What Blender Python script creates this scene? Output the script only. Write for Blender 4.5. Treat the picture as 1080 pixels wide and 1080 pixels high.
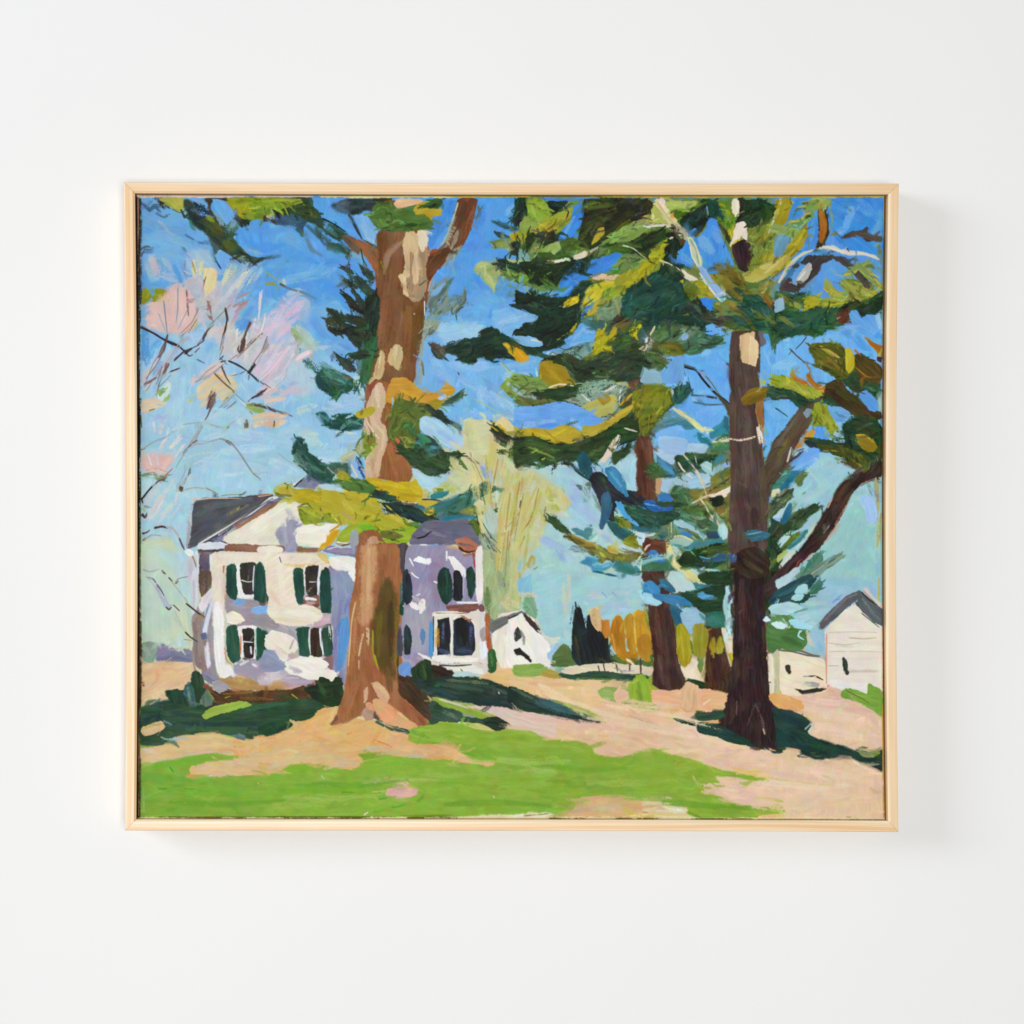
import bpy, math
import numpy as np
S = bpy.context.scene
for o in list(bpy.data.objects): bpy.data.objects.remove(o)
COL = S.collection

# ---------------------------------------------------------------- measure
U = 0.000965          # metres per measured unit (the frame is about 0.79 m wide)
D = 1.83              # camera to the front of the frame
DEPTH = 0.040         # frame depth off the wall
ZC = 1.50             # height of the optical axis

# ---------------------------------------------------------------- camera
cam = bpy.data.cameras.new('camera'); camo = bpy.data.objects.new('camera', cam); COL.objects.link(camo)
cam.sensor_width = 36.0
cam.lens = 36.0 * D / (1080 * U)
XC, YC = 250.0, 540.0            # where the optical axis meets the wall (a shifted lens, as picture copying uses)
cam.shift_x = (540.0 - XC) / 1080
camo.location = ((XC - 540) * U, -DEPTH - D, ZC); camo.rotation_euler = (math.pi / 2, 0, 0)
cam.clip_start = 0.05; cam.clip_end = 60
S.camera = camo

# ---------------------------------------------------------------- light
w = bpy.data.worlds.new('World'); S.world = w; w.use_nodes = True
bg = w.node_tree.nodes['Background']; bg.inputs['Color'].default_value = (0.99, 0.995, 1.0, 1); bg.inputs['Strength'].default_value = 0.2

def area(name, loc, target, sx, sy, power, color):
    l = bpy.data.lights.new(name, 'AREA'); l.shape = 'RECTANGLE'; l.size = sx; l.size_y = sy; l.energy = power; l.color = color
    o = bpy.data.objects.new(name, l); COL.objects.link(o); o.location = loc
    from mathutils import Vector
    o.rotation_euler = (Vector(target) - Vector(loc)).to_track_quat('-Z', 'Y').to_euler()
    return o
area('window_light', (-6.2, -2.95, 3.3), (0.1, 0, ZC), 2.4, 2.4, 220, (0.91, 0.965, 1.04))
area('soft_fill_light', (-0.12, -4.8, 1.2), (0, 0, ZC - 0.1), 1.8, 1.8, 160, (1.0, 0.988, 0.965))

S.view_settings.view_transform = 'Standard'; S.view_settings.look = 'None'
S.view_settings.exposure = 0.08; S.view_settings.gamma = 1.0; S.view_settings.use_curve_mapping = False
S.cycles.use_denoising = True
S.cycles.max_bounces = 8; S.cycles.diffuse_bounces = 6

# ---------------------------------------------------------------- materials
def mat(name):
    m = bpy.data.materials.new(name); m.use_nodes = True
    nt = m.node_tree; return m, nt, nt.nodes['Principled BSDF']
def node(nt, t, **kw):
    n = nt.nodes.new(t)
    for k, v in kw.items(): setattr(n, k, v)
    return n

def wall_material():
    m, nt, b = mat('white_wall_paint'); L = nt.links
    tc = node(nt, 'ShaderNodeTexCoord')
    n1 = node(nt, 'ShaderNodeTexNoise'); n1.inputs['Scale'].default_value = 2.0; n1.inputs['Detail'].default_value = 3
    n2 = node(nt, 'ShaderNodeTexNoise'); n2.inputs['Scale'].default_value = 420.0; n2.inputs['Detail'].default_value = 4
    L.new(tc.outputs['Object'], n1.inputs['Vector']); L.new(tc.outputs['Object'], n2.inputs['Vector'])
    r = node(nt, 'ShaderNodeValToRGB'); r.color_ramp.elements[0].position = 0.3; r.color_ramp.elements[1].position = 0.7
    r.color_ramp.elements[0].color = (0.800, 0.800, 0.794, 1); r.color_ramp.elements[1].color = (0.818, 0.818, 0.813, 1)
    L.new(n1.outputs['Fac'], r.inputs['Fac']); L.new(r.outputs['Color'], b.inputs['Base Color'])
    bp = node(nt, 'ShaderNodeBump'); bp.inputs['Strength'].default_value = 0.06; bp.inputs['Distance'].default_value = 0.001
    L.new(n2.outputs['Fac'], bp.inputs['Height']); L.new(bp.outputs['Normal'], b.inputs['Normal'])
    b.inputs['Roughness'].default_value = 0.75; b.inputs['Specular IOR Level'].default_value = 0.25
    return m

def wood_material(name, seed):
    """Pale pine: growth bands that run the length of the rail (u) and wander slowly across it (v)."""
    m, nt, b = mat(name); L = nt.links
    tc = node(nt, 'ShaderNodeTexCoord')
    def noise(sx, sy, scale, det, off):
        mp = node(nt, 'ShaderNodeMapping'); mp.inputs['Scale'].default_value = (sx, sy, 1); mp.inputs['Location'].default_value = (off, off * 1.7, seed)
        n = node(nt, 'ShaderNodeTexNoise'); n.inputs['Scale'].default_value = scale; n.inputs['Detail'].default_value = det
        L.new(tc.outputs['UV'], mp.inputs['Vector']); L.new(mp.outputs['Vector'], n.inputs['Vector']); return n
    wob = noise(3.0, 0.0, 1.0, 1, seed * 3.1)
    sep = node(nt, 'ShaderNodeSeparateXYZ'); L.new(tc.outputs['UV'], sep.inputs['Vector'])
    a = node(nt, 'ShaderNodeMath', operation='MULTIPLY_ADD'); L.new(wob.outputs['Fac'], a.inputs[0]); a.inputs[1].default_value = 0.014
    L.new(sep.outputs['Y'], a.inputs[2])
    cmb = node(nt, 'ShaderNodeCombineXYZ'); L.new(a.outputs[0], cmb.inputs['X']); cmb.inputs['Y'].default_value = seed * 2.3
    band = node(nt, 'ShaderNodeTexNoise'); band.inputs['Scale'].default_value = 150.0; band.inputs['Detail'].default_value = 1.5
    L.new(cmb.outputs[0], band.inputs['Vector'])
    fine = noise(14.0, 900.0, 1.0, 3, 5.2 + seed)
    tone = noise(5.0, 60.0, 1.0, 2, 9.4 + seed)
    r = node(nt, 'ShaderNodeValToRGB'); e = r.color_ramp.elements
    e[0].position = 0.40; e[0].color = (*(0.8, 0.53, 0.28), 1); e[1].position = 0.60; e[1].color = (*(0.88, 0.76, 0.57), 1)
    L.new(band.outputs['Fac'], r.inputs['Fac'])
    mx = node(nt, 'ShaderNodeMixRGB', blend_type='MULTIPLY'); mx.inputs['Fac'].default_value = 0.75
    r2 = node(nt, 'ShaderNodeValToRGB'); r2.color_ramp.elements[0].position = 0.25; r2.color_ramp.elements[1].position = 0.7
    r2.color_ramp.elements[0].color = (0.86, 0.80, 0.72, 1); r2.color_ramp.elements[1].color = (1, 1, 1, 1)
    L.new(fine.outputs['Fac'], r2.inputs['Fac']); L.new(r.outputs['Color'], mx.inputs['Color1']); L.new(r2.outputs['Color'], mx.inputs['Color2'])
    mx2 = node(nt, 'ShaderNodeMixRGB', blend_type='MULTIPLY'); mx2.inputs['Fac'].default_value = 0.85
    r3 = node(nt, 'ShaderNodeValToRGB'); r3.color_ramp.elements[0].position = 0.3; r3.color_ramp.elements[1].position = 0.65
    r3.color_ramp.elements[0].color = (0.95, 0.86, 0.74, 1); r3.color_ramp.elements[1].color = (1, 1, 1, 1)
    L.new(tone.outputs['Fac'], r3.inputs['Fac']); L.new(mx.outputs['Color'], mx2.inputs['Color1']); L.new(r3.outputs['Color'], mx2.inputs['Color2'])
    L.new(mx2.outputs['Color'], b.inputs['Base Color'])
    bp = node(nt, 'ShaderNodeBump'); bp.inputs['Strength'].default_value = 0.12; bp.inputs['Distance'].default_value = 0.0004
    L.new(fine.outputs['Fac'], bp.inputs['Height']); L.new(bp.outputs['Normal'], b.inputs['Normal'])
    b.inputs['Roughness'].default_value = 0.34; b.inputs['Specular IOR Level'].default_value = 0.5
    return m

def canvas_material():
    m, nt, b = mat('oil_paint_on_canvas'); L = nt.links
    at = node(nt, 'ShaderNodeAttribute'); at.attribute_name = 'paint'
    L.new(at.outputs['Color'], b.inputs['Base Color'])
    tc = node(nt, 'ShaderNodeTexCoord')
    w1 = node(nt, 'ShaderNodeTexWave', bands_direction='X'); w2 = node(nt, 'ShaderNodeTexWave', bands_direction='Z')
    for q in (w1, w2):
        q.inputs['Scale'].default_value = 280.0; q.inputs['Distortion'].default_value = 1.2; L.new(tc.outputs['Object'], q.inputs['Vector'])
    ad = node(nt, 'ShaderNodeMath', operation='ADD'); L.new(w1.outputs['Fac'], ad.inputs[0]); L.new(w2.outputs['Fac'], ad.inputs[1])
    bp = node(nt, 'ShaderNodeBump'); bp.inputs['Strength'].default_value = 0.12; bp.inputs['Distance'].default_value = 0.0003
    L.new(ad.outputs[0], bp.inputs['Height']); L.new(bp.outputs['Normal'], b.inputs['Normal'])
    b.inputs['Roughness'].default_value = 0.56; b.inputs['Specular IOR Level'].default_value = 0.12
    return m

def dark_material():
    m, nt, b = mat('black_stained_backing'); L = nt.links
    tc = node(nt, 'ShaderNodeTexCoord'); n = node(nt, 'ShaderNodeTexNoise'); n.inputs['Scale'].default_value = 40.0
    r = node(nt, 'ShaderNodeValToRGB'); r.color_ramp.elements[0].color = (0.012, 0.008, 0.006, 1); r.color_ramp.elements[1].color = (0.03, 0.02, 0.014, 1)
    L.new(tc.outputs['Object'], n.inputs['Vector']); L.new(n.outputs['Fac'], r.inputs['Fac']); L.new(r.outputs['Color'], b.inputs['Base Color'])
    b.inputs['Roughness'].default_value = 0.8
    return m

# ---------------------------------------------------------------- helpers
def mesh_object(name, verts, faces, material, parent=None, uvs=None, smooth=False):
    me = bpy.data.meshes.new(name); me.from_pydata([tuple(v) for v in verts], [], faces); me.update()
    if uvs is not None:
        l = me.uv_layers.new(name='UVMap')
        for p in me.polygons:
            for li, vi in zip(p.loop_indices, p.vertices): l.data[li].uv = uvs[vi]
    if smooth:
        for p in me.polygons: p.use_smooth = True
    me.materials.append(material)
    o = bpy.data.objects.new(name, me); COL.objects.link(o)
    if parent: o.parent = parent
    return o

ROOT = (0.0, -DEPTH, ZC)     # the thing's own origin: middle of the frame, on its front plane
def bow(p):
    """The thin rails are bowed a little towards the picture, as in the photograph."""
    x, y = p; u = (x - 539.5) / 408; v = (y - 534.8) / 342
    u2, v2 = min(1, u * u), min(1, v * v)
    return (x + (1 - v2) * (1.9 * -u if u < 0 else -2.8 * u), y + (1 - u2) * (0.9 * -v if v < 0 else -0.6 * v))
def place(p, d, proj=False):
    """Measured point p at depth d behind the front plane, in the thing's own space."""
    k = (D + d) / D if proj else 1.0
    return (((p[0] - XC) * k + XC - 540) * U, d, (540 - YC - (p[1] - YC) * k) * U)

# ---------------------------------------------------------------- wall
mw = wall_material()
wall = mesh_object('wall', [(-3, 0, 0), (3, 0, 0), (3, 0, 3.2), (-3, 0, 3.2), (-3, 0.12, 0), (3, 0.12, 0), (3, 0.12, 3.2), (-3, 0.12, 3.2)],
                   [(0, 1, 2, 3), (5, 4, 7, 6), (4, 0, 3, 7), (1, 5, 6, 2), (3, 2, 6, 7), (4, 5, 1, 0)], mw)
wall['kind'] = 'structure'; wall['label'] = 'plain white painted wall behind the framed landscape painting'

# ---------------------------------------------------------------- framed painting
art = bpy.data.objects.new('framed_painting', None); COL.objects.link(art); art.location = ROOT; art.empty_display_size = 0.1
art['label'] = 'oil landscape of white house and pines in pale wood frame on white wall'
art['category'] = 'painting'

OUT = dict(tl=(130.4, 191.9), tr=(948.4, 193.4), br=(947.9, 877.7), bl=(131.7, 876.1))
INN = dict(tl=(142.1, 203.5), tr=(937.4, 204.8), br=(937.2, 866.0), bl=(143.5, 864.4))
def lerp(a, b, f): return (a[0] + (b[0] - a[0]) * f, a[1] + (b[1] - a[1]) * f)
LIP = 0.026     # how far the inner face of a rail runs back before the rebate
def rail(a, b, seed, label):
    """One mitred rail between corners a and b: rounded arrises, inner face, rebate behind the canvas."""
    n = 40; u = 1.0 / 11.7
    prof = [(0, DEPTH - 0.001), (0, 0.0012), (0.025, 0.0004), (0.07, 0.0), (0.80, 0.0), (0.99, 0.00095), (1.0, 0.0014), (1.0, LIP), (1.0, DEPTH - 0.001)]
    verts, uvs, faces = [], [], []
    run = [0.0]
    for (t0, d0), (t1, d1) in zip(prof, prof[1:]): run.append(run[-1] + math.hypot((t1 - t0) * 11.7 * U, d1 - d0))
    run = [r - run[3] for r in run]
    import random
    rn = random.Random(seed)
    for i in range(n + 1):
        f = i / n; g = 0.00017 + f * (1 - 0.00034)     # hair line of the mitre joint
        o_, i_ = lerp(OUT[a], OUT[b], g), lerp(INN[a], INN[b], g)
        for (t, d), r in zip(prof, run):
            p = bow(lerp(o_, i_, t))
            wv = 0.00006 * math.sin(f * 23 + seed) + 0.00004 * math.sin(f * 57 + seed * 2)
            q = place(p, d); verts.append((q[0], q[1] + (wv if d < 0.002 else 0), q[2])); 
            uvs.append((f * math.hypot(OUT[b][0] - OUT[a][0], OUT[b][1] - OUT[a][1]) * U, r))
    m = len(prof)
    for i in range(n):
        for j in range(m):
            j2 = (j + 1) % m
            faces.append((i * m + j, (i + 1) * m + j, (i + 1) * m + j2, i * m + j2))
    faces.append(tuple(range(m))); faces.append(tuple(n * m + j for j in range(m - 1, -1, -1)))
    o = mesh_object('rail', verts, faces, wood_material('pale_pine', seed), art, uvs)
    import bmesh
    bm = bmesh.new(); bm.from_mesh(o.data); bmesh.ops.recalc_face_normals(bm, faces=bm.faces); bm.to_mesh(o.data); bm.free()
    return o
rail('tl', 'tr', (1, 2, 3, 4)[0], ''); rail('tr', 'br', (1, 2, 3, 4)[1], ''); rail('br', 'bl', (1, 2, 3, 4)[2], ''); rail('bl', 'tl', (1, 2, 3, 4)[3], '')

# backing board inside the frame, seen as the dark line round the canvas
cs = [bow(lerp(INN[k], (540, 535), -0.002)) for k in ('tl', 'tr', 'br', 'bl')]
bv = [place(c, 0.031) for c in cs] + [place(c, 0.0375) for c in cs]
mesh_object('backing_board', bv, [(0, 3, 2, 1), (4, 5, 6, 7), (0, 1, 5, 4), (1, 2, 6, 5), (2, 3, 7, 6), (3, 0, 4, 7)], dark_material(), art)

# ---------------------------------------------------------------- the painting itself, stroke by stroke
SS = 2.0                       # paint samples per unit of the stroke list
CX0, CY0, CX1, CY1 = 144.0, 204.0, 935.5, 865.5   # canvas extent in stroke-list units
GW, GH = int((CX1 - CX0) * SS) + 1, int((CY1 - CY0) * SS) + 1
rng = np.random.default_rng(7)

def smooth_noise(h, w, cell, seed):
    r = np.random.default_rng(seed)
    gh, gw = int(h / cell) + 4, int(w / cell) + 4
    g = r.standard_normal((gh, gw)).astype(np.float32)
    ys, xs = np.arange(h) / cell, np.arange(w) / cell
    yi, xi = ys.astype(int), xs.astype(int)
    fy, fx = ys - yi, xs - xi
    fy = (fy * fy * (3 - 2 * fy))[:, None].astype(np.float32); fx = (fx * fx * (3 - 2 * fx))[None].astype(np.float32)
    a = g[np.ix_(yi, xi)]; b = g[np.ix_(yi, xi + 1)]; c = g[np.ix_(yi + 1, xi)]; d = g[np.ix_(yi + 1, xi + 1)]
    return (a * (1 - fx) + b * fx) * (1 - fy) + (c * (1 - fx) + d * fx) * fy

NF = smooth_noise(GH, GW, 1.6, 1)
NM = smooth_noise(GH, GW, 5.0, 2)
NL = smooth_noise(GH, GW, 22.0, 3)
NC = [smooth_noise(GH, GW, 14.0, 10 + k) for k in range(3)]
BT = smooth_noise(512, 512, 1.0, 5)          # bristle table, looked up across and along each stroke

def bristle(t, s, fine=1.0):
    o = rng.integers(0, 500, 4)
    def look(tt, ss, oo):
        ti = np.floor(tt).astype(np.int32); si = np.floor(ss).astype(np.int32)
        ft = tt - ti; fs = ss - si
        a = BT[(ti + oo[0]) & 511, (si + oo[1]) & 511]; b = BT[(ti + 1 + oo[0]) & 511, (si + oo[1]) & 511]
        c = BT[(ti + oo[0]) & 511, (si + 1 + oo[1]) & 511]; d = BT[(ti + 1 + oo[0]) & 511, (si + 1 + oo[1]) & 511]
        return (a * (1 - ft) + b * ft) * (1 - fs) + (c * (1 - ft) + d * ft) * fs
    return 0.6 * look(t * 1.1 * fine, s * 0.05, o[:2]) + 0.5 * look(t * 0.35, s * 0.022, o[2:])

def catmull(p, closed, step=2.0):
    p = np.asarray(p, float); n = len(p); out = []
    rngk = range(n) if closed else range(n - 1)
    for i in rngk:
        if closed: a, b, c, d = p[i - 1], p[i], p[(i + 1) % n], p[(i + 2) % n]
        else: a, b, c, d = p[max(i - 1, 0)], p[i], p[i + 1], p[min(i + 2, n - 1)]
        k = max(2, int(np.hypot(*(c - b)) / step))
        k = min(k, 14)
        for u in np.arange(k) / k:
            q = 0.5 * (2 * b + (c - a) * u + (2 * a - 5 * b + 4 * c - d) * u * u + (3 * b - a - 3 * c + d) * u ** 3)
            out.append(q * 0.6 + (b + (c - b) * u) * 0.4)
    if not closed: out.append(p[-1])
    return np.array(out)

SMUDGE = 4200
FINE = [0]
IMG = np.zeros((GH, GW, 3), np.float32); IMG[:] = (0.62, 0.5, 0.36)
HT = np.zeros((GH, GW), np.float32)

def sstep(a, b, x):
    u = np.clip((x - a) / (b - a), 0, 1); return u * u * (3 - 2 * u)

def hexc(h): return np.array([int(h[i:i + 2], 16) / 255 for i in (0, 2, 4)], np.float32)

def lay(sl, cov, col, br, thick, amp):
    amp = amp * (1.15 - 0.6 * float(col.mean()))          # bristle marks show less in the pale mixtures
    c = col[None, None] + (br * amp)[..., None] * np.array([1, 1, .95], np.float32)
    c = c + np.stack([N[sl] for N in NC], -1) * 0.012 + (NF[sl] * 0.006)[..., None]
    IMG[sl] = IMG[sl] * (1 - cov[..., None]) + np.clip(c, 0.01, 1) * cov[..., None]

def box(x0, y0, x1, y1):
    x0, y0, x1, y1 = max(0, int(x0)), max(0, int(y0)), min(GW, int(x1) + 2), min(GH, int(y1) + 2)
    if x1 <= x0 or y1 <= y0: return None
    X, Y = np.meshgrid(np.arange(x0, x1, dtype=np.float32), np.arange(y0, y1, dtype=np.float32))
    return (slice(y0, y1), slice(x0, x1)), X, Y

def to_grid(p):
    p = np.asarray(p, float); return np.stack([(p[:, 0] - CX0) * SS, (p[:, 1] - CY0) * SS], 1)

EDGE = {'K': (0.9, 0.7, 0.0), 'R': (12.0, 8.0, 0.0), 'P': (1.1, 1.1, 0.0), 'B': (6.0, 2.5, 0.0), 'Q': (3.0, 3.0, 1.0), 'S': (0.9, 0.4, 0.0), 'W': (3.0, 1.5, 0.25), 'D': (1.2, 1.2, 1.0)}

def paint_poly(kind, col, pts, ang=None):
    p = to_grid(pts); q = p if kind in 'RK' else catmull(p, True)
    pad = 14
    bb = box(q[:, 0].min() - pad, q[:, 1].min() - pad, q[:, 0].max() + pad, q[:, 1].max() + pad)
    if bb is None: return
    sl, X, Y = bb
    inside = np.zeros(X.shape, bool); dist = np.full(X.shape, 1e9, np.float32)
    n = len(q)
    for i in range(n):
        ax, ay = q[i]; bx, by = q[(i + 1) % n]
        dx, dy = bx - ax, by - ay
        L = dx * dx + dy * dy + 1e-9
        u = np.clip(((X - ax) * dx + (Y - ay) * dy) / L, 0, 1)
        dist = np.minimum(dist, (X - ax - u * dx) ** 2 + (Y - ay - u * dy) ** 2)
        if ay != by:
            c = ((ay > Y[:, 0]) != (by > Y[:, 0]))
            if c.any():
                xi = (bx - ax) * (Y[:, 0] - ay) / (by - ay) + ax
                inside ^= c[:, None] & (X < xi[:, None])
    sd = np.sqrt(dist) * np.where(inside, 1, -1)
    if ang is None:
        m = p - p.mean(0); w, v = np.linalg.eigh(m.T @ m); a = v[:, 1]
        th = math.atan2(a[1], a[0])
    else: th = math.radians(ang)
    s = X * math.cos(th) + Y * math.sin(th) + 6 * NL[sl]; t = -X * math.sin(th) + Y * math.cos(th) + 3 * NL[sl]
    br = bristle(t * 0.55, s)
    e, na, dry = EDGE[kind]
    if kind == 'P' and len(pts) > 5: e = rng.uniform(0.9, 3.0) if FINE[0] == 0 else rng.uniform(0.7, 1.6)
    nz = NF[sl] * 0.25 + NM[sl] * 0.55 + br * 0.7
    cov = sstep(-e, e, sd + (0.7 if kind in 'PK' else 3.0 if kind == 'R' else 0) + nz * na)
    if dry: cov = cov * sstep(-0.75, 0.25, br + 0.7 * NF[sl] + 0.25 * NM[sl] + 0.25)
    if kind in 'BR': cov = cov * (0.86 + 0.1 * np.clip(br, -1, 1))
    cov = np.clip(cov, 0, 1)
    lay(sl, cov, hexc(col), br + 0.5 * NL[sl], 1, 0.036 if kind in "PQ" else 0.02)
    ridge = np.exp(-((sd - 1.5) / 2.0) ** 2) * (0.5 if kind == 'P' else 0.0)
    h = 0.45 + (0.35 if kind in 'PQ' else 0.15) * br + ridge + 0.1 * NF[sl]
    k = cov * 0.8
    HT[sl] = HT[sl] * (1 - k) + (h + 0.25 * HT[sl]) * k
    if kind == 'P' and ang is None: feather(hexc(col), pts, q, th)

def feather(c, pts, q, th):
    """Brush tails of needle foliage: the dark and olive masses get dry strokes dragged past their ends."""
    r, g, b = c
    lum = 0.3 * r + 0.6 * g + 0.1 * b
    if not (lum < 0.62 and g >= r * 0.93 and g > b * 1.04): return
    yc = np.mean([p[1] for p in pts])
    if yc > 640 or (yc > 545 and np.mean([p[0] for p in pts]) < 530): return
    u = (q[:, 0] * math.cos(th) + q[:, 1] * math.sin(th)); lo, hi = u.min(), u.max(); L = hi - lo
    m = q.mean(0)
    if L < 16: return
    def hx(v): return ''.join('%02x' % int(np.clip(x, 0, 1) * 255) for x in v)
    for k in range(int(min(12, 3 + L / 14))):
        i = rng.integers(len(q)); f = (u[i] - lo) / L
        e = q[i]
        if 0.3 < f < 0.7:
            d = (e - m) / (np.hypot(*(e - m)) + 1e-6); n = rng.uniform(2, 5)
        else:
            s = 1 if f > 0.5 else -1
            d = np.array([math.cos(th), math.sin(th)]) * s * 0.8 + (e - m) / (np.hypot(*(e - m)) + 1e-6) * 0.5; n = rng.uniform(4, 11)
        a0 = e - d * rng.uniform(4, 10); a1 = e + d * n
        cc = c * rng.uniform(0.85, 1.15) + rng.normal(0, 0.015, 3)
        f2 = lambda p: (p[0] / SS + CX0, p[1] / SS + CY0)
        paint_stroke('D' if rng.random() < 0.55 else 'S', hx(cc), rng.uniform(1.2, 2.6), [f2(a0), f2(a1)])
    # wet streaks inside the mass, lighter and darker along the drag
    w = q.max(0) - q.min(0)
    for k in range(int(min(10, L * min(w) / 900))):
        i, j = rng.integers(len(q), size=2)
        a = q[i] * 0.45 + q[j] * 0.2 + m * 0.35
        d = np.array([math.cos(th), math.sin(th)]) * rng.uniform(6, min(24, L * 0.25))
        d = np.array([d[0] * 0.97 - d[1] * rng.normal(0, 0.25), d[1] * 0.97 + d[0] * rng.normal(0, 0.25)])
        cc = c * rng.uniform(0.72, 1.25) + rng.normal(0, 0.025, 3) * np.array([1, 1, 0.8])
        f2 = lambda p: (p[0] / SS + CX0, p[1] / SS + CY0)
        paint_stroke('W' if rng.random() < 0.6 else 'D', hx(cc), rng.uniform(1.4, 3.4), [f2(a - d), f2(a), f2(a + d)])

def paint_stroke(kind, col, w, pts):
    p = to_grid(pts)
    q = catmull(p, False) if len(p) > 2 else p
    R = max(w * SS / 2, 0.7)
    pad = R + 8
    bb = box(q[:, 0].min() - pad, q[:, 1].min() - pad, q[:, 0].max() + pad, q[:, 1].max() + pad)
    if bb is None: return
    sl, X, Y = bb
    seg = np.hypot(*(q[1:] - q[:-1]).T); cum = np.concatenate([[0], np.cumsum(seg)]); tot = cum[-1] + 1e-6
    best = np.full(X.shape, 1e9, np.float32); S = np.zeros(X.shape, np.float32); T = np.zeros(X.shape, np.float32)
    for i in range(len(q) - 1):
        ax, ay = q[i]; dx, dy = q[i + 1] - q[i]; L = dx * dx + dy * dy + 1e-9
        u = np.clip(((X - ax) * dx + (Y - ay) * dy) / L, 0, 1)
        d2 = (X - ax - u * dx) ** 2 + (Y - ay - u * dy) ** 2
        m = d2 < best
        best = np.where(m, d2, best); S = np.where(m, cum[i] + u * seg[i], S)
        cr = (dx * (Y - ay) - dy * (X - ax)) / math.sqrt(L)
        T = np.where(m, cr, T)
    d = np.sqrt(best)
    f = S / tot
    wob = 1 + 0.12 * np.sin(f * 7 + R) + 0.06 * NM[sl]
    prof = R * wob * (0.72 + 0.28 * sstep(0, 0.12, f)) * (1 - 0.45 * sstep(0.6, 1.0, f))
    sd = prof - d
    br = bristle(T * 0.7, S)
    e, na, dry = EDGE[kind]
    if R < 2.2: na *= 0.4; 
    if kind == 'W': e = min(e, R * 0.9)
    nz = NF[sl] * 0.5 + br * 0.9
    cov = sstep(-e, e, sd + nz * na)
    if dry:
        thr = -0.7 * dry if dry < 1 else 0.0
        cov = cov * sstep(thr - 0.65, thr + 0.2, br + 0.6 * NF[sl] + 0.45 - 0.5 * f * dry)
    cov = np.clip(cov * (0.94 if kind != 'W' else 0.8), 0, 1)
    lay(sl, cov, hexc(col), br, 1, 0.038 if kind != "W" else 0.026)
    ridge = np.exp(-((sd - 1.2) / 1.5) ** 2) * (0.55 if kind in 'S' else 0.1)
    h = 0.5 + (0.4 if kind != 'W' else 0.22) * br + ridge
    k = cov * 0.85
    HT[sl] = HT[sl] * (1 - k) + (h + 0.35 * HT[sl]) * k

def run_strokes(data):
    lines = data.splitlines()
    run_pass(lines, 0)
    run_pass(lines, 1)
    smudge(int(SMUDGE * 0.85))
    run_pass(lines, 2)
    FINE[0] = 1
    run_pass(lines, 3)
    if SMUDGE: needles(2200)
    smudge(int(SMUDGE * 0.3))

def smudge(n):
    """Wet-in-wet: short soft drags that carry the colour under the brush along the local edge direction."""
    lum = IMG @ np.array([0.3, 0.6, 0.1], np.float32)
    k = 6
    def blur(a):
        c = np.cumsum(np.pad(a, ((k, k), (0, 0)), mode='edge'), 0); a = (c[2 * k:] - c[:-2 * k]) / (2 * k)
        c = np.cumsum(np.pad(a, ((0, 0), (k, k)), mode='edge'), 1); return (c[:, 2 * k:] - c[:, :-2 * k]) / (2 * k)
    b = blur(lum)
    gy, gx = np.gradient(b)
    jxx, jyy, jxy = blur(gx * gx), blur(gy * gy), blur(gx * gy)
    ang = 0.5 * np.arctan2(2 * jxy, jxx - jyy) + math.pi / 2
    coh = jxx + jyy
    for i in range(n):
        x, y = rng.integers(8, GW - 8), rng.integers(12, GH - 12)
        py = y / SS + CY0; px = x / SS + CX0
        detail = 560 < py < 720 and (190 < px < 530 or px > 815)
        if detail and rng.random() < 0.8: continue
        a = ang[min(y, ang.shape[0] - 1), min(x, ang.shape[1] - 1)] + rng.normal(0, 0.5 if coh[min(y, coh.shape[0] - 1), min(x, coh.shape[1] - 1)] > 1e-4 else 1.0)
        if rng.random() < 0.5: a += math.pi
        L = rng.uniform(3, 7) if detail else rng.uniform(4, 13)
        lawn = py > 775
        if lawn: a = rng.normal(0.03, 0.2) + (math.pi if rng.random() < 0.5 else 0); L = rng.uniform(8, 22)
        c = IMG[y - 1:y + 2, x - 1:x + 2].mean((0, 1)) * rng.uniform(0.95, 1.05) + rng.normal(0, 0.008, 3)
        h = ''.join('%02x' % int(np.clip(v, 0, 1) * 255) for v in c)
        d = np.array([math.cos(a), math.sin(a)]) * L; bend = np.array([-d[1], d[0]]) * rng.normal(0, 0.12)
        paint_stroke('W' if lawn or rng.random() < 0.75 else 'D', h, rng.uniform(1.6, 4.2) * (0.6 if detail else 1), [(px, py), (px + d[0] / 2 + bend[0], py + d[1] / 2 + bend[1]), (px + d[0], py + d[1])])

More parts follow.
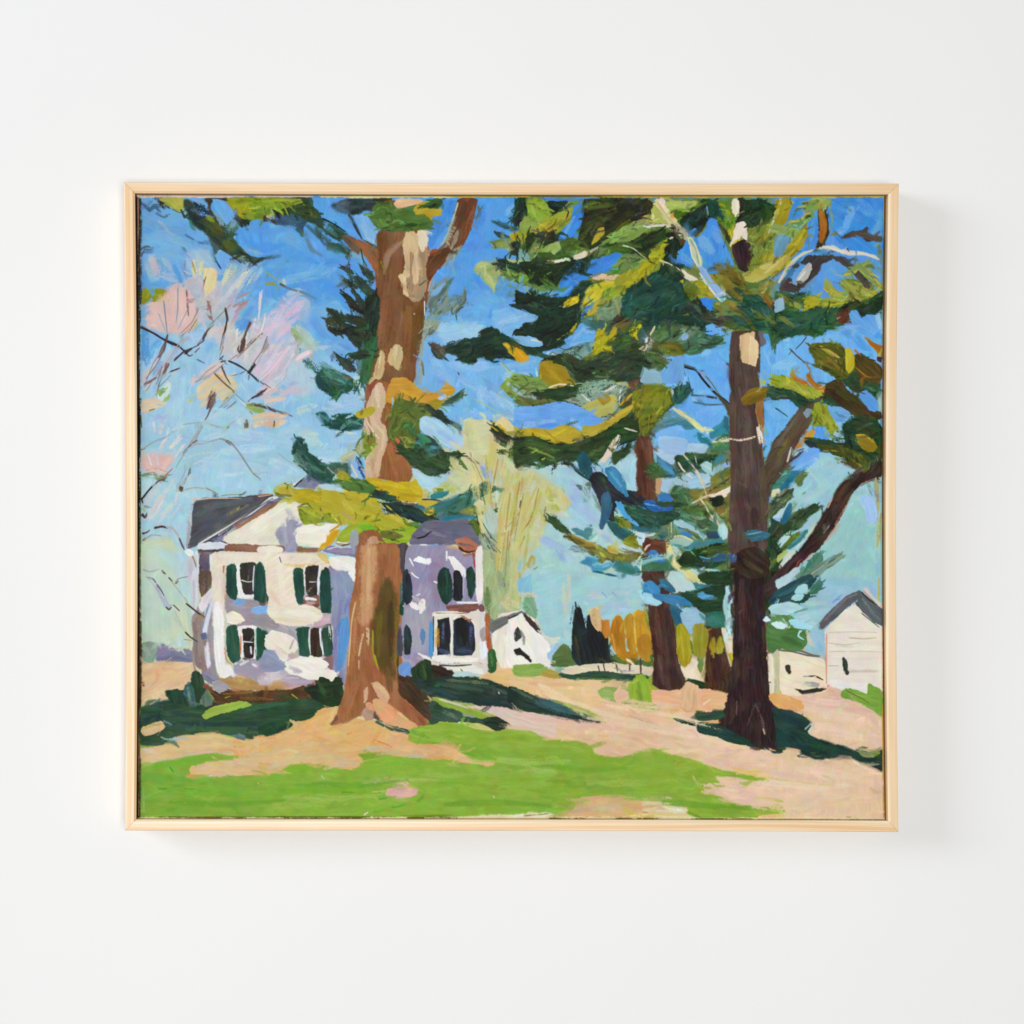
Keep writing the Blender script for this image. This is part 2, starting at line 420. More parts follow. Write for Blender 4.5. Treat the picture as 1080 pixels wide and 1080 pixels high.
def needles(n):
    """Short dry needle strokes over the foliage masses, each close to the colour it lands on."""
    rgb = IMG
    fol = (rgb[..., 1] > rgb[..., 2] * 1.06) & (rgb[..., 1] > rgb[..., 0] * 0.92) & (rgb[..., 1] < 0.66)
    fol[int((590 - CY0) * SS):] = False
    fol[:, :int((250 - CX0) * SS)] = False
    ys, xs = np.nonzero(fol)
    gy, gx = np.gradient(IMG[..., 1]); k = 5
    for i in range(n):
        j = rng.integers(len(ys)); y, x = int(ys[j]), int(xs[j])
        if not (12 < x < GW - 12 and 12 < y < GH - 12): continue
        wy, wx = gy[y - 10:y + 11:2, x - 10:x + 11:2], gx[y - 10:y + 11:2, x - 10:x + 11:2]
        a = 0.5 * math.atan2(2 * float((wx * wy).sum()), float((wx * wx - wy * wy).sum())) + math.pi / 2 + rng.normal(0, 0.4)
        if rng.random() < 0.5: a += math.pi
        c = IMG[y, x] * rng.choice([0.62, 0.8, 1.15, 1.35], p=[0.3, 0.25, 0.25, 0.2]) + rng.normal(0, 0.02, 3) * np.array([1, 1, 0.7])
        if c.max() > 0.78: continue
        h = ''.join('%02x' % int(np.clip(v, 0, 1) * 255) for v in c)
        L = rng.uniform(3.5, 8) if rng.random() < 0.7 else rng.uniform(8, 16); d = np.array([math.cos(a), math.sin(a)]) * L; b = np.array([-d[1], d[0]]) * rng.normal(0, 0.15)
        px, py = x / SS + CX0, y / SS + CY0
        paint_stroke('D' if rng.random() < 0.5 else 'W', h, rng.uniform(1.0, 2.6), [(px, py), (px + d[0] / 2 + b[0], py + d[1] / 2 + b[1]), (px + d[0], py + d[1])])

def run_pass(lines, stage):
    """stage 0: grounds, 1: masses and broad strokes, 2: fine lines on top, 3: last corrections"""
    ox = oy = 0.0; un = 1.25; force = None
    for ln in lines:
        tk = ln.split('#')[0].split()
        if not tk: continue
        k = tk[0]
        if k == 'T':
            ox, oy = float(tk[1]), float(tk[2]); un = float(tk[3]) if len(tk) > 3 else 1.25; force = int(tk[4]) if len(tk) > 4 else None; continue
        st = 0 if (k == 'R' or un == 1.0) else 3 if un > 1.5 else 2 if (k == 'S' and float(tk[2]) * un <= 2.1) else 1
        if force is not None: st = force
        if st != stage: continue
        col = tk[1]; ang = None; rest = tk[2:]
        if rest[0][0] == '@': ang = float(rest[0][1:]); rest = rest[1:]
        v = [float(x) for x in rest]
        if k in 'PBQRK': w = 0
        else: w = v[0] * un; v = v[1:]
        if k in 'PQB' and un == 1.25: v = [x - 1.5 if x <= -1 else x + 1.5 if x >= 109 else x for x in v]
        pts = [(ox + v[i] * un, oy + v[i + 1] * un) for i in range(0, len(v) - 1, 2)]
        if k in 'PBQRK': paint_poly(k, col, pts, ang)
        else: paint_stroke(k, col, w, pts)

# every brush stroke: kind, colour, (width,) points, in tiles with their own origin
STROKES = """
T 0 0 1
P 4f97e0 140 200 940 200 940 870 140 870
B 5b9fdf @10 140 260 540 250 940 330 940 420 140 420
B 62a6df @10 140 330 540 320 940 400 940 520 140 520
B 86bde0 @5 140 430 400 440 940 480 940 640 140 640
B 9cc9cf @5 140 520 400 510 940 530 940 720 140 720
P dfbd94 @5 130 690 400 690 700 700 950 690 950 880 130 880
P 86ae3c @2 130 800 400 790 700 790 780 830 790 880 130 880
T 143 203
R 66a4d8 0 0 108 0 108 108 0 108
W 6aa8dc 8 4 12 20 22 40 24
W 5f9fd8 8 4 30 25 40 50 35
W 6ba9de 7 30 20 45 32 60 42
W 74aede 8 5 45 20 40 38 46
W 78b0dc 8 8 58 24 50 40 56
D 3c5c74 3 4 8 10 12 18 11 25 13
D 44709a 2 4 12 14 16
D 4a6f9c 2 42 36 52 42 62 44
D 3e5f86 2 40 46 44 52 47 58
W 8fbbd2 4 22 26 30 38 40 44 43 49
W 9cbccc 3 20 25 24 30
D 4a5a62 3 4 50 8 47 14 47
D 5a5050 2 4 54 7 49
D 7a6a6a 1.6 42 58 41 65 42 71
P 2f3a34 16 4 21 4 26 11 22 11
P a9a84a 20 5 41 5 40 15 38 17 32 14 25 9
S 4f6450 1 31 14 37 17 41 16 42 12
W 88a892 2 41 16 44 20
P 33443a 41 6 48 7 51 16 55 20 62 22 68 21 74 25 76 33 82 38 88 46 96 53 105 55 108 57 100 60 92 58 84 57 78 53 70 47 63 40 60 35 52 30 46 25 44 18 41 12
B 4a5226 56 20 66 21 73 28 74 36 66 36 58 26
W 8a962c 3 61 21 66 24
B 56602a 74 40 82 41 86 47 80 50 74 46
W 1f2f2a 4 46 14 52 26 62 33
W 5a5a30 2 68 26 72 32
P 6ba3de 45 5 57 5 61 11 62 17 56 20 52 16 49 9
D 1f2a38 6 53 13 60 17
D 2a3a50 3 50 10 52 16
D 243040 3 58 20 52 22
P 3f3422 58 5 78 5 78 8 72 7 66 8 63 12 66 20 62 18 61 10
P 5a9de0 65 8 72 7 78 9 81 14 83 18 80 21 77 26 73 20 68 18 64 14
Q 7596a8 66 18 72 19 76 26 75 29 70 24
P 8f941f 78 5 108 5 108 20 102 23 96 24 92 25 87 22 83 17 80 12
B a39a1e 79 7 88 8 92 22 86 20 82 14
B 5a7524 96 9 108 8 108 21 98 22
W 3f6420 2 98 14 108 13
D 6f7f20 3 84 8 96 7
P 2a3a2a 83 18 88 22 96 24 97 28 90 30 86 26
Q 4f6a62 79 21 83 19 87 22 90 29 86 31 84 36 80 38 77 34 75 28
W 7fa6bc 4 84 23 80 31
W 2c3f3a 1.5 75 28 79 21 82 19
W 2c3f3a 1.5 75 29 79 37 82 38
P 569be2 90 30 96 29 98 24 108 24 112 30 112 55 98 53 92 47 86 42 84 34
W 6aa4de 5 92 46 104 52
D 7a95bc 3 96 46 106 50
P 3f5a60 62 40 70 47 70 50 66 53 68 58 72 65 70 66 64 55 66 50
P 6aabe4 70 49 76 51 82 56 78 60 75 66 71 64 68 56
S 9cc0d8 1 69 55 71 49 75 51
D 6a8a80 3 84 54 92 57 98 57
W 9cb0a8 2 88 53 92 54
B 9fbdd4 44 49 60 48 72 66 66 72 50 72 42 62
W 8fb8da 6 26 58 36 66 42 76
W 6aa2dc 4 30 58 36 68 41 77
W 5f9ad6 5 5 66 12 76 20 79
W a0b8cc 6 10 62 14 74
W b4bac4 7 14 56 18 64 16 70
W a8b8cc 6 22 70 34 74
W c0b0b0 4 15 57 18 63
B b9bdc4 40 74 58 70 72 74 88 68 92 80 84 92 86 108 40 108 36 90
B d9b9b4 14 92 26 82 34 76 42 80 48 96 46 108 12 108 8 100
B dcbcb4 38 88 46 86 50 96 44 108 36 108
W b8b4bc 5 44 78 54 72
W b4bccc 6 72 78 66 92
W c8c0b4 5 60 80 56 94
W 5f9fdc 8 100 78 108 84 104 100
W 86b4d8 7 88 72 100 66 106 62
W 5a9ad8 7 92 84 104 72
W d9d2a0 3 49 58 50 70
W d6cda0 3 54 58 55 68 52 70
D a08850 1.2 48 59 49 66
P dccf98 58 64 63 66 67 65 68 72 66 82 60 84 58 76
W d9d0a4 4 64 70 60 86
W c4ccb0 4 80 60 74 76
W d2d6b0 3 78 66 73 78
W a4bcb4 4 84 60 80 76
W 94b8d0 5 90 62 82 80
W b4c4c0 3 95 60 88 76
W d9b4ac 5 30 82 26 100
W c4b4b8 4 70 84 66 100
W b4a8c4 3 84 84 78 100
S a08c94 2 96 85 90 86
S 9a8490 3 94 92 86 98
S b09aa0 3 93 95 84 101
W c49ab8 2 84 100 82 108
W c4b890 2 88 101 84 107
S 6fa0cc 1.2 36 78 36 92 35 107
S 5f94cc 1 43 96 38 104
S 6a8098 1.2 24 93 25 106
S 7a8ca0 .8 20 103 23 108
W 74a8d8 4 4 96 8 108
D 7a5a60 1.4 58 74 56 84
D 8a6a6a 1 43 84 44 96
D 8c5f5c 1.4 62 92 63 98 58 99
D 9c7068 1 52 97 50 106
S 4a3432 1.4 76 98 78 108
P 8a9022 4 87 7 81 11 83 13 88 9 93 5 95 4 91
P 909428 17 81 24 82 29 87 30 89 28 92 22 93 16 93 14 89 16 86
W 7a7430 1.2 24 82 29 87
W 5f98d0 3 12 81 15 86
S e4d8dc 1 105 84 104 104
D 2a2f2a 2 4 6 4 30 4 60 4 108
T 278 203
R 5ca0e0 0 0 108 0 108 108 0 108
W 5fa0dc 10 5 35 40 45 70 60
W 5a9ee0 12 30 60 60 60 90 66
W 66a6de 10 5 60 30 62 55 66
W 4f96e0 10 45 75 62 84 70 96
W 6aa8dc 10 10 30 40 50
W 78b2de 8 15 75 40 70 60 64
W 5a9ce0 6 44 59 62 60
W 4a8fd6 3 44 59 62 59
P 2f4230 18 8 26 4 40 5 40 10 47 17 48 24 44 27 40 26 34 22 26 18 18 16
P 7f9026 0 5 28 5 32 7 30 11 24 11 18 16 10 18 4 20 0 20
S 9cab34 2.4 0 8 14 7 26 7
D b4bc3c 2 2 12 12 10 24 8
W 4f6f24 3 2 17 8 15
S a4b03e 1.6 10 13 13 18
S 93a438 1.4 16 11 18 16
S 8fa038 1.4 6 16 7 19
S 96a838 1.4 24 8 29 11
P 36506a 8 20 14 17 24 18 32 22 36 25 34 30 33 37 30 34 24 29 14 27 9 24
B 3f6074 14 19 26 20 32 25 22 26
W 5a6e4a 2 28 28 32 34 33 37
S 3f5fa0 2 9 21 12 23
P 3a3228 0 20 4 20 7 23 12 26 11 27 6 25 0 25
D b4b4a4 2 3 20 6 22
S 44606a 1.2 11 26 22 30
B 5a8cc0 36 28 40 34 46 42 42 44 38 38
P 304638 40 24 48 22 56 27 64 32 70 36 70 38 64 40 58 38 50 32 44 28
W 2f4c48 3 50 24 62 31 70 35
S 1c2a28 1.4 50 22 58 26 69 33
W 44706a 3 52 30 62 37
P 4a7078 40 30 45 30 50 38 56 42 66 44 74 50 74 54 68 52 58 50 50 46 44 40
W 2f4838 5 56 44 66 47 73 52
W 3a5a58 4 44 32 50 38 56 41
W 5b98cc 3 56 50 70 54
D 2c3f3c 3 66 48 74 53
W 7fa8b8 4 74 52 84 54
P 38464a 57 11 64 8 72 5 94 5 95 12 92 15 84 16 80 19 72 18 64 16
B 4a6a88 58 12 66 11 72 17 62 16
W 1f2c26 5 72 8 90 9
W 1f2820 4 74 17 84 14 92 12
W 5a6a78 3 62 10 74 8
B 34343c 88 9 95 9 95 14 88 14
P 3f3a24 92 5 108 5 104 10 97 10
S 2f3f38 2.4 72 19 78 30 83 39
W 46584a 1 74 20 80 31
P 78b0e0 77 20 86 19 92 26 97 33 97 44 90 42 84 39 80 28
W 8ab4dc 5 84 28 92 38
W a8c8e4 3 86 39 95 43
B 6aa4d8 74 34 80 40 74 38
P 8f5a3c 66 38 74 38 80 42 80 40 86 42 96 47 97 60 96 70 92 62 86 54 80 48 74 46
P 6a5a4a 66 38 71 36 82 43 82 49 76 46 70 42
W 9c6444 5 84 46 92 56
W 4a4a3a 1.4 86 41 97 47
S 3a463a 1.4 82 47 84 57 87 62
P 36443a 82 62 85 62 92 68 92 72 90 74 86 70
P 36443a 65 63 70 64 76 68 75 69 70 67
P 38503f 76 71 82 73 88 79 93 84 92 86 86 86 80 80
P 4a6858 66 74 70 73 76 78 74 80 69 76
P 2f4436 75 83 80 88 86 95 90 102 84 100 78 90
P 28342a 67 86 71 87 78 94 82 99 88 101 84 103 76 99 70 92
P 2a3a2c 87 90 92 86 97 90 97 108 88 108 84 100
P 36443a 53 99 58 98 64 103 66 102 74 107 76 110 60 110 57 104
W 46584a 2 78 74 86 82
P 7a5236 98 33 108 33 108 108 97 108 96 70 98 48
W 5a4430 4 100 36 99 60
W 46341f 3 98 34 97 46
W 8c6238 4 104 74 103 106
W 6a4630 4 100 78 99 108
S b4a82a 1.2 99 58 101 64
S a89a2a 1 98 66 103 74
W a48a70 4 108 48 103 56 103 66
P 4a6a2e 88 18 96 19 108 23 108 31 98 31 94 26
P 4f7a34 92 14 96 10 108 12 108 21 98 19
W 3f5a2c 2 96 18 106 21
P 6a4a2c 102 7 108 7 108 12 102 10
S 86ac8c 1 98 10 102 11
S bcd4c8 1 92 17 96 19
B a4b8d4 6 100 16 88 30 82 40 92 36 108 0 108 0 104
W c4b8d4 4 12 106 18 96 26 88
W e0b0c8 3 22 104 28 98 31 93
W e4bccc 2 14 104 18 101
W dcc0d0 4 0 105 10 100
W 8fb8dc 6 30 100 36 108
W a8c0d8 4 20 86 30 82
W 5a88b8 3 0 57 12 55
S 6a7a8a 2 14 78 24 82 32 84 44 90
W 5f7f94 1.4 4 55 12 54
W 5a7a8c 2 19 58 21 57
S 8f9a3a 2.4 2 77 8 77 11 79
S a0a444 .9 2 67 15 76
S 8a8040 .8 3 72 4 68
S 8c9a44 .8 11 83 14 79
W cfc8b8 2.4 17 74 18 77
S 5a4c48 1.6 14 77 18 79
T 413 203
R 589ee2 0 0 108 0 108 108 0 108
W 3f88dc 10 44 10 40 24 34 36
W 4a90e0 10 84 40 60 48
W 5a9ce0 12 90 12 80 30 70 50
W 3f8ae0 8 76 10 72 30
W 60a4e0 10 50 66 50 90 60 104
W 68a8e0 12 70 80 90 96
W 5ba0e4 9 60 60 76 74
W 4a92e2 4 70 70 76 80
W 4a92e2 6 84 104 100 100
W 7ab4e0 5 98 18 104 10
P 8c5838 0 33 14 31 20 38 30 40 32 50 36 48 48 50 36 68 32 80 31 92 28 92 26 108 0 108
W 6f4228 6 4 38 14 33
W 6a4a30 8 5 56 4 68
P 9c7458 0 46 10 40 14 38 12 44 4 50 0 56
P a08064 20 60 32 48 32 62 30 78 26 90 20 88 16 92 14 84 20 78
P 6e4a30 2 52 10 50 11 64 8 70 0 66
W 6a4428 6 10 80 12 104
W 8a6034 4 16 96 16 108
W 5f4224 6 22 92 23 108
P d2b48a 12 44 16 36 18 33 22 38 23 50 22 62 22 72 21 77 17 73 17 62 16 56 16 68 14 72 9 71 11 66 10 56
P dcc294 5 69 10 69 12 74 13 82 12 90 9 82 10 76 7 73
P ccb896 20 34 24 31 28 36 30 40 28 46 28 54 25 54 22 48
P e0d0b0 23 34 27 34 30 41 27 46 24 42
S 9c8060 2 14 34 16 30 19 32
W b09474 3 26 56 28 66
S a47c5c 1.4 17 56 18 68
S b09070 2 12 86 18 91 24 89
S 7a9a8a .9 24 80 26 92
S e4e4dc .8 28 93 27 106
S c9a484 1.2 36 68 32 78 30 90
S 3f6a3c 1.4 24 80 31 74
S cfccc0 1 19 102 19 103
P 36502a 0 23 12 20 26 20 36 24 34 28 24 30 12 31 0 33
W 557a34 4 2 27 14 25 24 25
P 4a6f34 0 13 10 12 20 9 22 18 16 20 6 21 0 22
W 36502a 3 0 20 12 19 20 20
P e0b48c 4 6 24 6 24 9 16 9 8 12 6 14 3 12
P e8c8a4 3 7 7 7 7 12 5 14 3 11
P 7a5430 0 7 3 7 3 12 0 13
P b0962c 20 12 28 8 36 9 42 14 42 17 36 18 31 21 26 19 20 18
P 8a8c2c 33 11 42 14 42 17 36 18
W c0a62c 3 22 16 30 16
P 3a5420 33 7 39 5 42 7 40 10 36 9
P 4a8cd8 33 20 40 18 44 8 54 7 53 14 48 26 40 36 34 46 30 44 28 34
P 6a3f28 56 8 60 6 72 6 70 14 66 24 64 30 64 34 60 42 56 46 50 56 44 60 38 66 30 64 31 56 34 50 40 50 46 40 50 30 53 20
W 4f3624 5 61 9 56 24 55 32
W 925638 4 69 10 65 22 63 32
W a06040 2 63 34 59 42
Q 7a6c54 54 26 57 30 57 42 50 54 44 56 40 50 46 40
W 9a9480 2 54 32 50 42 46 48
D 8a8474 3 56 32 57 44
S b4c4a4 1.4 59 6 54 16 52 22
W a0bcb0 2 52 22 48 34 42 44
D 5f5040 2 57 46 52 54
P 5a3a24 33 54 40 49 46 48 44 54 36 62 30 64
W 8c4f28 3 33 54 38 50 44 49
Q 7f8a80 50 50 57 47 57 51 54 55 48 57 46 55
W 8a9c90 2 46 58 52 54 58 48
S 546a6a 2.4 73 12 74 18 71 22
Q 6f8680 34 82 42 76 46 73 48 78 46 86 54 86 58 86 62 80 63 90 58 98 50 102 44 104 40 108 30 108 29 96
S 5f7c74 4 50 74 45 80 40 88
S 6a8478 3 62 84 60 92 54 98
S 7c9488 3 54 90 50 98 42 100
S 52685c 2 46 88 42 94
S 5a7064 3 34 90 32 98
S 8a9c8c 2 40 90 37 100
S 5f7668 3 38 98 36 108
S 6c8274 2 58 88 54 90 47 92
W 3c5248 1.4 29 97 29 100
P 223a2c 104 6 112 6 112 26 104 28 102 24 104 16
D 223a2c 3 100 22 104 22
P 36606a 84 24 92 25 100 28 106 31 104 33 96 31 88 27
P 2c4a4a 86 33 92 34 98 37 100 39 92 39
P 7a8a44 84 42 90 40 108 38 108 46 98 47 88 46
W 94a050 3 90 42 104 42
P b09c1e 100 36 108 33 108 40 102 40
P 27382c 102 42 108 42 108 48 106 53 101 52
P a2b274 71 62 76 58 84 58 92 56 108 58 108 72 96 70 90 72 88 78 86 81 80 77 76 72 70 66
W bccc8c 4 72 62 80 60
W 84985c 3 80 66 92 62
W b8c880 4 78 68 86 78
P 5f7c3c 92 66 100 64 112 66 112 78 100 74 94 70
P 24342c 88 55 94 56 102 60 110 63 108 66 98 64 92 62
Q 6a9ab4 88 72 98 72 106 78 108 86 100 84 92 80
D 6a8c58 3 92 82 100 86 108 87
W 5f8a7c 2 98 78 106 82
W c8d0c0 3 98 47 102 48
P 2f4656 104 97 110 95 110 100
W 86bae0 6 94 106 104 104
T 548 203
R 6a7c34 0 5 108 5 108 108 0 108
P 24362a 0 5 6 5 6 16 3 24 0 26
P 7c9438 6 6 22 6 26 16 28 21 18 22 10 22 8 14
W 9cb44c 3 10 8 13 20
W 8aa040 3 17 8 22 20
P 1c3222 23 7 40 7 38 14 34 18 29 20 25 14
P 4a86d8 20 5 52 6 50 7 24 7
S b4bc7c .7 37 13 42 8
W 6a8c34 3 42 9 50 8
P 8a9838 28 20 40 14 48 11 48 20 42 26 36 30 30 36 24 36 18 32 10 36 4 40 0 36 0 28 6 20 12 24
P 86a04a 4 26 14 23 20 25 14 32 4 32
P a09a34 18 26 26 22 40 20 46 20 36 24 30 32 18 36 4 43 2 40 10 32
W b09a38 3 6 38 18 30
W 94a048 4 34 16 46 14
W 7a8a2c 3 30 28 40 24
P 3f84dc 46 12 52 11 53 24 50 30 44 36 40 40 33 41 31 37 36 33 40 28 46 21
W 78a8d8 2 34 36 42 28
P 35401c 55 6 84 5 108 7 108 20 84 28 72 40 60 46 50 42 50 32 54 20
B 4a5a2a 56 12 70 10 74 16 60 32 52 36
W 7a8430 2 50 40 56 30 64 18
W 5a6c30 4 58 10 80 9
W 1f2a1c 6 78 10 92 16 108 12
W 1f2c1a 6 60 40 70 30 80 22
D 54602a 3 70 24 74 14
D 4a5450 3 68 32 78 24
D 2a3238 4 74 28 80 20
W 4f5c74 2 54 18 60 12
S 8f8a34 1.6 76 11 80 10
S c4962c 1.6 80 22 83 20
D b09838 3 79 26 84 22
P b8962c 64 32 70 29 71 33 66 35
S a4b044 2 54 44 60 40 66 34
W 90a040 3 56 44 64 38
S 1f2f1c 4 56 47 66 42 74 40
P a0b458 100 14 108 16 108 26 98 25 92 24 98 20
P c8d098 89 18 92 20 96 24 100 26 95 25 91 22
S c8d4a4 .8 98 18 100 14
P d09a24 100 22 104 20 104 24 98 24
P d4a830 90 28 94 25 98 26 92 29
S 8a8274 2 96 23 104 25 112 28
S ded4c8 1.4 104 28 110 30
P 8fae60 88 32 94 28 100 27 108 30 104 36 96 38 90 41 84 40 74 40 76 36 82 34
P 6f8f3c 90 38 100 30 108 32 104 38
P d6c8a4 84 36 87 33 88 37 86 39
W 84a048 3 74 40 84 38
P 27331f 92 40 100 36 108 34 112 36 112 54 104 54 96 48
P 2f4c1e 72 44 78 41 88 41 92 44 84 46 76 46
P 385a20 58 60 68 54 74 48 82 45 92 46 100 48 96 52 84 50 74 54 66 58
S 557a30 2 72 52 80 48 88 48
S c0cca8 .9 84 45 92 46 97 48 102 53
S b8c4a0 .8 98 48 100 51
P 2a3a2c 5 42 8 36 12 34 13 38 9 46 6 49
P 2a3428 14 36 19 33 21 35 17 38 13 38
P 2a302a 18 42 24 36 27 33 30 35 32 40 26 43 20 45
W 6c8438 3 4 44 10 46 14 42
P 9cae6c 20 50 28 42 34 42 34 48 30 52 26 54
P 7c9a4c 12 50 18 44 24 46 20 50
P 385620 35 43 40 40 47 40 50 44 50 48 42 49 36 47
P 3a5828 17 52 20 50 26 54 29 57 22 57 18 55
P 35542a 30 52 36 49 43 54 42 57 36 57 32 56
S a85a24 1.6 14 49 15 47
W b0b47c 3 10 50 15 46
P 74a49c 0 48 5 50 8 54 8 58 0 60
W a8bc84 2 0 58 8 59
P d4ccb4 20 57 28 57 36 57 39 57 37 60 32 61 28 58
S ece0d0 2.4 30 59 38 57
P 23331f 0 60 10 58 14 54 18 56 28 60 40 58 50 52 58 46 66 44 62 54 56 62 50 68 44 70 36 72 30 80 20 78 14 80 8 76 0 70
W 5f8034 3 46 50 54 48
P dcd2bc 46 54 54 50 60 49 66 46 66 47 60 51 52 56 48 57 46 56
W 3f5c28 3 56 62 66 56 72 52
P 6f9438 0 68 4 68 8 72 6 76 0 78
P 4f7a3a 21 70 24 74 30 78 32 82 24 82 20 78
W 5f8c3c 3 12 78 18 82 24 82
S 5a8a48 1 23 69 27 67
P 3f84da 46 60 52 58 50 64 48 70 52 70 58 60 64 56 72 54 80 51 86 52 82 60 78 66 68 68 60 70 56 74 50 76 46 84 42 88 34 89 28 88 33 80 36 72 40 68
W 6aa4dc 4 24 84 34 86 44 80
D 23362a 8 42 68 54 60
D 24362a 5 52 68 58 60
P 6aa8dc 0 78 8 80 16 84 26 84 28 88 22 90 10 87 0 90
P 5aa0e0 0 88 4 88 4 92 9 94 4 96 0 96
P d9b894 60 70 66 69 80 69 88 70 82 73 74 73 68 75 62 72
W e4c8a4 2 62 72 76 70
P 6c8a48 84 56 92 54 104 58 108 60 96 64 84 68 78 67
D 3c4f34 3 92 60 100 56
P 8c962c 84 72 92 66 108 62 108 72 98 80 88 86 88 90 76 98 70 92 72 84 80 78
W 6f8030 4 82 82 92 72
D 4a4a20 3 92 72 98 70
W a0a030 3 92 74 104 68
S 2f3a1c 2 88 76 97 70
P 1f3628 0 96 8 96 4 90 6 86 20 87 32 90 44 86 52 76 60 75 56 84 52 92 46 100 40 106 30 108 14 104 8 100
P 22342c 5 86 12 85 22 89 30 92 30 104 14 103 4 96
W 26402e 8 44 92 54 84
P 52682a 60 80 66 75 76 74 72 78 62 82
P b8b02c 56 84 64 78 72 75 80 75 80 79 72 82 70 84 68 90 60 94 54 96 54 92 56 88
W d2c84c 2 58 84 68 78 78 76
P c8bc3c 56 88 66 82 70 82 66 90 58 96 53 97
S 4a4418 1 54 96 62 90
S 8a8424 1 58 88 62 84
W d8d060 2 56 84 60 80
P c4aa1c 36 95 42 89 48 88 50 90 48 94 42 97 37 98
S e0d040 1.6 42 90 48 90 48 93 40 97
S e8e0b8 1.2 34 96 40 97
S d8d8c8 .8 38 98 38 100
P 3f80c8 52 98 62 94 68 90 69 92 60 98 54 106 46 108 50 100
W 6aa0d8 3 50 104 58 98
P b8aa38 62 95 69 90 69 96 64 102 58 104 54 105
P 7a9434 72 84 76 82 72 96 66 108 66 100
P 6f8c6a 70 96 84 90 86 100 80 106 72 108 66 104
W 4f7478 3 70 98 74 104
P a8985c 78 98 86 92 86 102 80 104 76 104
W 8fa068 2 74 104 80 98
P 244a40 86 90 92 82 102 76 110 72 112 108 90 108 84 102 86 96
W 1c302a 6 94 84 106 78
P 3a3024 80 106 86 102 96 108 78 110
W 2f5a4c 4 88 102 98 100
P 74b0dc 0 101 8 102 14 103 14 107 8 109 0 109
S b8d0cc 1.2 3 101 7 104 10 107
T 683 203
R 6f7a2a 0 5 108 5 108 108 0 108
P 1f3026 30 8 52 6 62 12 62 20 58 24 50 26 44 34 36 34 28 28 28 18
P 50701f 20 14 40 8 46 10 40 14 28 20 24 26 20 22
P a8b860 16 8 40 7 42 10 36 13 24 14 18 16
W c0b868 3 20 8 36 9
W 8faa54 3 22 14 34 13
P 1f4438 50 8 60 8 63 14 60 22 56 24 52 18 50 12
W 25362c 6 34 20 48 16
W 3a5468 3 42 24 46 18 51 13
S 8c9cb0 1.2 50 12 51 19
P 5a8428 60 8 66 8 72 14 76 24 70 28 62 26 58 24 63 16
W a4a420 2 61 10 66 12 70 20
W 7c9a4c 4 66 18 70 26
P 4a92e0 26 48 34 38 42 38 50 30 52 22 56 22 60 27 61 36 66 44 71 56 73 62 66 64 60 68 50 68 42 62 32 64 25 58
W 78aede 10 46 40 54 50
W 6aa4de 8 60 40 56 30
W 68a2d8 6 30 54 38 60
P 5ca0e4 35 34 40 30 42 33 38 39 35 38
W 4a6a86 4 50 66 60 62 68 60
S 4a3c2c 1.4 40 37 47 30
W 2a3f50 3 38 36 46 28
P 3a5a48 25 60 30 61 33 63 30 64 26 62
P d6cc9c 4 8 10 6 20 18 26 27 32 33 34 40 26 32 16 26 10 18
S c0b070 .9 8 8 18 22 28 32
W e4d8b4 3 10 9 18 20
S ecdcd0 4 12 4 14 12
S b4a890 2 20 27 26 34 32 39
P b0a890 22 26 28 28 34 32 34 40 28 38
S 4a4438 1.4 21 27 24 31
P d8a048 20 17 22 16 22 20 20 20
P a8b058 0 10 6 10 12 18 16 26 8 26 0 22
S e4d890 2 1 14 5 20 4 23
S d4b040 2 0 24 5 24
P 26220f 0 15 2 15 3 18 0 19
S d4c86c 1.6 5 24 10 22
P 55722e 0 30 10 29 16 34 12 40 4 46 0 48
P a8a02c 14 40 16 42 12 52 6 56 0 58 0 50 8 46
W 6c8034 4 4 44 10 38
W 2f3c2a 4 0 40 3 34
S e4dccc 2.4 0 29 8 28 16 28 22 32 27 36
S c4bcac 1.4 2 28 6 26
P 1f3424 16 34 22 34 28 42 32 40 30 46 25 50 24 58 30 62 26 66 16 58 10 54 14 44
S d8c4bc 2 19 39 21 38
P 5a4024 27 40 31 40 31 43 28 45
W 1c3c2a 5 14 60 24 68
P a4a02c 0 52 6 56 4 62 10 62 8 66 4 68 0 70
S d8c8a0 2 0 53 6 57
P 1f3a2c 0 72 10 64 12 60 26 68 34 72 30 78 24 82 14 92 0 96
S ded6c0 1.2 8 57 18 60 28 66 32 70
P e4dcc8 28 65 36 69 42 73 42 75 36 75 31 72
S 3a3c34 1 22 62 26 66 31 71
P c8ccaa 33 38 37 38 41 44 44 52 46 58 45 64 42 63 40 58 37 54 36 46
S 8fa49c 2 36 40 40 48 43 60
S e8e0b4 1.2 36 46 38 54 42 62
P 8ab4dc 42 62 46 66 50 70 47 73 45 68
P 9cc0c8 46 71 50 70 56 78 62 84 65 90 62 92 58 88 52 80
S ece4dc 1.2 47 74 54 82 60 90 64 91
S e8dcd8 1.4 62 84 65 83 64 88
P 3a3f28 61 26 70 38 72 46 68 42 63 32
P c8c8a8 72 8 76 6 78 10 78 18 76 21 73 17
P ece0cc 73 8 77 8 78 18 75 20 73 16
P 2f2522 76 6 82 6 82 14 80 22 82 25 76 27 74 24 78 18
P e4d8c8 76 26 80 25 83 24 83 34 84 41 80 38 76 40 71 46 70 43 74 36
W f0e8dc 3 79 28 77 36
S d0c050 1.4 70 45 76 40
P a0a024 68 30 72 29 74 34 71 38 69 35
S d8c830 1 69 30 71 38
P 3f2a2c 71 46 78 41 84 42 88 44 91 52 88 56 84 66 80 66 75 56
W 3a1c20 5 80 46 81 62
W 5a3030 3 86 44 86 54
W 8c8c2c 2 84 42 80 41
P 2a3f28 82 8 100 8 107 14 106 20 96 26 86 30 82 22
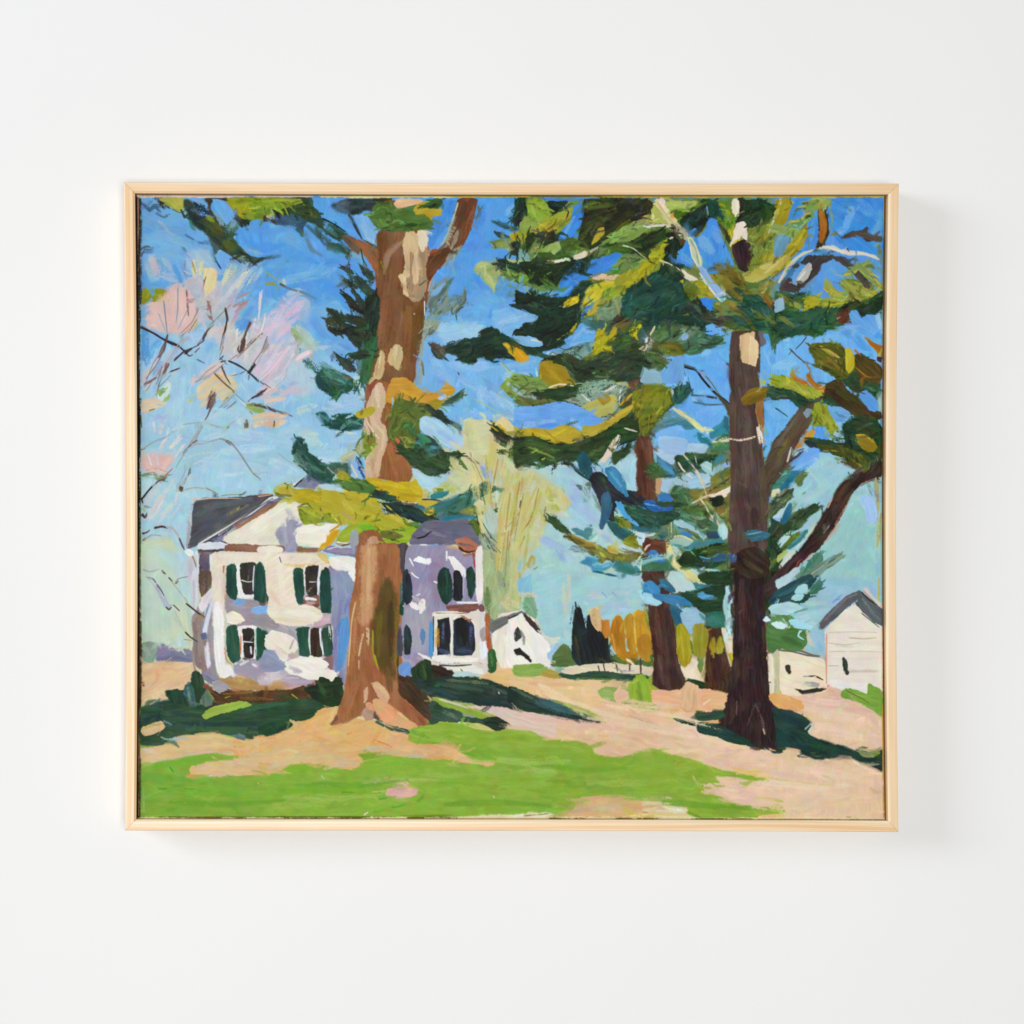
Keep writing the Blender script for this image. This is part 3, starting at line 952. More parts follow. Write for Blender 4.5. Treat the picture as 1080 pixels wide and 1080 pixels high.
W 4a5c2c 4 88 12 86 24
W 1c3222 5 94 12 104 18
P 7a8c40 86 32 96 30 106 24 108 24 108 52 96 54 90 52 86 42
B 9c9830 96 36 108 28 108 50 98 52
W 8fa050 3 88 34 92 46
P a09830 98 50 108 40 108 56 100 58 94 56
P c8bc68 102 34 104 28 106 22 108 19 108 34 105 34
P 74882c 85 64 88 56 94 54 98 60 94 66 88 68
P b0a44a 95 62 104 58 110 56 110 64 100 68 94 72 86 74 81 71 81 68 86 68
S ccc074 1.6 95 63 106 60
S ccc070 1.4 82 71 87 73 92 72
W c4b860 2 84 69 90 70
D c8bc74 3 96 64 106 62
P 5a90d0 104 72 108 68 112 70 112 76 106 76
S 2a2c34 1.4 103 74 106 77
W 6c5c20 8 68 62 76 74
W 7a6c28 8 60 62 66 74 74 80
W 55501f 6 74 68 80 76
W 968c28 6 50 72 62 72
W a0962c 5 52 76 62 84
P 9a982c 36 76 48 74 54 80 60 88 52 90 42 88 34 88
P 5f7028 32 78 40 78 44 84 36 90 28 86
P bcac20 28 75 30 74 30 80 24 85 18 87 20 82 26 78
W 7a8a20 3 20 88 28 80
S c4b820 1 17 77 17 79
P 26402e 16 92 30 84 36 92 34 100 26 106 0 108 0 98
P 28342a 32 96 42 90 50 96 54 104 50 108 30 108
W 48685a 4 40 96 46 104
P 3f88e0 44 90 50 89 54 92 56 98 52 99 48 95
W 5a8fc0 2 50 98 54 104
S dcd4b4 1.4 20 100 24 97 27 96
P a0a424 22 108 28 104 34 103 36 108
W 76702a 5 58 92 62 104
W 9a6f24 3 72 96 78 98
W a8843a 3 70 92 76 100
W 8a8428 4 66 94 74 92
P 285040 64 84 76 80 84 88 92 90 106 100 108 108 60 108 72 106 82 98 80 92 68 90
W 1f3c3a 6 84 92 94 102
P 7a6c2a 92 82 100 84 106 92 106 100 98 96 94 88
W 9c6c34 2 96 92 102 98
W 4a6c34 6 84 78 100 82
W 6a8450 4 100 72 108 84
T 818 203
R 5f9cdc 0 5 92 5 92 108 0 108
P 4490dc 46 6 91 6 91 50 60 50 46 30
W 78b2e0 6 64 14 60 28 56 34
W 5a9ee0 8 70 8 84 20
W 5fa0d4 5 88 16 88 40
W 6aa4d4 4 86 26 80 40
D 5a8cc4 2 60 10 74 8
D 5f7a7c 2 60 12 64 16
W 86b8dc 4 52 34 58 30
P 9c8c1e 0 7 14 7 14 14 8 26 4 30 0 30
S dccfb0 1.4 4 6 4 12 2 20 0 24
W b4b084 1.2 6 6 5 14
S d8ccb0 1 13 7 15 9
P 4a8fd8 15 6 26 6 24 14 20 20 14 22 10 28 12 16
P 4a82c0 10 26 20 28 20 32 12 31 8 28
P 849a54 24 12 30 6 46 6 46 10 38 14 34 15 30 14 25 16
W a0ac5c 3 26 10 38 8
W b4a43c 1 24 10 23 16 26 19
S 2c2c3c 1 36 4 43 4
P 6f9460 11 24 18 24 24 20 30 17 34 17 28 22 20 26 12 27
S d4c040 .9 11 25 20 23 26 18 33 17
S c8b838 .8 12 28 22 26 32 20
S a87830 2 26 18 30 15
P 8c8c24 0 30 10 30 20 32 25 28 28 24 28 34 20 46 14 54 13 60 4 64 0 62 0 54 10 52 16 42 20 36 8 38 0 38
P 8a9850 0 28 8 31 18 31 22 34 16 37 8 37 0 34
S a0a868 2 2 30 14 33
W b0a83c 4 20 38 16 46
P 4f8a98 4 40 12 38 16 40 12 48 4 52 0 54 0 48
W 5a9cc8 3 2 46 8 40
S 94b87c 1.4 14 38 13 44 10 50 4 54
S c8c068 3 0 60 6 56 12 50
P 4a90dc 28 22 36 20 36 30 34 42 30 48 20 50 15 54 20 44 26 38
S 5f8a80 1.4 26 36 28 48
W 5a9ee0 4 32 26 30 40
P 3c3a2c 36 16 40 14 43 20 44 32 41 42 38 48 35 49 34 46 36 40 37 28
P a86824 37 18 40 17 41 22 41 32 40 40 38 43 37 40 38 30
W 6f4a24 2 40 16 42 28
W c07028 2 38 34 38 42
S 35342c 3 38 44 35 48
W 7a9488 2 46 10 48 20 46 32 43 40
W 8a9a78 1.6 45 12 48 24
P 7a8440 47 36 50 33 53 35 50 36
S 4a6a80 .7 50 33 56 40 61 48
P 453c34 56 38 62 35 70 33 78 30 76 34 78 36 75 37 80 37 89 38 89 41 82 41 79 42 75 40 73 37 66 37
W 6a625c 2 64 36 74 33
S 5a544e 1.6 76 38 82 40 88 40
P 3f74a8 2 80 6 72 14 62 22 54 18 64 10 74
S d0ccb4 2.4 3 76 10 66 18 56 24 51 32 49
S 9cb8b8 2 6 72 13 62 20 54
S d8d4c0 2.6 36 48 44 46 50 47 54 49 60 50 72 51 80 53 88 55
S e4d0b4 2 56 51 58 48
S dcd0bc 1.2 57 52 60 46
S 2a3c4a .8 60 47 62 50
W a4c0c0 2 40 49 50 49
W a8ccc4 2 82 54 88 57
P 3c3c3c 22 60 28 56 36 54 44 54 48 53 46 57 40 58 34 64 30 72 24 77 20 78 19 76 26 70 30 62
S 5f5a54 1.6 24 58 34 56 46 54
S 2f3438 2 36 58 34 66 26 74
P b8bcb8 18 74 22 68 28 62 31 62 30 66 26 72 20 77 17 77
S ece8e0 2 18 76 22 72 26 68
W a8a89c 2 26 66 30 60
P 4a4a48 14 62 18 60 20 62 16 64
P 4f4a48 48 54 54 54 58 55 64 60 66 62 62 63 57 61 54 57
W 5f7a94 2 56 56 62 60
P 403834 68 66 74 68 78 74 82 79 78 79 72 72
P 7f9850 58 70 64 64 70 60 78 59 82 60 80 63 74 63 66 66
S d0b838 1.2 58 70 64 68 69 65
S b8a83c 1.2 74 60 81 60
P 86984c 70 62 76 64 84 72 92 80 90 82 82 77 76 70
S d8b840 1 76 64 84 70 88 72
S d4a838 1 84 78 91 83
W 68803c 3 86 64 89 68
W 7a6a2c 3 87 44 89 60
P 584c44 3 80 8 75 11 72 14 77 19 80 21 82 16 83 10 83 4 84
S 3a2e28 1.4 10 73 14 78 20 81
W 5a5048 2 0 70 6 68
P 3a5a3a 0 84 8 84 16 86 22 84 26 90 24 96 14 100 0 104
P 6aa0cc 0 92 5 90 7 96 4 100 0 102
P 8c8c38 4 86 10 90 18 92 22 97 18 98 10 94
P 34542f 14 88 18 85 24 88 24 92
P 9a9c28 24 95 28 88 36 87 38 90 32 94 26 98
W b0b42c 2 28 92 36 88
P 7c8c38 38 92 44 90 52 92 62 88 70 92 60 96 50 98 44 104 38 108 36 106 40 98
S b4b83c 1.4 40 94 50 94 60 93
S 9cac4c 1.4 46 98 40 106
P 94a044 42 72 44 76 50 82 56 84 60 88 54 92 46 86 41 80
S d4b044 1 46 82 52 85 57 88
S d4a838 1.6 41 81 44 84
P 8a9440 56 74 64 74 74 76 82 80 86 86 84 92 76 92 66 90 58 80
W a8a850 3 60 76 72 80
W 6a7c34 4 70 84 80 90
P a4a454 66 92 72 84 80 84 86 88 80 94 80 96 74 94
S c0b868 1 70 90 84 90
P 27402c 26 100 32 94 40 92 36 102 28 106 20 108 0 108 0 104
P 28382a 50 100 64 92 76 95 88 92 90 100 82 106 70 104 60 100 56 106 50 108 44 108
W 3f4c26 4 62 98 74 102
P 5a3424 54 102 60 98 64 100 60 108 52 108
S b08068 1.2 52 106 54 105
S 9ca058 1 62 94 66 98
P 5c9ee0 62 103 66 99 70 104 76 106 80 103 84 108 60 110
P 7ab4dc 84 106 88 100 92 98 92 110
S 8a8444 1.4 91 60 91 108
T 143 338
R a4cbe0 2 0 108 0 108 108 2 108
B d9b9ae 9 -2 50 -2 50 6 44 11 34 11 22 10 12 6
B e4c0ae 30 -2 44 -2 42 8 36 11 30 8
B c8b48c 40 6 48 0 54 2 50 8 44 11
B a8c8e0 24 12 48 10 58 4 66 12 62 20 48 24 36 20
W 4a90d4 7 8 10 8 26 10 36
W 5a9cd8 6 10 32 16 22 22 16
W 7cb0e0 5 18 12 30 20 36 22
W 68a4dc 6 17 44 22 36
W 5a98d4 4 16 46 20 40
W c8bcc0 4 6 50 14 40 22 26
W b8b8c8 3 14 52 26 32 34 20
W c4d0d8 4 22 60 36 40
W cfc8c8 3 8 58 18 50
W cccac8 4 10 42 6 54
B c9c6c8 62 8 80 0 108 0 108 44 98 44 88 36 76 32 70 22
W 5f9ee0 5 86 2 94 8 88 12
W 4f90d4 4 90 0 100 2
W dcd0cc 4 80 20 96 4
W d4c4c8 5 84 34 104 10
W d8c4d0 5 98 36 108 22
W d8b4d0 4 102 46 108 36
W c8bcbc 5 84 10 76 26
W d8c8bc 4 66 4 62 14
W d4b8ac 4 70 10 80 4
W c4c0c4 4 90 40 104 30
W dce4e4 1.6 94 12 97 4
W e0dcd8 1.4 85 10 86 26
W e0d8d0 1.4 93 36 95 24
W dcc0b4 4 70 34 60 44 46 52
W d4c0b8 4 76 36 64 40
W e0ccb8 3 64 38 54 46
W d9c4c0 3 48 54 50 46
W 8fc0e4 6 58 18 64 22 58 30
W 7cb4e4 5 64 20 60 26
W a0cae0 8 46 30 32 46 34 70
W a8cce0 8 40 50 36 66 26 84
W a4c8dc 8 8 92 30 80 44 70
W b4d4e0 8 60 100 80 96 100 100
W 9cc8e0 8 90 94 106 96
W a8d0dc 8 70 80 90 74
W b0d0dc 6 56 84 72 78
W b8d8d4 3 22 68 30 56
W c0dcd0 3 24 68 29 60
W 86a870 2 20 62 24 58
W 94b46c 2 25 68 29 64
P dccab0 6 67 20 67 20 70 14 76 5 76
W c8c8a8 2 8 68 18 67
D 7a9440 1 11 77 16 75
W c8ccb8 3 20 70 16 64
P dcc8a0 56 52 66 44 78 46 84 54 78 60 70 62 58 70 54 68 52 60
P d8c49c 66 56 80 52 86 56 74 68
W dccca0 3 64 50 82 54
W d8c8a8 2 80 48 84 44
W a8c8dc 1.4 54 56 62 52 82 46
W a4c4d8 1.2 52 62 66 56 84 50
W a4c8dc 1.2 66 64 80 58 86 53
S a8c0d4 1 56 62 72 52
S 9cb8cc .9 58 50 68 42 76 36
W c4cca4 4 45 68 50 63
W b0bc7c 2 46 68 50 63
W d8c49c 3 56 72 60 66
S 3f3230 1.4 5 5 12 9 22 15 36 21 42 27
S 6a5854 1.6 27 13 24 20 20 28
S 8a7c84 .8 25 22 15 36 8 54
S 5c4440 1.2 27 12 25 18
S 3a3232 1.6 33 33 40 27 46 24
S 3a2c2a 1 41 25 45 30 48 29
S 5a5460 .9 46 24 52 21 58 17
S 3f3444 .8 50 27 54 23
D 4a5a70 1 52 33 58 36
S 4a3834 1.8 57 16 60 10
S 6f6464 .8 60 9 66 4
S 8a7870 .9 38 14 48 4
S 4a3c38 1.2 77 0 76 8 75 11
S 8a8078 .8 75 11 74 18 73 22
P 5a4640 87 28 86 24 89 18 92 14 93 18 91 25
S 5a4234 1.8 97 2 94 9 92 14
S 6f5c50 1.2 97 20 102 15 107 11
S 7c6c60 .9 91 24 96 19 99 15
S 8a7a70 .8 86 29 80 33
S 9a8a80 1.2 74 22 71 30
S 4a3a34 1.2 71 33 74 30
S 3a302c 1 79 34 86 38 92 41
S 2a2c2e 2 95 44 98 40 100 36
S 3f3438 .9 97 45 102 49 108 54
S 6a5a58 .7 92 43 88 45 80 47
S 4f4038 1.2 72 35 76 34
S 8a8288 .7 68 38 60 43 52 52
S 5a4c44 .9 73 39 76 46 78 51
S 6f5c3c 1.8 67 44 74 51 83 61
S 8c7848 .8 70 46 80 57
S 9a5f48 1 26 36 22 48
S 7a5850 1.6 28 36 24 44
S 8a706c 1 22 48 19 56
S b0a8ac .8 18 58 17 64
S 5a4440 1.2 30 43 36 41
S 8a8488 .7 28 44 38 40
S 7a6460 1.4 11 53 17 49
S 9a8884 .8 7 56 14 50
S 6a8078 .7 20 56 30 46
P 584c50 63 60 67 58 68 62 66 68 63 74 61 72
S b07a5c 1.2 64 60 65 56
S 3a3438 .9 62 65 60 75
S 5a5050 .9 66 70 62 78 59 84
S 8a8c90 1 59 85 54 94 49 103 44 108
S 5a5250 1 52 101 48 104
S 8fa4a8 .9 80 62 72 72 66 78
S 7a8484 .8 85 68 80 73
S 6f7c74 .7 74 74 78 71
S 4f7c3c 1.6 76 66 78 65
S b89c5c 1 74 68 76 66
P a4b474 93 71 96 70 100 74 94 74
P 93a85c 97 73 104 72 108 76 108 78 100 77
W c8d8d8 1.6 84 62 94 73
S 6a8490 .8 84 62 92 69
S 4a4044 1 98 66 104 62 108 60
S 6a3a30 1 102 64 108 59
S 5f5468 1.2 100 70 108 74
S 7fa070 1.4 96 77 99 79
P d8ccac 96 82 108 78 108 82 100 84
P dccab0 95 85 108 84 108 88 98 90
S a8c0c0 .8 95 84 108 83
P 7a6850 92 84 95 84 95 90 92 91
S 9a9c9c 1 66 90 74 90 82 86 88 82
S 5a4c48 1.2 77 91 79 91
W a8bcc0 1 50 84 60 88 68 90
W b0c0bc .9 40 88 52 86
S 9ab0b4 .9 46 108 54 102 66 102 74 99
S 94a8a8 1 74 100 80 104 84 108
S 6a6460 1 76 102 80 105
S 94a8ac .9 8 107 18 101 26 98 32 94
W dcdcd8 1.4 16 90 15 84
W d8d8d4 1.4 22 104 28 96
W d8d4cc 2 32 92 44 88
W d8d8d0 3 30 106 38 99
W dccfc4 1.4 20 108 26 100
D 3a3028 2 4 66 3 108
D 4f5a34 1.4 4 80 5 90
T 278 338
R 96c4e2 0 0 108 0 108 108 0 108
B 68a8e2 40 -2 98 -2 90 36 76 44 60 36 48 20
W 5f9fdc 7 44 4 52 14
W 7fb4e0 7 54 18 66 24
W 68a4e4 8 66 16 76 26
W 5a96e4 3 70 22 73 25
W 84b8e0 7 56 26 64 36
B c4c4d4 0 0 20 0 30 18 34 34 26 44 12 56 0 60
B c0bccc 0 22 18 20 20 40 0 54
W d8c0d4 4 0 8 14 4 22 2
W d9c8d0 4 0 28 14 16 20 14
W e0b8c4 3 12 14 18 8
W b4b8d4 5 10 20 22 10
W a0c0e0 5 10 18 20 14
W dcc4d4 2 2 42 12 32 20 24
S e0ccd0 1 0 38 10 30 22 24
S d8c8d0 1 2 46 14 34 22 28
W d8c0cc 4 2 48 14 36
W d0c8d0 3 4 56 18 44
S dcd4d4 1 0 62 12 54 20 44
S 9cacb4 .7 10 56 18 48 20 40
S 9aa0a4 .7 0 28 4 14
W c8a8b4 2 0 50 4 46
B b0ccd8 22 36 44 36 44 60 30 64 22 56
B a8c4c0 24 6 32 4 42 16 46 26 36 26 28 18
D 849c68 3 24 10 28 14 30 22
W a0b88c 3 28 6 24 12
W b8ccc4 4 36 10 42 22
W b4c4b8 3 30 18 36 24
P 7f9ca4 26 24 31 23 32 27 28 29
W a8b8c8 3 30 28 40 24
P e0ccd0 28 31 36 26 41 25 40 28 32 33 26 35
S d8b8c4 1 28 32 40 26
W b8c8d8 3 44 24 56 22
W c4b8c8 5 22 60 36 58
W d9c0b8 5 14 62 24 58
W dcc8b8 5 2 70 18 66
W d4c4bc 4 2 60 14 58
W b0c8dc 4 24 66 34 64
P 3a3c2c 52 0 60 -2 80 -2 88 2 96 8 95 24 88 22 82 20 78 22 75 18 72 12 64 10 60 11 55 8
W 4f5444 2 58 2 68 6
W 2a2e24 2 55 6 62 11
D 7fa0b0 1.4 58 4 70 4
W 46503a 3 74 4 82 14
P 33422e 86 -2 97 -2 96 24 88 24 84 12
P 36604a 82 18 90 18 95 22 94 32 90 44 89 60 86 70 82 66 80 54 80 40 78 32
W 2f7040 4 90 28 88 40 87 54
P 3f7034 91 26 94 30 91 40 89 52 87 50
W 4a6a78 3 83 20 84 24
Q 5a8088 78 30 84 32 84 44 79 44
P 363c30 72 30 78 28 86 25 88 30 82 31 76 32
P 4a5048 62 29 66 32 71 36 76 33 77 36 74 38 77 43 72 42 67 37 63 33
P b0ccd8 76 48 81 47 84 52 86 62 84 64 80 58 77 52
D 2a5a4c 2 84 54 87 62 86 69
D 3a6a5c 2 78 52 82 66 86 68
S 5a5a40 .8 79 36 80 46
Q 4f8078 33 34 38 32 46 38 48 42 44 44 37 40
W 3a5a4c 3 34 34 42 40
W c4a464 2 40 29 41 32
P 2c5448 44 48 50 40 60 42 70 46 76 50 76 56 72 60 66 62 62 67 58 65 52 60 46 56
W 5f9088 5 50 38 60 44 70 50
W 4f887c 4 52 44 64 52 74 54
D 6a9a90 4 48 36 56 40
W 1f4444 6 46 50 54 58 60 64
W 2f5c34 4 58 60 68 58
W 1f3c48 3 54 56 58 60
D 3a7068 3 60 46 72 54
S 6a6038 2 68 47 74 49
S a89860 .9 76 50 76 57
W a4c4e0 8 70 66 82 64
W a8c8e4 7 60 76 82 70
W b0cce0 6 56 70 66 72
W b8ccdc 4 82 62 86 70
W c8d4c8 3 50 74 58 76 62 80
W b8d4d4 7 30 76 44 72
W b8d4d4 8 36 98 48 104
W bcd8cc 4 34 94 46 96
W a4c8d8 7 60 100 80 100
W d0dccc 3 62 94 78 95
W a8cce0 7 14 96 30 88
P 1f4c44 45 78 52 78 56 84 60 84 64 80 72 79 80 80 84 82 84 90 80 92 70 93 60 92 52 88 47 84
W 4f8a84 3 47 79 54 84
D 5f8f84 4 66 91 74 86 82 88
W 163a34 4 56 88 62 88
D a8c8d8 2 70 82 78 79
P 24443c 25 101 29 98 33 100 34 106 36 110 26 110
D 24443c 3 24 100 34 101
P d9b8a0 0 78 8 78 16 80 15 84 4 83 0 82
P d9c4b0 2 84 14 84 20 85 12 90 4 88
S a4c4c4 1 0 83 10 84 18 83
S 4a3030 2 0 73 6 75 10 77
S 7a6868 1.2 10 76 18 78 24 81
S 7a6048 1.2 9 86 8 90
S 8a4c34 1.4 0 60 3 57
S 6a5040 .7 0 53 6 57
P 7c5238 97 -2 108 -2 108 110 84 110 85 90 88 68 90 48 92 36 95 24
W 6a4630 5 92 42 91 60
W 8c5c40 5 102 4 100 22
W 6f4a34 6 104 20 102 50
P c8a878 93 40 97 30 100 24 102 32 101 46 97 50 94 47
W d8c8a0 2 98 32 100 26
P c0a070 104 32 110 26 110 40 105 38
P d8bc9c 86 74 90 66 94 56 97 53 101 58 104 66 104 78 99 84 96 86 98 92 104 98 103 108 95 110 94 100 88 94 85 88
W e8d8bc 4 98 62 99 76
W c49c80 3 88 74 93 62
W d8b490 4 97 90 102 100
W e4ccb0 1.6 88 90 94 98 96 106
W a87858 2 90 84 94 88
S 9c7c5c 1 87 86 93 96
P 96603c 98 88 104 82 110 80 110 90 102 92
P a05c38 102 98 110 98 110 110 103 110
W 5f6c2c 5 104 94 108 90
P 6f8430 84 96 88 98 94 102 94 108 84 110
W 9a6434 4 88 100 94 104
P b0a034 78 78 84 76 92 73 94 76 94 80 88 82 82 82 79 82
W c4b040 2 80 79 90 76
W 98862c 1.4 84 82 92 81
P b8902c 108 52 102 66 106 68 112 66
S a4a46c 1.6 84 92 84 108
T 413 338
R 7cb6e6 24 0 108 0 108 108 20 108
B a4cce6 40 2 76 2 76 14 60 18 46 20 38 12
B 78b2e4 26 12 40 14 40 50 26 60 22 50
W 86b8e4 8 36 36 50 52
W 96c4e8 8 56 38 86 38
W 94c2e4 8 60 50 84 64 100 76
W a4cae8 6 74 60 78 72
W 8cbcea 8 62 76 90 84
W 7cb0e4 6 54 44 66 52 72 54
W 6fa4d0 5 78 50 90 60
W 7fb0d8 4 86 56 94 62
W 5a9ce4 7 84 34 96 36 108 40
W a0c8e0 6 96 48 108 42
W a0c8e4 8 92 66 106 80
D c4c48c 1.4 92 36 100 44
S b4bc80 .9 70 66 84 74 96 80
S a0ac84 .7 88 62 100 68
W c4d0c0 2 90 80 104 84
W a8c4c8 2 98 80 108 84
S 2f5058 1 56 44 57 46
P 84583a -2 -2 27 -2 25 10 22 30 19 44 18 56 10 60 6 68 2 78 2 110 -10 110 -10 -2
W 6f4826 5 20 0 18 20 15 46
W 94643c 5 8 2 6 18
W 8a6034 3 14 4 12 26
W a05c3c 4 9 30 9 48
W 5f4226 4 23 2 21 20
W 7a4c34 5 2 44 12 40
P d0b48a -2 24 4 20 8 23 10 26 9 32 5 42 0 38 -2 38
W e0c8a0 2 2 28 7 24
D d8bc90 2 0 38 6 40
Q 9a9c98 24 16 27 16 26 38 26 50 22 56 18 54 20 44 23 32
D 7a9cc0 3 21 54 24 46 25 34
D 5f6448 1.4 26 36 27 46
D a8a890 2 24 18 24 32
P 8a9c8c 27 0 40 0 38 8 32 10 28 14 26 12
W 9aa894 3 30 2 28 10
S 9c8c3c 1.4 37 7 38 4
S 9a8c70 1.2 42 0 45 1
D 6a7468 2 26 14 24 22
P 23362c 42 24 50 20 60 19 72 17 78 16 77 11 84 9 88 7 94 11 104 18 110 20 110 34 96 32 84 32 80 33 72 30 66 30 68 35 64 34 60 37 57 32 54 29 46 27
D 23362c 4 48 20 56 18
P 3f4a40 33 20 38 20 43 24 46 27 42 32 36 28 34 24
S 6a4c34 1.6 34 19 39 21 44 24
W 24362c 2 36 28 42 32
D 24362c 2 56 19 62 16
D 4a4a3a 2 44 22 58 26
D 283828 3 62 16 70 18
D 9cc8e4 1 69 22 74 22
D 4a4c44 2 76 9 84 6
W 2f4a34 5 80 20 94 16
P 243a2c 104 3 110 1 110 12 105 10
P c49c24 94 20 99 18 110 21 110 34 104 31 100 28 97 24
W d8b02c 2 97 21 106 28
D 8f8428 3 100 24 106 26
P c8963a -2 52 4 51 7 48 12 48 16 52 19 54 20 58 28 61 36 61 40 60 44 57 50 55 53 58 51 63 44 65 38 66 32 69 26 71 18 69 12 66 6 65 0 66 -4 66
W d8a834 3 10 60 20 64 28 66 38 63
W b07c30 3 16 60 26 63 34 62
S d4a030 2.4 40 61 46 58 51 58
W c08a34 4 6 54 13 50
W d0983c 4 0 56 6 62
W c08830 2 14 52 18 56
S b87c30 1 8 52 12 62
P b0cce8 42 65 46 63 50 65 46 67
P 3f5f50 44 68 50 65 56 62 60 61 60 64 54 68 48 71 44 72
W 6a8c88 2 46 72 56 68 60 66
W c8c880 3 60 63 65 61
P a8922c 34 66 40 65 45 69 44 73 38 74 33 70
W 7a7028 2 34 66 40 72
P c8945c 2 66 6 64 5 68 2 70
P 9cbccc 0 66 2 65 2 72 2 78 0 80
P 5a6a2c 4 70 8 65 14 67 22 70 30 70 36 74 36 80 30 82 26 86 22 92 24 98 14 100 0 100 2 80
W 4a6030 4 6 68 14 70 22 72
W 7a7c34 4 6 78 20 78 32 80
W 3f6a34 6 6 88 16 90 22 84
W 2f5c40 5 14 92 22 86
W 7f8434 2 22 78 34 81
W 4f7430 4 2 96 12 94
P 27382c 30 72 33 71 36 76 42 76 46 82 54 88 52 88 46 86 42 82 36 80 32 76
S b0c4b8 1 33 70 37 75
W 5f7a70 4 53 87 57 90 58 96
D 4a6458 3 54 88 60 94
P a4cce4 24 82 30 81 38 84 46 88 52 94 60 98 60 108 54 108 44 104 36 98 28 96 24 90
W b4d4e0 3 26 83 34 86 44 90
W 86b8e4 5 34 92 48 98 58 106
S c0d8dc 1 24 86 26 92 30 97
W c8d0b0 3 50 88 56 96
P d0d0a4 60 92 62 84 70 84 80 84 90 88 96 98 100 108 50 112 56 108 60 106
W c4c890 6 66 90 66 106
W d8d4a4 4 70 88 74 104
W bccba0 4 62 88 70 84
P dccf94 92 82 98 84 104 92 96 96 90 90
W c8c480 4 84 100 92 108
W d0cc94 3 96 90 104 98
W c0b85c 2 104 90 108 92
S c0aa1c 2.4 88 88 94 92 98 96
P 2f3c28 84 88 88 88 92 94 98 98 110 102 110 108 98 106 92 100 88 94
S b0a428 2 84 92 90 98
D 4a5a34 2 92 104 100 108
P 9c9c50 98 94 110 92 110 98 100 97
P 86a044 92 56 96 51 104 47 110 46 110 66 104 64 98 62
W 9cac50 3 98 54 108 50
W 6a8c40 3 100 60 108 60
W 5a7c7c 3 104 68 108 70
P 2c4438 18 98 26 96 32 98 36 100 40 106 44 110 18 110 14 104
D 2c4038 2 30 98 36 104
W 4f7c84 4 22 104 28 100
P 7f9434 8 102 16 98 22 104 20 110 8 110
W b4a034 2 10 104 16 108
P c4683c 4 100 8 98 9 102 7 104
P 303a24 2 102 6 104 10 110 0 110
W b8c490 2 38 98 44 106
T 548 338
R 36482a 0 0 108 0 108 108 0 108
P 22382c 10 -2 50 -2 48 6 40 14 36 20 30 24 14 28 0 22 0 12 10 8
P 68a4e0 -2 -2 10 -2 9 1 0 2
P 9cc8e8 -2 12 6 12 14 13 19 15 20 18 16 20 8 19 0 19 -2 18
S c4d8c8 2 14 15 18 16 18 18
D c0d0b8 1 2 12 12 14
P b8a820 43 2 48 2 47 6 42 11 36 13 33 16 30 16 32 12 38 10
W d0c838 1.4 44 3 40 9
S d4c42c 1.4 31 15 35 12
P 68a6e4 52 2 56 4 64 8 64 14 62 18 54 18 44 22 36 26 34 30 26 30 20 27 30 24 40 20 38 17 44 12
W 86b8e4 4 46 16 54 6
W 88bce4 4 54 8 62 10
D a4cce8 2 24 27 34 28
W 84b4dc 4 44 20 58 18
Q 84a8a8 44 24 56 19 64 17 62 24 54 32 50 34 46 30 40 28
D 6a8c78 4 48 28 58 20
W 4a7c80 5 54 0 64 4 70 8
W 3a6050 6 62 4 74 2
P a8a020 62 28 64 18 67 8 72 10 75 16 74 20 78 22 78 25 70 26 64 30 56 34 56 30
W c0b424 2.4 66 20 71 12
W b4aa20 3 70 24 77 23
W 98941f 3 58 32 66 26
P b0a224 76 12 80 6 82 6 82 12 78 18 75 17
W 5a7830 4 84 18 92 12
P 6a6434 84 4 94 4 96 0 98 2 94 8 88 10
W 7a5444 3 86 3 96 2
P 2c4850 82 10 90 9 94 10 90 13 84 14
P c0b820 92 7 98 4 100 1 104 3 100 9 98 13 94 13
S a49c1c 1 93 12 98 6
P e0dcc8 106 18 108 14 112 12 110 24 106 26
S c8b49c 1.2 100 25 104 22 106 23
W 3a4c20 6 78 28 98 24 106 20
W 445c24 5 86 22 96 14
P 2f3f2a 12 28 28 30 42 29 50 34 60 34 68 28 80 26 96 26 100 34 92 42 80 48 64 50 56 55 48 50 42 42 34 38 24 34
W 42583a 5 60 36 76 30 88 30
W 4a5a2c 3 44 38 56 38 70 36
W 3c3c24 4 40 32 48 34
W 8f882c 2 36 32 38 34
S a4a028 1.6 70 30 72 29
P 6fb0e4 -2 34 6 30 10 29 20 32 17 36 16 44 17 50 12 48 4 46 -2 46
W a0c8e4 3 0 42 8 46
S b4d4e8 2 14 40 15 48
P d49a20 -2 22 2 23 5 28 8 32 6 35 2 36 -2 33
W e0ac28 2 0 26 5 32
P 9c8420 17 36 24 33 30 36 36 40 41 42 42 47 46 51 44 53 36 53 30 56 24 58 20 52 17 46
W b09424 4 22 38 30 48
W 8a7820 5 26 36 38 46
W a8942c 3 24 54 34 50
S d0b428 1.2 18 44 18 50
S a8c4dc 1.6 19 52 21 54
S e8dcc0 1.8 25 57 32 54 38 54 45 55
S c4bc94 1 46 54 52 53 55 55
P 6f8f48 -2 47 8 47 16 50 22 54 25 58 18 60 8 58 0 62 -2 62
W 84a050 4 0 50 10 52 18 56
W 5a7a38 4 0 60 10 60
P 25381f 10 60 24 58 32 56 42 56 52 54 54 57 50 62 42 65 34 68 26 68 14 66
P 5a6a34 -2 62 8 60 16 66 24 69 12 71 0 70
W 4a6a34 3 20 70 34 66
P 6aa8e4 -2 72 14 71 26 69 34 69 46 72 52 74 58 80 66 84 68 86 58 87 52 86 53 94 46 92 40 90 34 92 28 92 18 94 -2 90
W 8cbce6 8 2 82 16 84
W 84b8e4 7 20 76 36 80
W 3f8ae4 4 18 88 28 90 32 88
W 5a9ce6 4 44 74 56 82 66 84
W 9cc8e8 5 38 82 50 90
W 4f92e0 5 26 70 34 72
D 7a9040 1 31 71 33 71
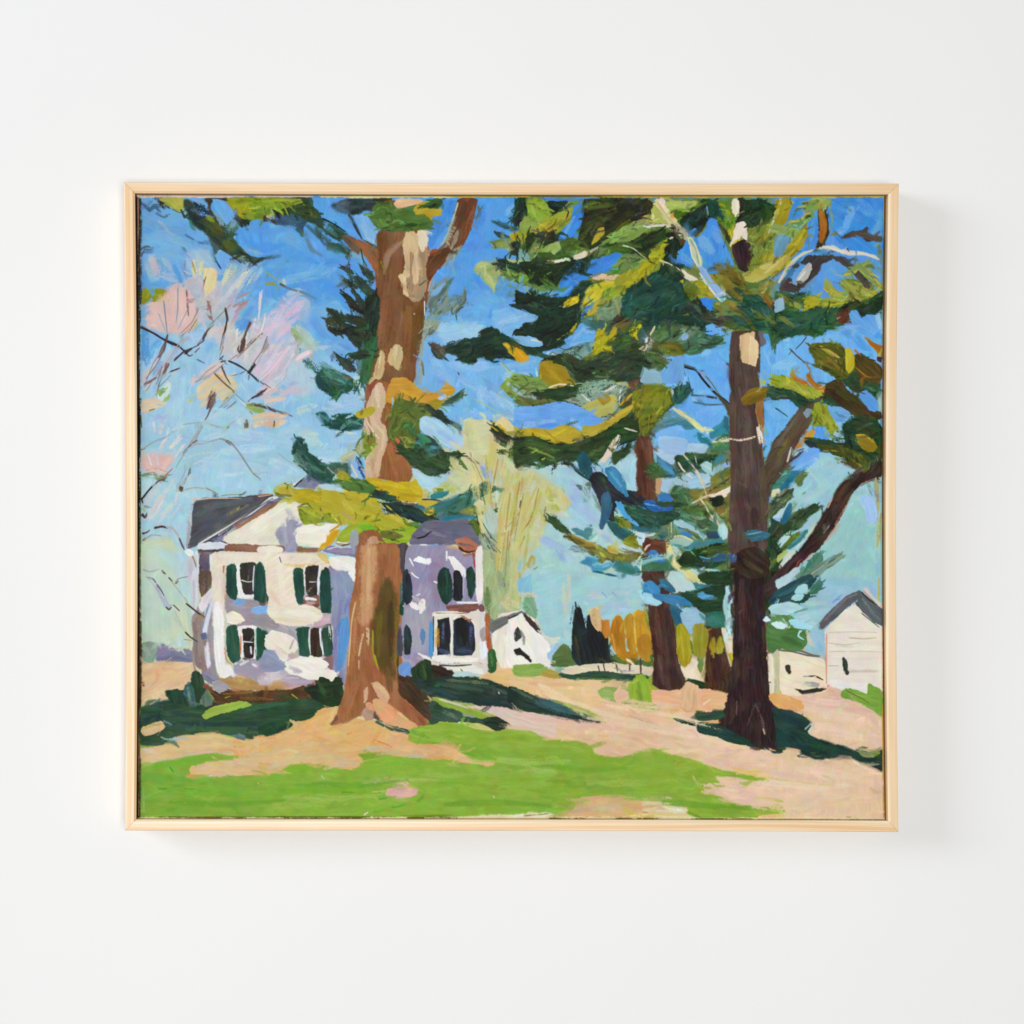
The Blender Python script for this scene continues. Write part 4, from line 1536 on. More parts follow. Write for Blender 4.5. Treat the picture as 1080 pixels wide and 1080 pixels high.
P 2f5064 39 90 42 89 46 94 44 96
Q 86a08c 36 66 48 64 52 58 56 52 62 50 76 54 84 58 84 68 78 80 70 82 62 80 54 74 48 70
W 9cb4a0 4 42 68 50 64
W 6a8c78 5 62 60 76 62
W 94b0a0 3 60 54 70 56
D b4c8bc 2 56 58 64 54
Q 5f9ccc 62 52 70 52 76 54 66 53
P e4dcd4 69 60 74 58 80 55 82 55 79 58 74 60
S e4dcd4 1.6 84 58 85 66 84 70
S ece4d8 1.4 52 62 56 66 60 69
P a8ac5c 52 73 60 70 66 68 70 66 72 76 70 80 64 80 58 76
P 9c801c 66 68 70 64 74 62 76 66 74 70 71 72
P c8b460 74 62 78 64 80 70 76 76 72 77 72 72
W b4a860 2 70 78 80 72
W a4ccdc 3 66 84 74 82
S c8a428 1.8 85 71 90 66 94 62
P c8a030 76 86 80 80 86 76 92 74 92 78 86 82 80 85
W c8c8a0 2 86 78 94 73
P b8a024 96 68 104 68 100 74 95 77
W 7a8a48 3 78 82 84 76
P 4a4028 90 70 96 66 95 76 92 72
P d4c868 80 52 82 48 86 46 87 54 84 54
S b8c88c 1 84 46 87 42
P 8a9c3c 76 52 82 48 82 52 78 53
P 6a9cdc 86 47 90 47 91 53 88 56 85 54
P d4b8a4 91 52 94 50 96 52 94 54 92 54
P 6a4a40 90 48 100 46 104 50 98 54 96 58 92 58
P 8a6450 90 36 92 34 96 36 99 38 94 38
W 5a5030 4 86 42 98 42
P 4a7838 62 44 68 43 70 45 64 47
S c4d4c4 1.2 67 45 69 44
S b0b890 1.2 100 46 103 46
P 7a7c1c 96 60 108 60 110 96 100 84 96 78
W 8a8c20 5 104 64 102 80
P b4a430 -2 90 6 91 14 92 24 94 34 91 39 89 42 92 46 98 54 100 52 103 44 102 36 108 20 108 10 96 -2 94
W d0bc34 3 2 92 14 94 24 97
W c8b830 2 20 96 32 98 37 90
W a07f20 3 34 98 42 102
P 8c8a34 -2 94 8 94 12 98 4 100 -2 100
S c8cc98 1.4 0 101 4 103
P 2c3a2c -2 100 14 98 24 104 36 112 -2 112
D 5a7c78 2 20 106 26 102
P 4a4a20 30 100 38 97 42 104 34 104
P a8a038 52 86 56 88 64 87 72 88 66 94 60 98 54 98 51 94
W c0b85c 2 68 86 76 85
P 26362a 62 98 70 90 82 84 92 82 98 86 100 100 92 108 40 108 48 104 58 102
W 3a4a2c 4 80 88 92 84
W 7c8034 2 78 98 86 92
P d8c8b4 75 108 80 102 84 98 86 98 84 104 78 110
S e4dcd0 1.6 89 92 94 92 99 93
D c4ccb8 1 87 88 89 89
P 7cacc8 84 106 92 104 98 102 98 110 82 110
P 5c3a30 98 100 104 98 110 100 110 110 98 110
W 5f7c5c 3 66 106 74 104
T 683 338
R 6cb0ee 0 0 108 0 108 108 0 108
W 84bcf0 8 40 24 56 26
W 60a8ee 8 52 40 66 50
W 7cb8ee 8 48 76 62 74
W 88c0f0 8 40 66 50 60
W 8cc0ec 6 100 26 106 40
W 5ca4ec 3 98 36 100 42
W 7cb8ec 6 100 70 106 80
W 68b0ee 6 100 88 106 94
W 80b8ec 7 12 96 30 92
P 274238 -2 -2 50 -2 52 2 48 4 49 9 40 12 30 10 18 8 8 10 0 14
P 22303a 6 0 20 0 16 4 8 4
S c4c028 1.6 20 2 24 0
W 1f2a1c 3 28 2 38 3 46 6
P 3a4438 46 -2 108 -2 108 2 90 6 76 6 64 5 56 3
P 4f7438 78 2 108 2 110 14 104 14 98 10 90 8 84 9 72 8 64 8
W 4a7c44 4 92 8 108 8
D a09030 2 64 6 74 9 84 8
P 527044 2 12 14 6 26 4 36 6 46 10 48 11 42 14 34 20 22 20 10 18 4 16
W 7a8c84 3 28 8 38 10
W 446a54 4 16 12 28 12
P 8ab8e0 28 14 31 11 34 12 34 15 30 17
W 7fa0a0 2 32 12 40 11
P 446a50 30 20 36 16 42 11 48 11 52 13 60 13 64 15 62 19 56 21 54 24 48 24 44 28 36 29 30 26
W 30503c 4 48 14 60 16
D 30503c 4 50 22 60 20
P 5a5c24 4 20 14 18 26 19 30 22 32 27 24 30 14 30 6 26
W 7a6c24 3 10 22 22 22
W 8a8a28 2 20 28 30 30
S e4dcb4 1.4 6 5 4 9 0 15
S c8c868 1 2 14 0 20
P 4a6440 -2 24 10 28 16 34 20 38 18 42 10 43 0 46
W 6a7a38 3 8 36 18 38
W 6f6450 3 10 30 17 33
W 788c88 3 12 29 24 31
P 7a9890 -2 44 8 42 14 44 9 52 2 55 -2 56
W a4bcc0 2 10 46 18 42
W b8b06c 2 10 48 8 53
D b09c4c 1.4 10 52 18 55
P 7cbcf0 12 48 18 43 28 38 32 44 35 50 34 54 26 56 20 55 12 54
W a8c8d4 2 16 46 24 42
P 707a20 -2 56 8 54 14 56 20 57 20 66 16 72 10 76 -2 78
W 8a8c28 5 2 64 14 62
W 5a6420 4 2 58 14 57
P 2a5a58 12 70 18 66 22 62 21 58 26 56 34 54 36 58 36 62 32 66 28 70 20 72 14 76
P 4f5a24 24 58 30 56 28 62 24 66
W 8ab0c8 2 20 58 22 66 20 72
S a8c0bc 1.4 21 59 22 66
D 2c3c54 2 33 52 36 58
P 6c7026 -2 74 8 75 14 77 13 82 12 88 6 92 0 98 -2 98
P 5a5c24 -2 84 8 88 4 96 -2 100
W 6a4c28 1.4 10 86 20 81
Q 548898 14 78 22 76 26 80 20 84 12 86
P 4a8090 4 92 12 86 24 82 34 84 38 88 40 91 32 92 28 88 18 90 8 94 4 97
W 6a98a0 2 12 88 24 86
P d4d4a0 21 74 26 75 34 80 42 86 46 90 48 94 45 94 40 90 34 85 28 80
S e0dc9c 2.4 32 80 40 87 46 93
W e8d8c0 2 49 91 51 96
P 2c7888 42 95 46 96 52 101 55 106 48 106 44 102
P 3a88a0 52 96 56 90 62 86 66 80 69 84 70 94 66 98 60 98 54 100
W 2a5f6c 4 66 82 68 94
P 4a7c60 54 106 60 98 68 96 72 100 72 108 54 110
W 4f7c3c 3 58 106 66 100
P 53443e 71 12 78 11 92 8 95 18 93 34 92 50 96 66 98 76 97 94 94 108 70 110 70 94 71 78 70 68 71 50 71 34
P 5a3c24 70 44 71 32 72 50 71 68 70 60
W 423234 5 76 14 74 44
W 5c4c46 5 84 78 84 106
W 483840 4 91 74 92 96
W 4a3a34 5 76 50 76 70
P 9a6438 92 68 96 66 98 76 98 88 96 96 93 92
P d8b88c 79 14 83 10 88 8 92 9 92 20 90 30 86 38 84 40 80 36 81 26
W c8a078 2 82 16 83 36
P e4c898 87 20 92 18 94 24 93 38 90 41 87 36
P e8e4d4 86 42 90 40 91 48 90 52 87 50
W b8a890 2 84 42 84 50
P c49c80 81 46 83 42 85 50 84 58 81 60
P 6a6068 94 10 97 10 100 14 99 20 95 22
P 7a5c20 79 64 84 60 90 57 98 56 104 57 103 62 98 66 90 70 82 71
W 8f7020 3 82 66 96 60
P 2f5448 98 68 102 60 108 57 112 56 112 64 104 66
P c4bc2c 92 48 96 49 100 52 98 54 93 53
S b8b030 1.6 103 52 104 55
P a8a42c 106 49 110 48 110 55 106 53
W 5a9cec 3 104 30 106 38
P 3a7034 103 18 108 15 108 24 104 20
P 5aa0e8 98 12 103 12 104 18 100 17
W a4b03c 2 98 90 100 94
S 24201f 2 20 34 28 38 34 40 41 42 46 49 52 56 58 62 66 68 72 73 77 76
S 5a5444 1.2 21 34 30 37 40 40
W 8fa0a8 2 44 43 52 50 57 58
S 6a7068 1.2 49 47 54 53 60 62
P 4a4434 58 62 64 66 70 72 77 76 71 79 71 83 68 80 66 74
S 90988c 1 70 71 77 76
S 3a2c24 1 29 31 30 38
S 4a5a70 .8 30 40 32 47
S 4a5a6c 1.8 37 63 50 64 58 65
S 4f6c88 1.6 39 69 50 71 63 71
D 2a2c2c 1.6 50 64 58 66
W 8a8c34 1.6 69 78 70 92
S c8c48c 1 69 84 71 96
P b09c80 92 91 97 89 98 96 99 104 96 108 93 100
S d8c89c 1.8 62 102 70 101 78 100 88 99 94 97
S e4dcb8 1 64 101 78 99 90 98
W b8c88c 2 55 102 62 98
S d8d0b0 1 90 106 92 101
S 6a6c3c 2 26 104 30 107
W a0ccd8 3 5 98 6 108
P 6a3c28 -2 100 2 100 2 110 -2 110
W 3a6c60 3 4 97 3 106
W a8c4dc 1.4 8 101 20 102 28 108
W 4a4438 4 106 104 108 108
T 818 338
R 76b8f0 0 0 91 0 91 108 0 108
W 8cc4ee 8 0 38 16 36
W 94c8f0 6 4 14 10 16
W 84bcec 8 38 18 52 14
W 5a9cd8 7 56 8 66 14
W 4a98e8 8 76 6 88 14
W 78b8ec 5 66 10 74 20
W 4f9ce8 7 70 18 80 28
W 74b4ec 5 50 18 60 24
P 2f5a3a -2 -2 60 -2 56 4 46 8 40 12 32 14 28 12 20 12 12 12 4 16 -2 20
P 7a8434 -2 -2 18 -2 14 5 6 6
W 4a7434 4 16 2 38 2
D 2f5434 3 20 10 30 12
S 94a038 1 39 2 41 0
P 6a4c38 53 -2 61 -2 60 2 54 3
S 3a4048 1 26 14 22 19 17 24
S 4a5a70 .8 14 25 11 29
S 5a5448 1.4 12 24 18 30 24 35
W 5a7080 2 24 35 28 36
S 8a8460 1.4 26 36 28 41
D 8aa0a8 1.2 28 42 30 46
P 4a4a1f 28 24 31 21 36 19 44 21 52 22 54 20 58 26 60 34 66 30 72 28 78 32 88 38 90 44 86 46 88 54 84 60 82 64 78 62 76 66 68 60 58 54 50 48 42 42 34 38 33 33
W 5a6424 5 32 24 40 36 48 40
W 3c4420 5 36 34 46 42 56 50
P 7a8024 40 22 46 18 54 20 58 26 60 34 56 36 50 30
P a08c2c 33 22 38 20 46 24 52 29 55 32 50 34 44 29 38 26
S c8ac38 1.2 34 21 42 24 50 30
D d4b44c 1.6 44 26 52 32
S 8c7450 2 44 32 50 37 56 42
S 5a4030 1.4 46 36 54 42 60 45
P c0b028 60 24 63 24 66 32 67 37 65 42 62 42 60 34 59 28
S d8cc3c 1 60 26 62 38
W a09c24 3 64 44 66 40
P 4f4420 66 30 70 28 78 33 84 36 90 42 86 46 76 44 68 40
S b4682c 1.4 67 25 70 28 74 30
S c07c28 2 70 42 76 46 84 48
W 645430 4 80 44 86 40
W 7a6828 2 80 42 84 44
P b0762c 75 14 78 15 84 20 88 21 91 26 91 32 86 26 80 20
W 8a5c24 2 84 22 90 29
W a08c30 2 86 27 88 32
P 4a3438 86 31 90 31 89 35 86 34
P 2f4a30 56 48 70 48 80 54 88 54 86 64 82 66 76 64 64 58 58 54
W 4a4a28 4 74 52 86 50
W 3a3a24 4 62 56 74 60
P 5a4444 45 56 50 50 54 50 58 54 60 62 56 64 50 62
W 6a5458 3 50 56 56 58
P 74603a 46 60 50 58 49 62 47 63
P 2c4c40 40 60 46 62 50 64 54 68 50 72 42 70 38 66
P 3c4420 50 64 58 64 66 62 72 62 74 68 82 76 88 78 90 82 84 84 74 84 68 82 62 76 54 72 50 70
W 55301f 1.4 56 64 63 68
W 5a4424 3 72 60 70 66
W 2c3a24 4 66 74 78 80
P 2f5444 58 62 62 60 60 64
P 5a9ce0 71 64 75 59 80 62 85 68 87 74 85 77 80 74 74 70
W 3f6ea0 2 78 70 85 76
P 98b8b8 84 64 90 60 91 74 87 76
W b4c8c0 2 88 66 89 72
P 4f96d8 44 75 50 73 56 76 60 80 56 85 52 85 46 80
D 2c4a50 3 52 80 60 80
P 84c0ec 60 84 64 80 69 83 64 88 58 94 54 92
W 6ca8d4 3 56 94 64 86
P 2f5444 -2 56 6 57 16 60 24 65 30 68 24 72 18 72 12 66 4 64 -2 64
W 3f6a40 4 10 60 26 66
P 8a9824 -2 48 6 47 14 50 22 52 30 56 37 60 39 62 38 64 34 66 30 68 24 66 18 62 8 58 0 56
W b4b850 4 6 54 16 55 26 58 34 62
W a4ac34 3 0 50 8 50
W 7a9434 3 20 62 32 64
S a8b0a4 1.2 18 60 22 60
P b0682c 12 46 14 44 18 48 22 50 26 52 30 57 27 58 20 54 14 50
W c87c2c 1.4 14 50 24 57
P a06c28 26 46 28 45 33 52 40 55 45 57 45 60 40 61 34 58 30 54 27 50
S c89834 1.4 36 60 42 60 45 57
W 3a5450 2 36 52 42 53
P 2c4c40 18 68 22 68 24 72 22 76 18 72
S 2f5040 1.2 0 74 6 78 10 81
S a8d0e4 1.6 20 70 24 72
P 54463e 38 62 39 66 34 72 32 78 30 84 22 92 12 100 8 110 -6 110 0 100 10 88 18 78 28 69
W 6a5c54 2 30 72 18 84 6 100
W 453a34 2 28 78 16 90
S 8a8034 1 28 68 36 63
P 7a9cac 26 78 30 74 31 76 28 80 24 82
W 6a6024 3 14 98 12 100
W 5a4a28 4 6 104 18 92 28 86
P 9ab8bc 22 92 28 88 26 94 18 104 14 110 10 108
W b4ccd0 2 24 92 16 104
P c08c3c 24 98 30 92 33 92 28 100 22 106 18 108
P d4b034 28 98 33 95 32 100 28 102
S c46428 1.4 24 97 29 94
W 4a5a3c 3 32 92 34 84
P 92a030 34 72 38 69 42 72 45 75 44 80 48 82 50 86 50 92 48 96 46 98 44 92 40 89 36 88 32 90 32 82 32 76
W 7a9030 3 36 74 42 78
W b4b040 4 36 84 44 84 48 90
W a8a848 3 46 84 48 94
S c4bc44 1.2 51 88 53 91 51 95
P 5aa0ea 34 90 38 88 43 90 46 98 44 102 36 102 32 98
P a4d0e0 46 98 52 94 58 97 60 102 52 103 46 103
W 8cbce0 3 52 96 58 92
P 2a3a40 24 102 30 100 38 102 46 102 54 104 60 108 44 110 30 108
W 24303c 3 26 102 40 106
P 2a4c38 60 90 66 84 74 82 82 84 90 90 91 108 78 110 62 108 60 104 58 98
W 3c4a24 4 74 86 84 84
W 24402c 5 66 92 80 92
P 6c7024 70 94 78 92 86 96 88 104 80 106 72 102
P a8801f 68 96 74 96 80 98 82 104 84 110 76 110 70 102
S d4a830 1.2 68 97 76 98 81 102
W 3a2c1c 2 76 104 80 102
S c8c0a0 1.4 69 81 73 81
P 6a9cc8 88 84 90 83 90 88 88 87
S 9a8444 1.2 91 0 91 108
T 143 473
R a8cfe0 2 0 108 0 108 108 2 108
W b4d4e4 8 60 10 80 14 100 20
W a4cce4 8 66 30 90 32 108 30
W b0d0e0 7 56 20 70 4
W c4dce4 3 76 22 84 22 96 17
W a0ccd4 6 66 36 100 38
W a4d0dc 6 94 20 106 34
W 9cc8dc 5 30 60 40 46 44 40
W b0d0e0 6 34 70 40 60
W b8d4e4 5 36 84 40 96
B c4d4b8 4 78 30 76 32 84 24 92 18 104 12 108 4 108
W d0d0a4 5 6 90 16 94
W ccd8c0 4 8 82 24 80
W b8d4dc 6 26 90 34 104
W b4d0e0 4 40 92 40 108
W b8d0d8 4 16 74 30 72
B dcb8ac 5 4 18 2 30 4 32 8 28 18 24 22 14 22 6 22
W e4bcac 3 8 18 14 10 24 8
W dcb4a8 3 14 20 28 12
S dcc8c4 1.2 14 14 12 4
W d8c8c8 1.4 18 8 22 2
W b4c8e0 2 10 3 16 1
W a8b8e0 1.4 11 16 16 15
D 8a3c34 1 8 20 14 20
P 6f8858 6 23 14 22 24 22 27 22 24 27 18 26 10 25
W 8aa070 2 8 25 18 24
P b4d4dc 6 28 10 26 16 28 14 32 8 38 5 40
S 2a2020 1.4 5 43 9 38 13 33 19 28
S b06a5c 1 19 29 24 24 27 21 30 18
S 4a3430 1 5 1 8 0
W c8c8cc 4 8 46 22 30
W ccccd0 3 12 52 26 36
W c8d0c8 3 16 44 32 30
D d8c4c0 2 6 60 24 42
W d4ccc8 3 10 60 20 52
W ccd0cc 3 22 56 34 44
D c8d0d0 2 34 44 38 32
S 3a2824 1.4 5 42 6 46
S 6a4a3c 1.8 5 56 8 58 10 54
S b8b040 1.2 6 51 8 53
S 3a2a24 1.8 16 67 21 66 25 66
S 4a3430 1.8 6 72 11 70
S b4aaa8 .9 26 67 31 67 35 71 37 76
S 6a5450 1.4 37 76 39 81 41 85
D 5a4440 2 5 80 8 76
S 9a9c9c .9 8 77 14 73 22 74
D 8a8478 2 8 49 13 50
S 8c9ca4 1 44 1 40 6 34 16
S 5a4e50 1 43 0 40 4
W d0ccc8 2 36 13 42 3
W d4cccc 1.6 42 8 50 5 66 3
W d0d0cc 1.4 48 14 58 9
S 8c9ca0 1.4 46 15 46 19 43 24 41 30
W 9cacac 2 41 26 38 34
S 5a4840 1 46 18 46 21
P 4a3830 36 33 38 32 40 34 40 36 37 36
S a0a0a0 1 41 35 50 33 58 34
S 8c8480 1 60 34 65 36 70 39
S b8c8cc .9 40 37 50 35 60 36
W c8c8c4 2 42 28 52 21
S 8f9c9c 1 84 0 88 4 93 12 98 19 103 24 106 27
S b4b4b4 .8 98 19 108 21
S 8c9c80 1 72 40 80 39 90 39
W c8c0bc 3 48 44 50 42 56 42
D a8a0a8 2 45 60 44 72 43 82
S b0a8b0 1.6 46 58 45 70 43 82
S d8d8d8 1.2 47 52 46 62
P 4a4c54 50 46 54 43 60 42 80 41.5 110 39 110 48 104 53 96 58 86 64 72 72 60 78 52 82 44 84 46 76 48 64 48 54
W 585c68 6 56 50 80 48 100 44
W 484a56 8 56 60 74 60
W 5a5c68 4 50 74 60 70
W 3a3c44 2 60 44 90 42 108 41
S 3a3430 1.6 51 46 56 43
S 2f2c34 1.2 49 52 48 64
S d0c0a8 .8 50 45 60 42 84 42
D 6f6848 3 80 58 90 52 98 48
W 6a6440 3 84 56 88 54
S 8a8c28 1.4 86 53 88 51
W 6a6258 3 58 74 70 68 80 62
S c08040 1.2 51 78 54 77
S 8c7c74 1 52 80 60 74 70 68 82 62 94 54
W 9a8c84 2 46 82 50 80
P dcd8d4 54 81 60 76 66 72 76 66 84 62 86 63 76 70 68 75 60 80 55 82
P 4a4650 54 81 62 76 72 70 80 65 84 64 76 72 66 79
P 8880a0 66 78 74 74 82 68 90 62 92 64 84 69 76 75 70 79
S c8c4d0 1.4 70 73 80 66
S e8e8ec 1.4 88 60 96 56 104 50 110 46
S 5f5c6c 1.2 90 60 98 56 108 49
P 8c5c44 84 64 92 60 100 55 110 49 110 53 104 57 96 61 88 66 86 67
W a0704c 1.4 92 62 104 54
P e0dcc8 75 74 80 70 88 66 96 61 104 56 112 52 112 82 104 81 90 82 80 81 76 79
W ece8d4 6 84 76 100 68
W e8e4d0 4 90 64 106 58
W d8d4c0 4 84 80 104 80
P 8c6450 76 81 84 81 100 82 110 81 110 88 96 87 82 88 76 86
W 9a6c54 2 78 83 100 83
W a87c60 1.4 84 87 100 87
P e4d8c8 103 84 110 83 110 89 103 87
P dce0e4 53 81 62 80 72 79 77 81 78 84 70 84 60 83 53 84
P 4a4844 54 84 64 84 72 84 75 86 68 88 58 88 53 87
S 5c3a30 1.2 72 78 77 80
W 7a6058 2 54 88 66 89
P 7a706c 58 88 62 88 62 92 56 92
P 6a5a68 54 90 62 90 62 108 54 108
D 5a4c64 4 58 92 58 104
D 4a3c3c 3 55 100 55 108
D b06a34 1 56 102 57 108
P d8dce0 51 88 53 90 53 110 49 110
P c8c8d0 43 92 48 90 51 92 52 110 44 110
P e8ecec 42 86 46 85 49 89 46 91 43 90
S 8a7464 1.2 48 91 50 96 51 100
W b8b8c0 3 46 94 47 108
P e8e8e4 63 90 65 90 66 94 65 110 64 110 63 100
P e4dccc 66 92 72 88 84 87 110 88 110 110 65 110
P e4d8cc 70 89 110 90 110 95 100 96 72 96
W e8dcd0 4 74 91 106 92
W d8c4b0 2 74 96 90 95
W e0c8b8 4 70 98 71 108
W dcd4d4 2 92 94 106 95
W c8a898 2 74 100 74 108
S b07060 1.2 75 99 74 104
P 1f4038 77 102 78 99 81 98 84 100 85 104 85 110 77 110
S c89868 1 86 101 87 108
P 34343c 88 98 92 97 96 98 100 97 99 102 98 110 87 110
D 8a8894 1 93 100 95 108
P 1f4038 100 102 102 99 105 97 108 98 110 100 110 110 100 110
S a4b4c0 1 99 100 98 108
S 9c9c9c .8 6 102 12 104 20 102
S a89070 1 18 103 24 106
D 6a4a44 1.6 22 103 25 106
D 7a7444 1.4 4 20 4 108
T 278 473
R a8d0e0 0 0 108 0 108 108 0 108
W b4d4e0 8 4 10 30 22
W a0cce0 8 44 4 70 6
W b4d8e4 6 40 10 60 10
W b8dce0 3 50 10 62 12
W c4d0b8 3 14 24 30 26
W b8c8b8 3 10 24 12 32
W 9cc8e4 8 6 32 20 16
S 9cacac .8 12 4 20 10 28 14
P 2a4c44 24 2 26 -2 36 -2 38 4 44 8 52 14 58 18 60 22 58 26 58 30 52 30 44 29 38 22 32 16 26 8
W 6a9484 4 26 6 30 14 38 18
W 8cb0a0 2 28 12 36 18
W 4f7c6c 3 32 10 44 18 52 20
W 1f3c34 4 36 4 50 18
W 2a4048 4 42 26 54 27
P 3a5a4c 54 14 62 12 68 12 74 12 74 20 70 26 62 22 58 18
W 5a7868 3 60 18 68 18
D 1f2a2c 5 74 14 84 20 80 28
P 8cbce4 76 6 84 8 86 18 86 26 80 28 74 20 74 14
D 22303c 4 78 8 84 18
D 2a4c74 3 80 16 86 28
S d8d4b4 1.6 74 14 78 22 80 28
W 6ab0e8 1.4 82 8 85 16
P b0b898 64 8 70 4 76 2 78 6 74 10 68 12
W c4c8a0 2 66 8 76 4
P 6f8a38 78 0 92 0 92 4 86 7 80 5
P a4b080 78 -2 84 -2 82 4 79 3
P 9c9a2c 62 22 66 19 70 21 74 26 70 28 64 26
W b0ac2c 2 64 22 70 26
S d8d0bc .8 54 16 58 20 60 21
P 7c7c94 27 32 34 26 37 22 42 26 47 30 46 34 40 34 34 33
S 1c1a20 2.2 26 32 30 28 34 25
S e8e8f0 1.2 25 31 30 27 36 21
W 8a88a8 3 36 28 40 32
P 4f6a34 58 28 66 25 76 27 84 30 86 34 80 38 70 36 62 31
W 6a8438 3 66 28 82 34
W 385828 3 70 30 78 34
P bcd4dc 45 32 50 30 58 31 65 32 66 35 60 37 50 36 44 34
W a4c4d4 2 50 33 62 34
S d8c85c 1.6 67 35 72 37 76 39
P 4a4c54 -2 41 4 39 8 40 6 44 -2 47
S a06a4c 1.2 -2 39 4 39 8 39
P e4e4e8 -2 46 6 42 12 40 10 43 0 49
P 5f5a74 -2 48 8 44 14 42 17 43 10 46 2 50 -2 52
P 96704f -2 51 8 47 16 44 20 43 12 48 4 53 -2 55
W 8880a0 2 8 44 16 44
P e0dcd0 -2 56 6 52 14 47 20 43 24 44 28 46 33 49 38 50 32 54 34 60 36 66 30 72 28 82 16 82 -2 82
W ece8dc 6 6 56 20 48
W ece4d4 5 2 66 14 60
W e4d8cc 4 22 50 24 56
W e8e0d4 6 2 76 18 74
P 9a98b0 18 60 24 60 26 64 32 64 30 68 26 68 26 74 28 80 28 88 18 87 16 82 20 78 18 72 12 70 9 68 12 66 18 66
W a8a4b8 3 22 60 24 84
D b4b0bc 2 10 68 20 67
W d8d4d4 3 26 56 32 62
P ab9c24 8 36 12 31 18 29 22 32 26 34 34 34 40 34 44 36 56 36 66 37 70 40 76 38 82 36 88 36 92 40 98 46 100 52 98 60 92 64 80 64 68 60 60 58 50 52 40 48 30 46 22 42 14 41
W c0b868 4 10 32 20 30 24 38
W b4a83c 4 12 36 24 42
W c4a824 4 28 36 40 40 46 42
W a89a20 3 34 46 46 48
W 94942c 4 48 38 62 42
W c4b438 3 44 44 60 50
W c8bc58 3 50 46 62 56
P b4b030 64 50 70 42 76 40 84 48 86 56 88 64 80 66 70 64 62 62
W c4c060 5 68 46 76 52
W b8a424 5 80 40 94 44
W a4a82c 6 88 52 96 60
W d0c040 2 64 38 76 40
S 8a9430 1.6 9 37 14 41 22 43
P 8f9a2c 29 51 32 49 40 49 50 49 58 52 62 58 62 63 54 62 44 63 35 64 31 59
W a0a43c 4 34 52 50 56
W 7f9430 3 32 58 50 61
W b4b04c 2 38 54 52 60
S d8d058 1.6 58 56 62 61
P 94a82c 66 70 74 64 84 64 92 66 97 70 88 73 80 74 72 77 64 79 61 78
W a8bc30 3 66 76 80 68
P 74b82c 82 66 88 64 94 67 96 69 88 71 80 73
W b0a870 3 62 64 72 62
P 8fa428 92 58 100 55 112 58 112 72 104 71 97 69 94 66
W 7a9028 4 98 64 110 68
P c0a028 86 28 94 25 104 28 112 30 112 38 104 36 98 34 92 34 88 32
W d0b42c 2 88 27 106 32
P 2a4638 90 36 96 35 104 38 112 40 112 44 100 42 92 39
P 2a4638 102 46 108 46 112 50 112 54 106 50
S a8a44c 1.6 98 44 106 50 112 56
W c4b848 2 104 52 110 55
P b4886c 86 22 88 10 92 4 96 0 104 -2 104 6 100 16 97 26 92 25 87 25
W d8b898 2.4 98 14 103 0
W c49c80 3 90 22 94 8
P 945c38 104 -2 112 -2 112 30 104 27 97 25 100 14
W a8683c 4 104 20 108 6
P 94603c 80 73 86 72 92 70 97 68 98 76 104 78 112 78 112 110 80 110
P 8a5c3c 80 74 86 72 88 90 86 110 80 110
P bc9478 88 78 94 74 97 78 97 96 96 110 86 110 88 94
W c8a084 2 92 82 92 106
W a86c40 6 102 84 102 106
S 7898b0 1.6 90 73 91 75
D 6a8ca0 1.6 88 88 88 100
P 3c4a2c 97 70 104 70 112 72 112 78 104 76 97 74
P 9c8c2c 100 78 106 76 110 80 106 84 101 82
P ece8dc 28 72 32 67 40 65 52 64 60 64 64 66 58 74 54 80 48 84 38 82 28 81
W f0ece4 4 32 70 54 67
W e4dcc8 3 30 80 46 81
P a89a7c 60 79 68 79 74 79 72 82 64 82
S f0ece4 1.4 62 79 72 80
P d4a424 45 73 50 71 54 74 58 70 64 69 62 74 58 80 50 85 46 86 48 82 52 77
S c89c28 2 56 70 62 66 66 63
S d8b83c 1 46 86 52 82
P 8c6450 29 83 38 84 46 84 48 86 40 88 29 88
P 8c6450 -2 84 6 82 16 83 16 88 4 89 -2 88
S 3a2c28 1.4 -2 82 10 82
P e8e0d0 -2 83 6 83 14 84 16 86 6 87 -2 87
P 8880a0 50 86 56 82 66 84 74 84 80 82 80 94 74 91 64 90 54 88
W 9a90a8 3 56 86 74 88
S c8c4d0 1.2 54 85 62 83 66 84
S 4a3c34 1 66 82 74 80
W 94a4b4 3 76 76 76 88
P e4dcc8 -2 90 16 88 40 88 50 90 56 94 60 100 64 110 -2 110
P e4d4b4 18 96 30 95 46 96 44 99 28 100 19 99
W ece4d4 5 4 96 10 106
W e8dcc4 4 20 90 44 91
P d4b878 45 88 52 89 54 93 55 97 50 95
W a8a8b4 2 13 90 14 96
P ece8e0 56 92 66 91 74 91 80 95 80 110 72 107 62 102 56 96
W f4f0e8 3 62 94 76 102
S e8e8ec 1.4 58 92 70 92 78 94
P 8c8ca4 50 98 56 99 62 104 70 108 64 110 54 110
P 1f4440 26 104 28 101 32 102 34 106 34 110 25 110
P 34343c 37 102 40 101 46 101 46 110 36 110
S f0ece4 1 35 102 36 108
P 1f4440 48 104 51 101 54 102 55 108 54 110 48 110
S e8e0e0 1.4 48 102 47 108
P 1f4440 -2 104 1 105 1 110 -2 110
W d8a898 1.4 3 100 2 108
T 413 473
R c6c898 0 0 108 0 108 108 0 108
B d0d0a4 48 14 62 10 78 6 84 20 76 30 60 36 48 24
W c8c890 5 64 14 76 28
W d4d4a8 6 62 4 90 4
W ccc48c 5 86 4 96 20
W d4d0a4 6 100 14 108 24
W bcc48c 4 62 20 52 24
W b8a870 .9 66 10 74 26
W b8a464 1.2 72 8 78 26
W c4c478 3 100 40 106 60
W c8c070 3 94 44 100 64
W c0a864 2 94 10 93 24
S a8884c .9 96 12 94 22
W c8ac6c 3 100 30 106 36
S e0dcb4 1.2 97 30 101 34
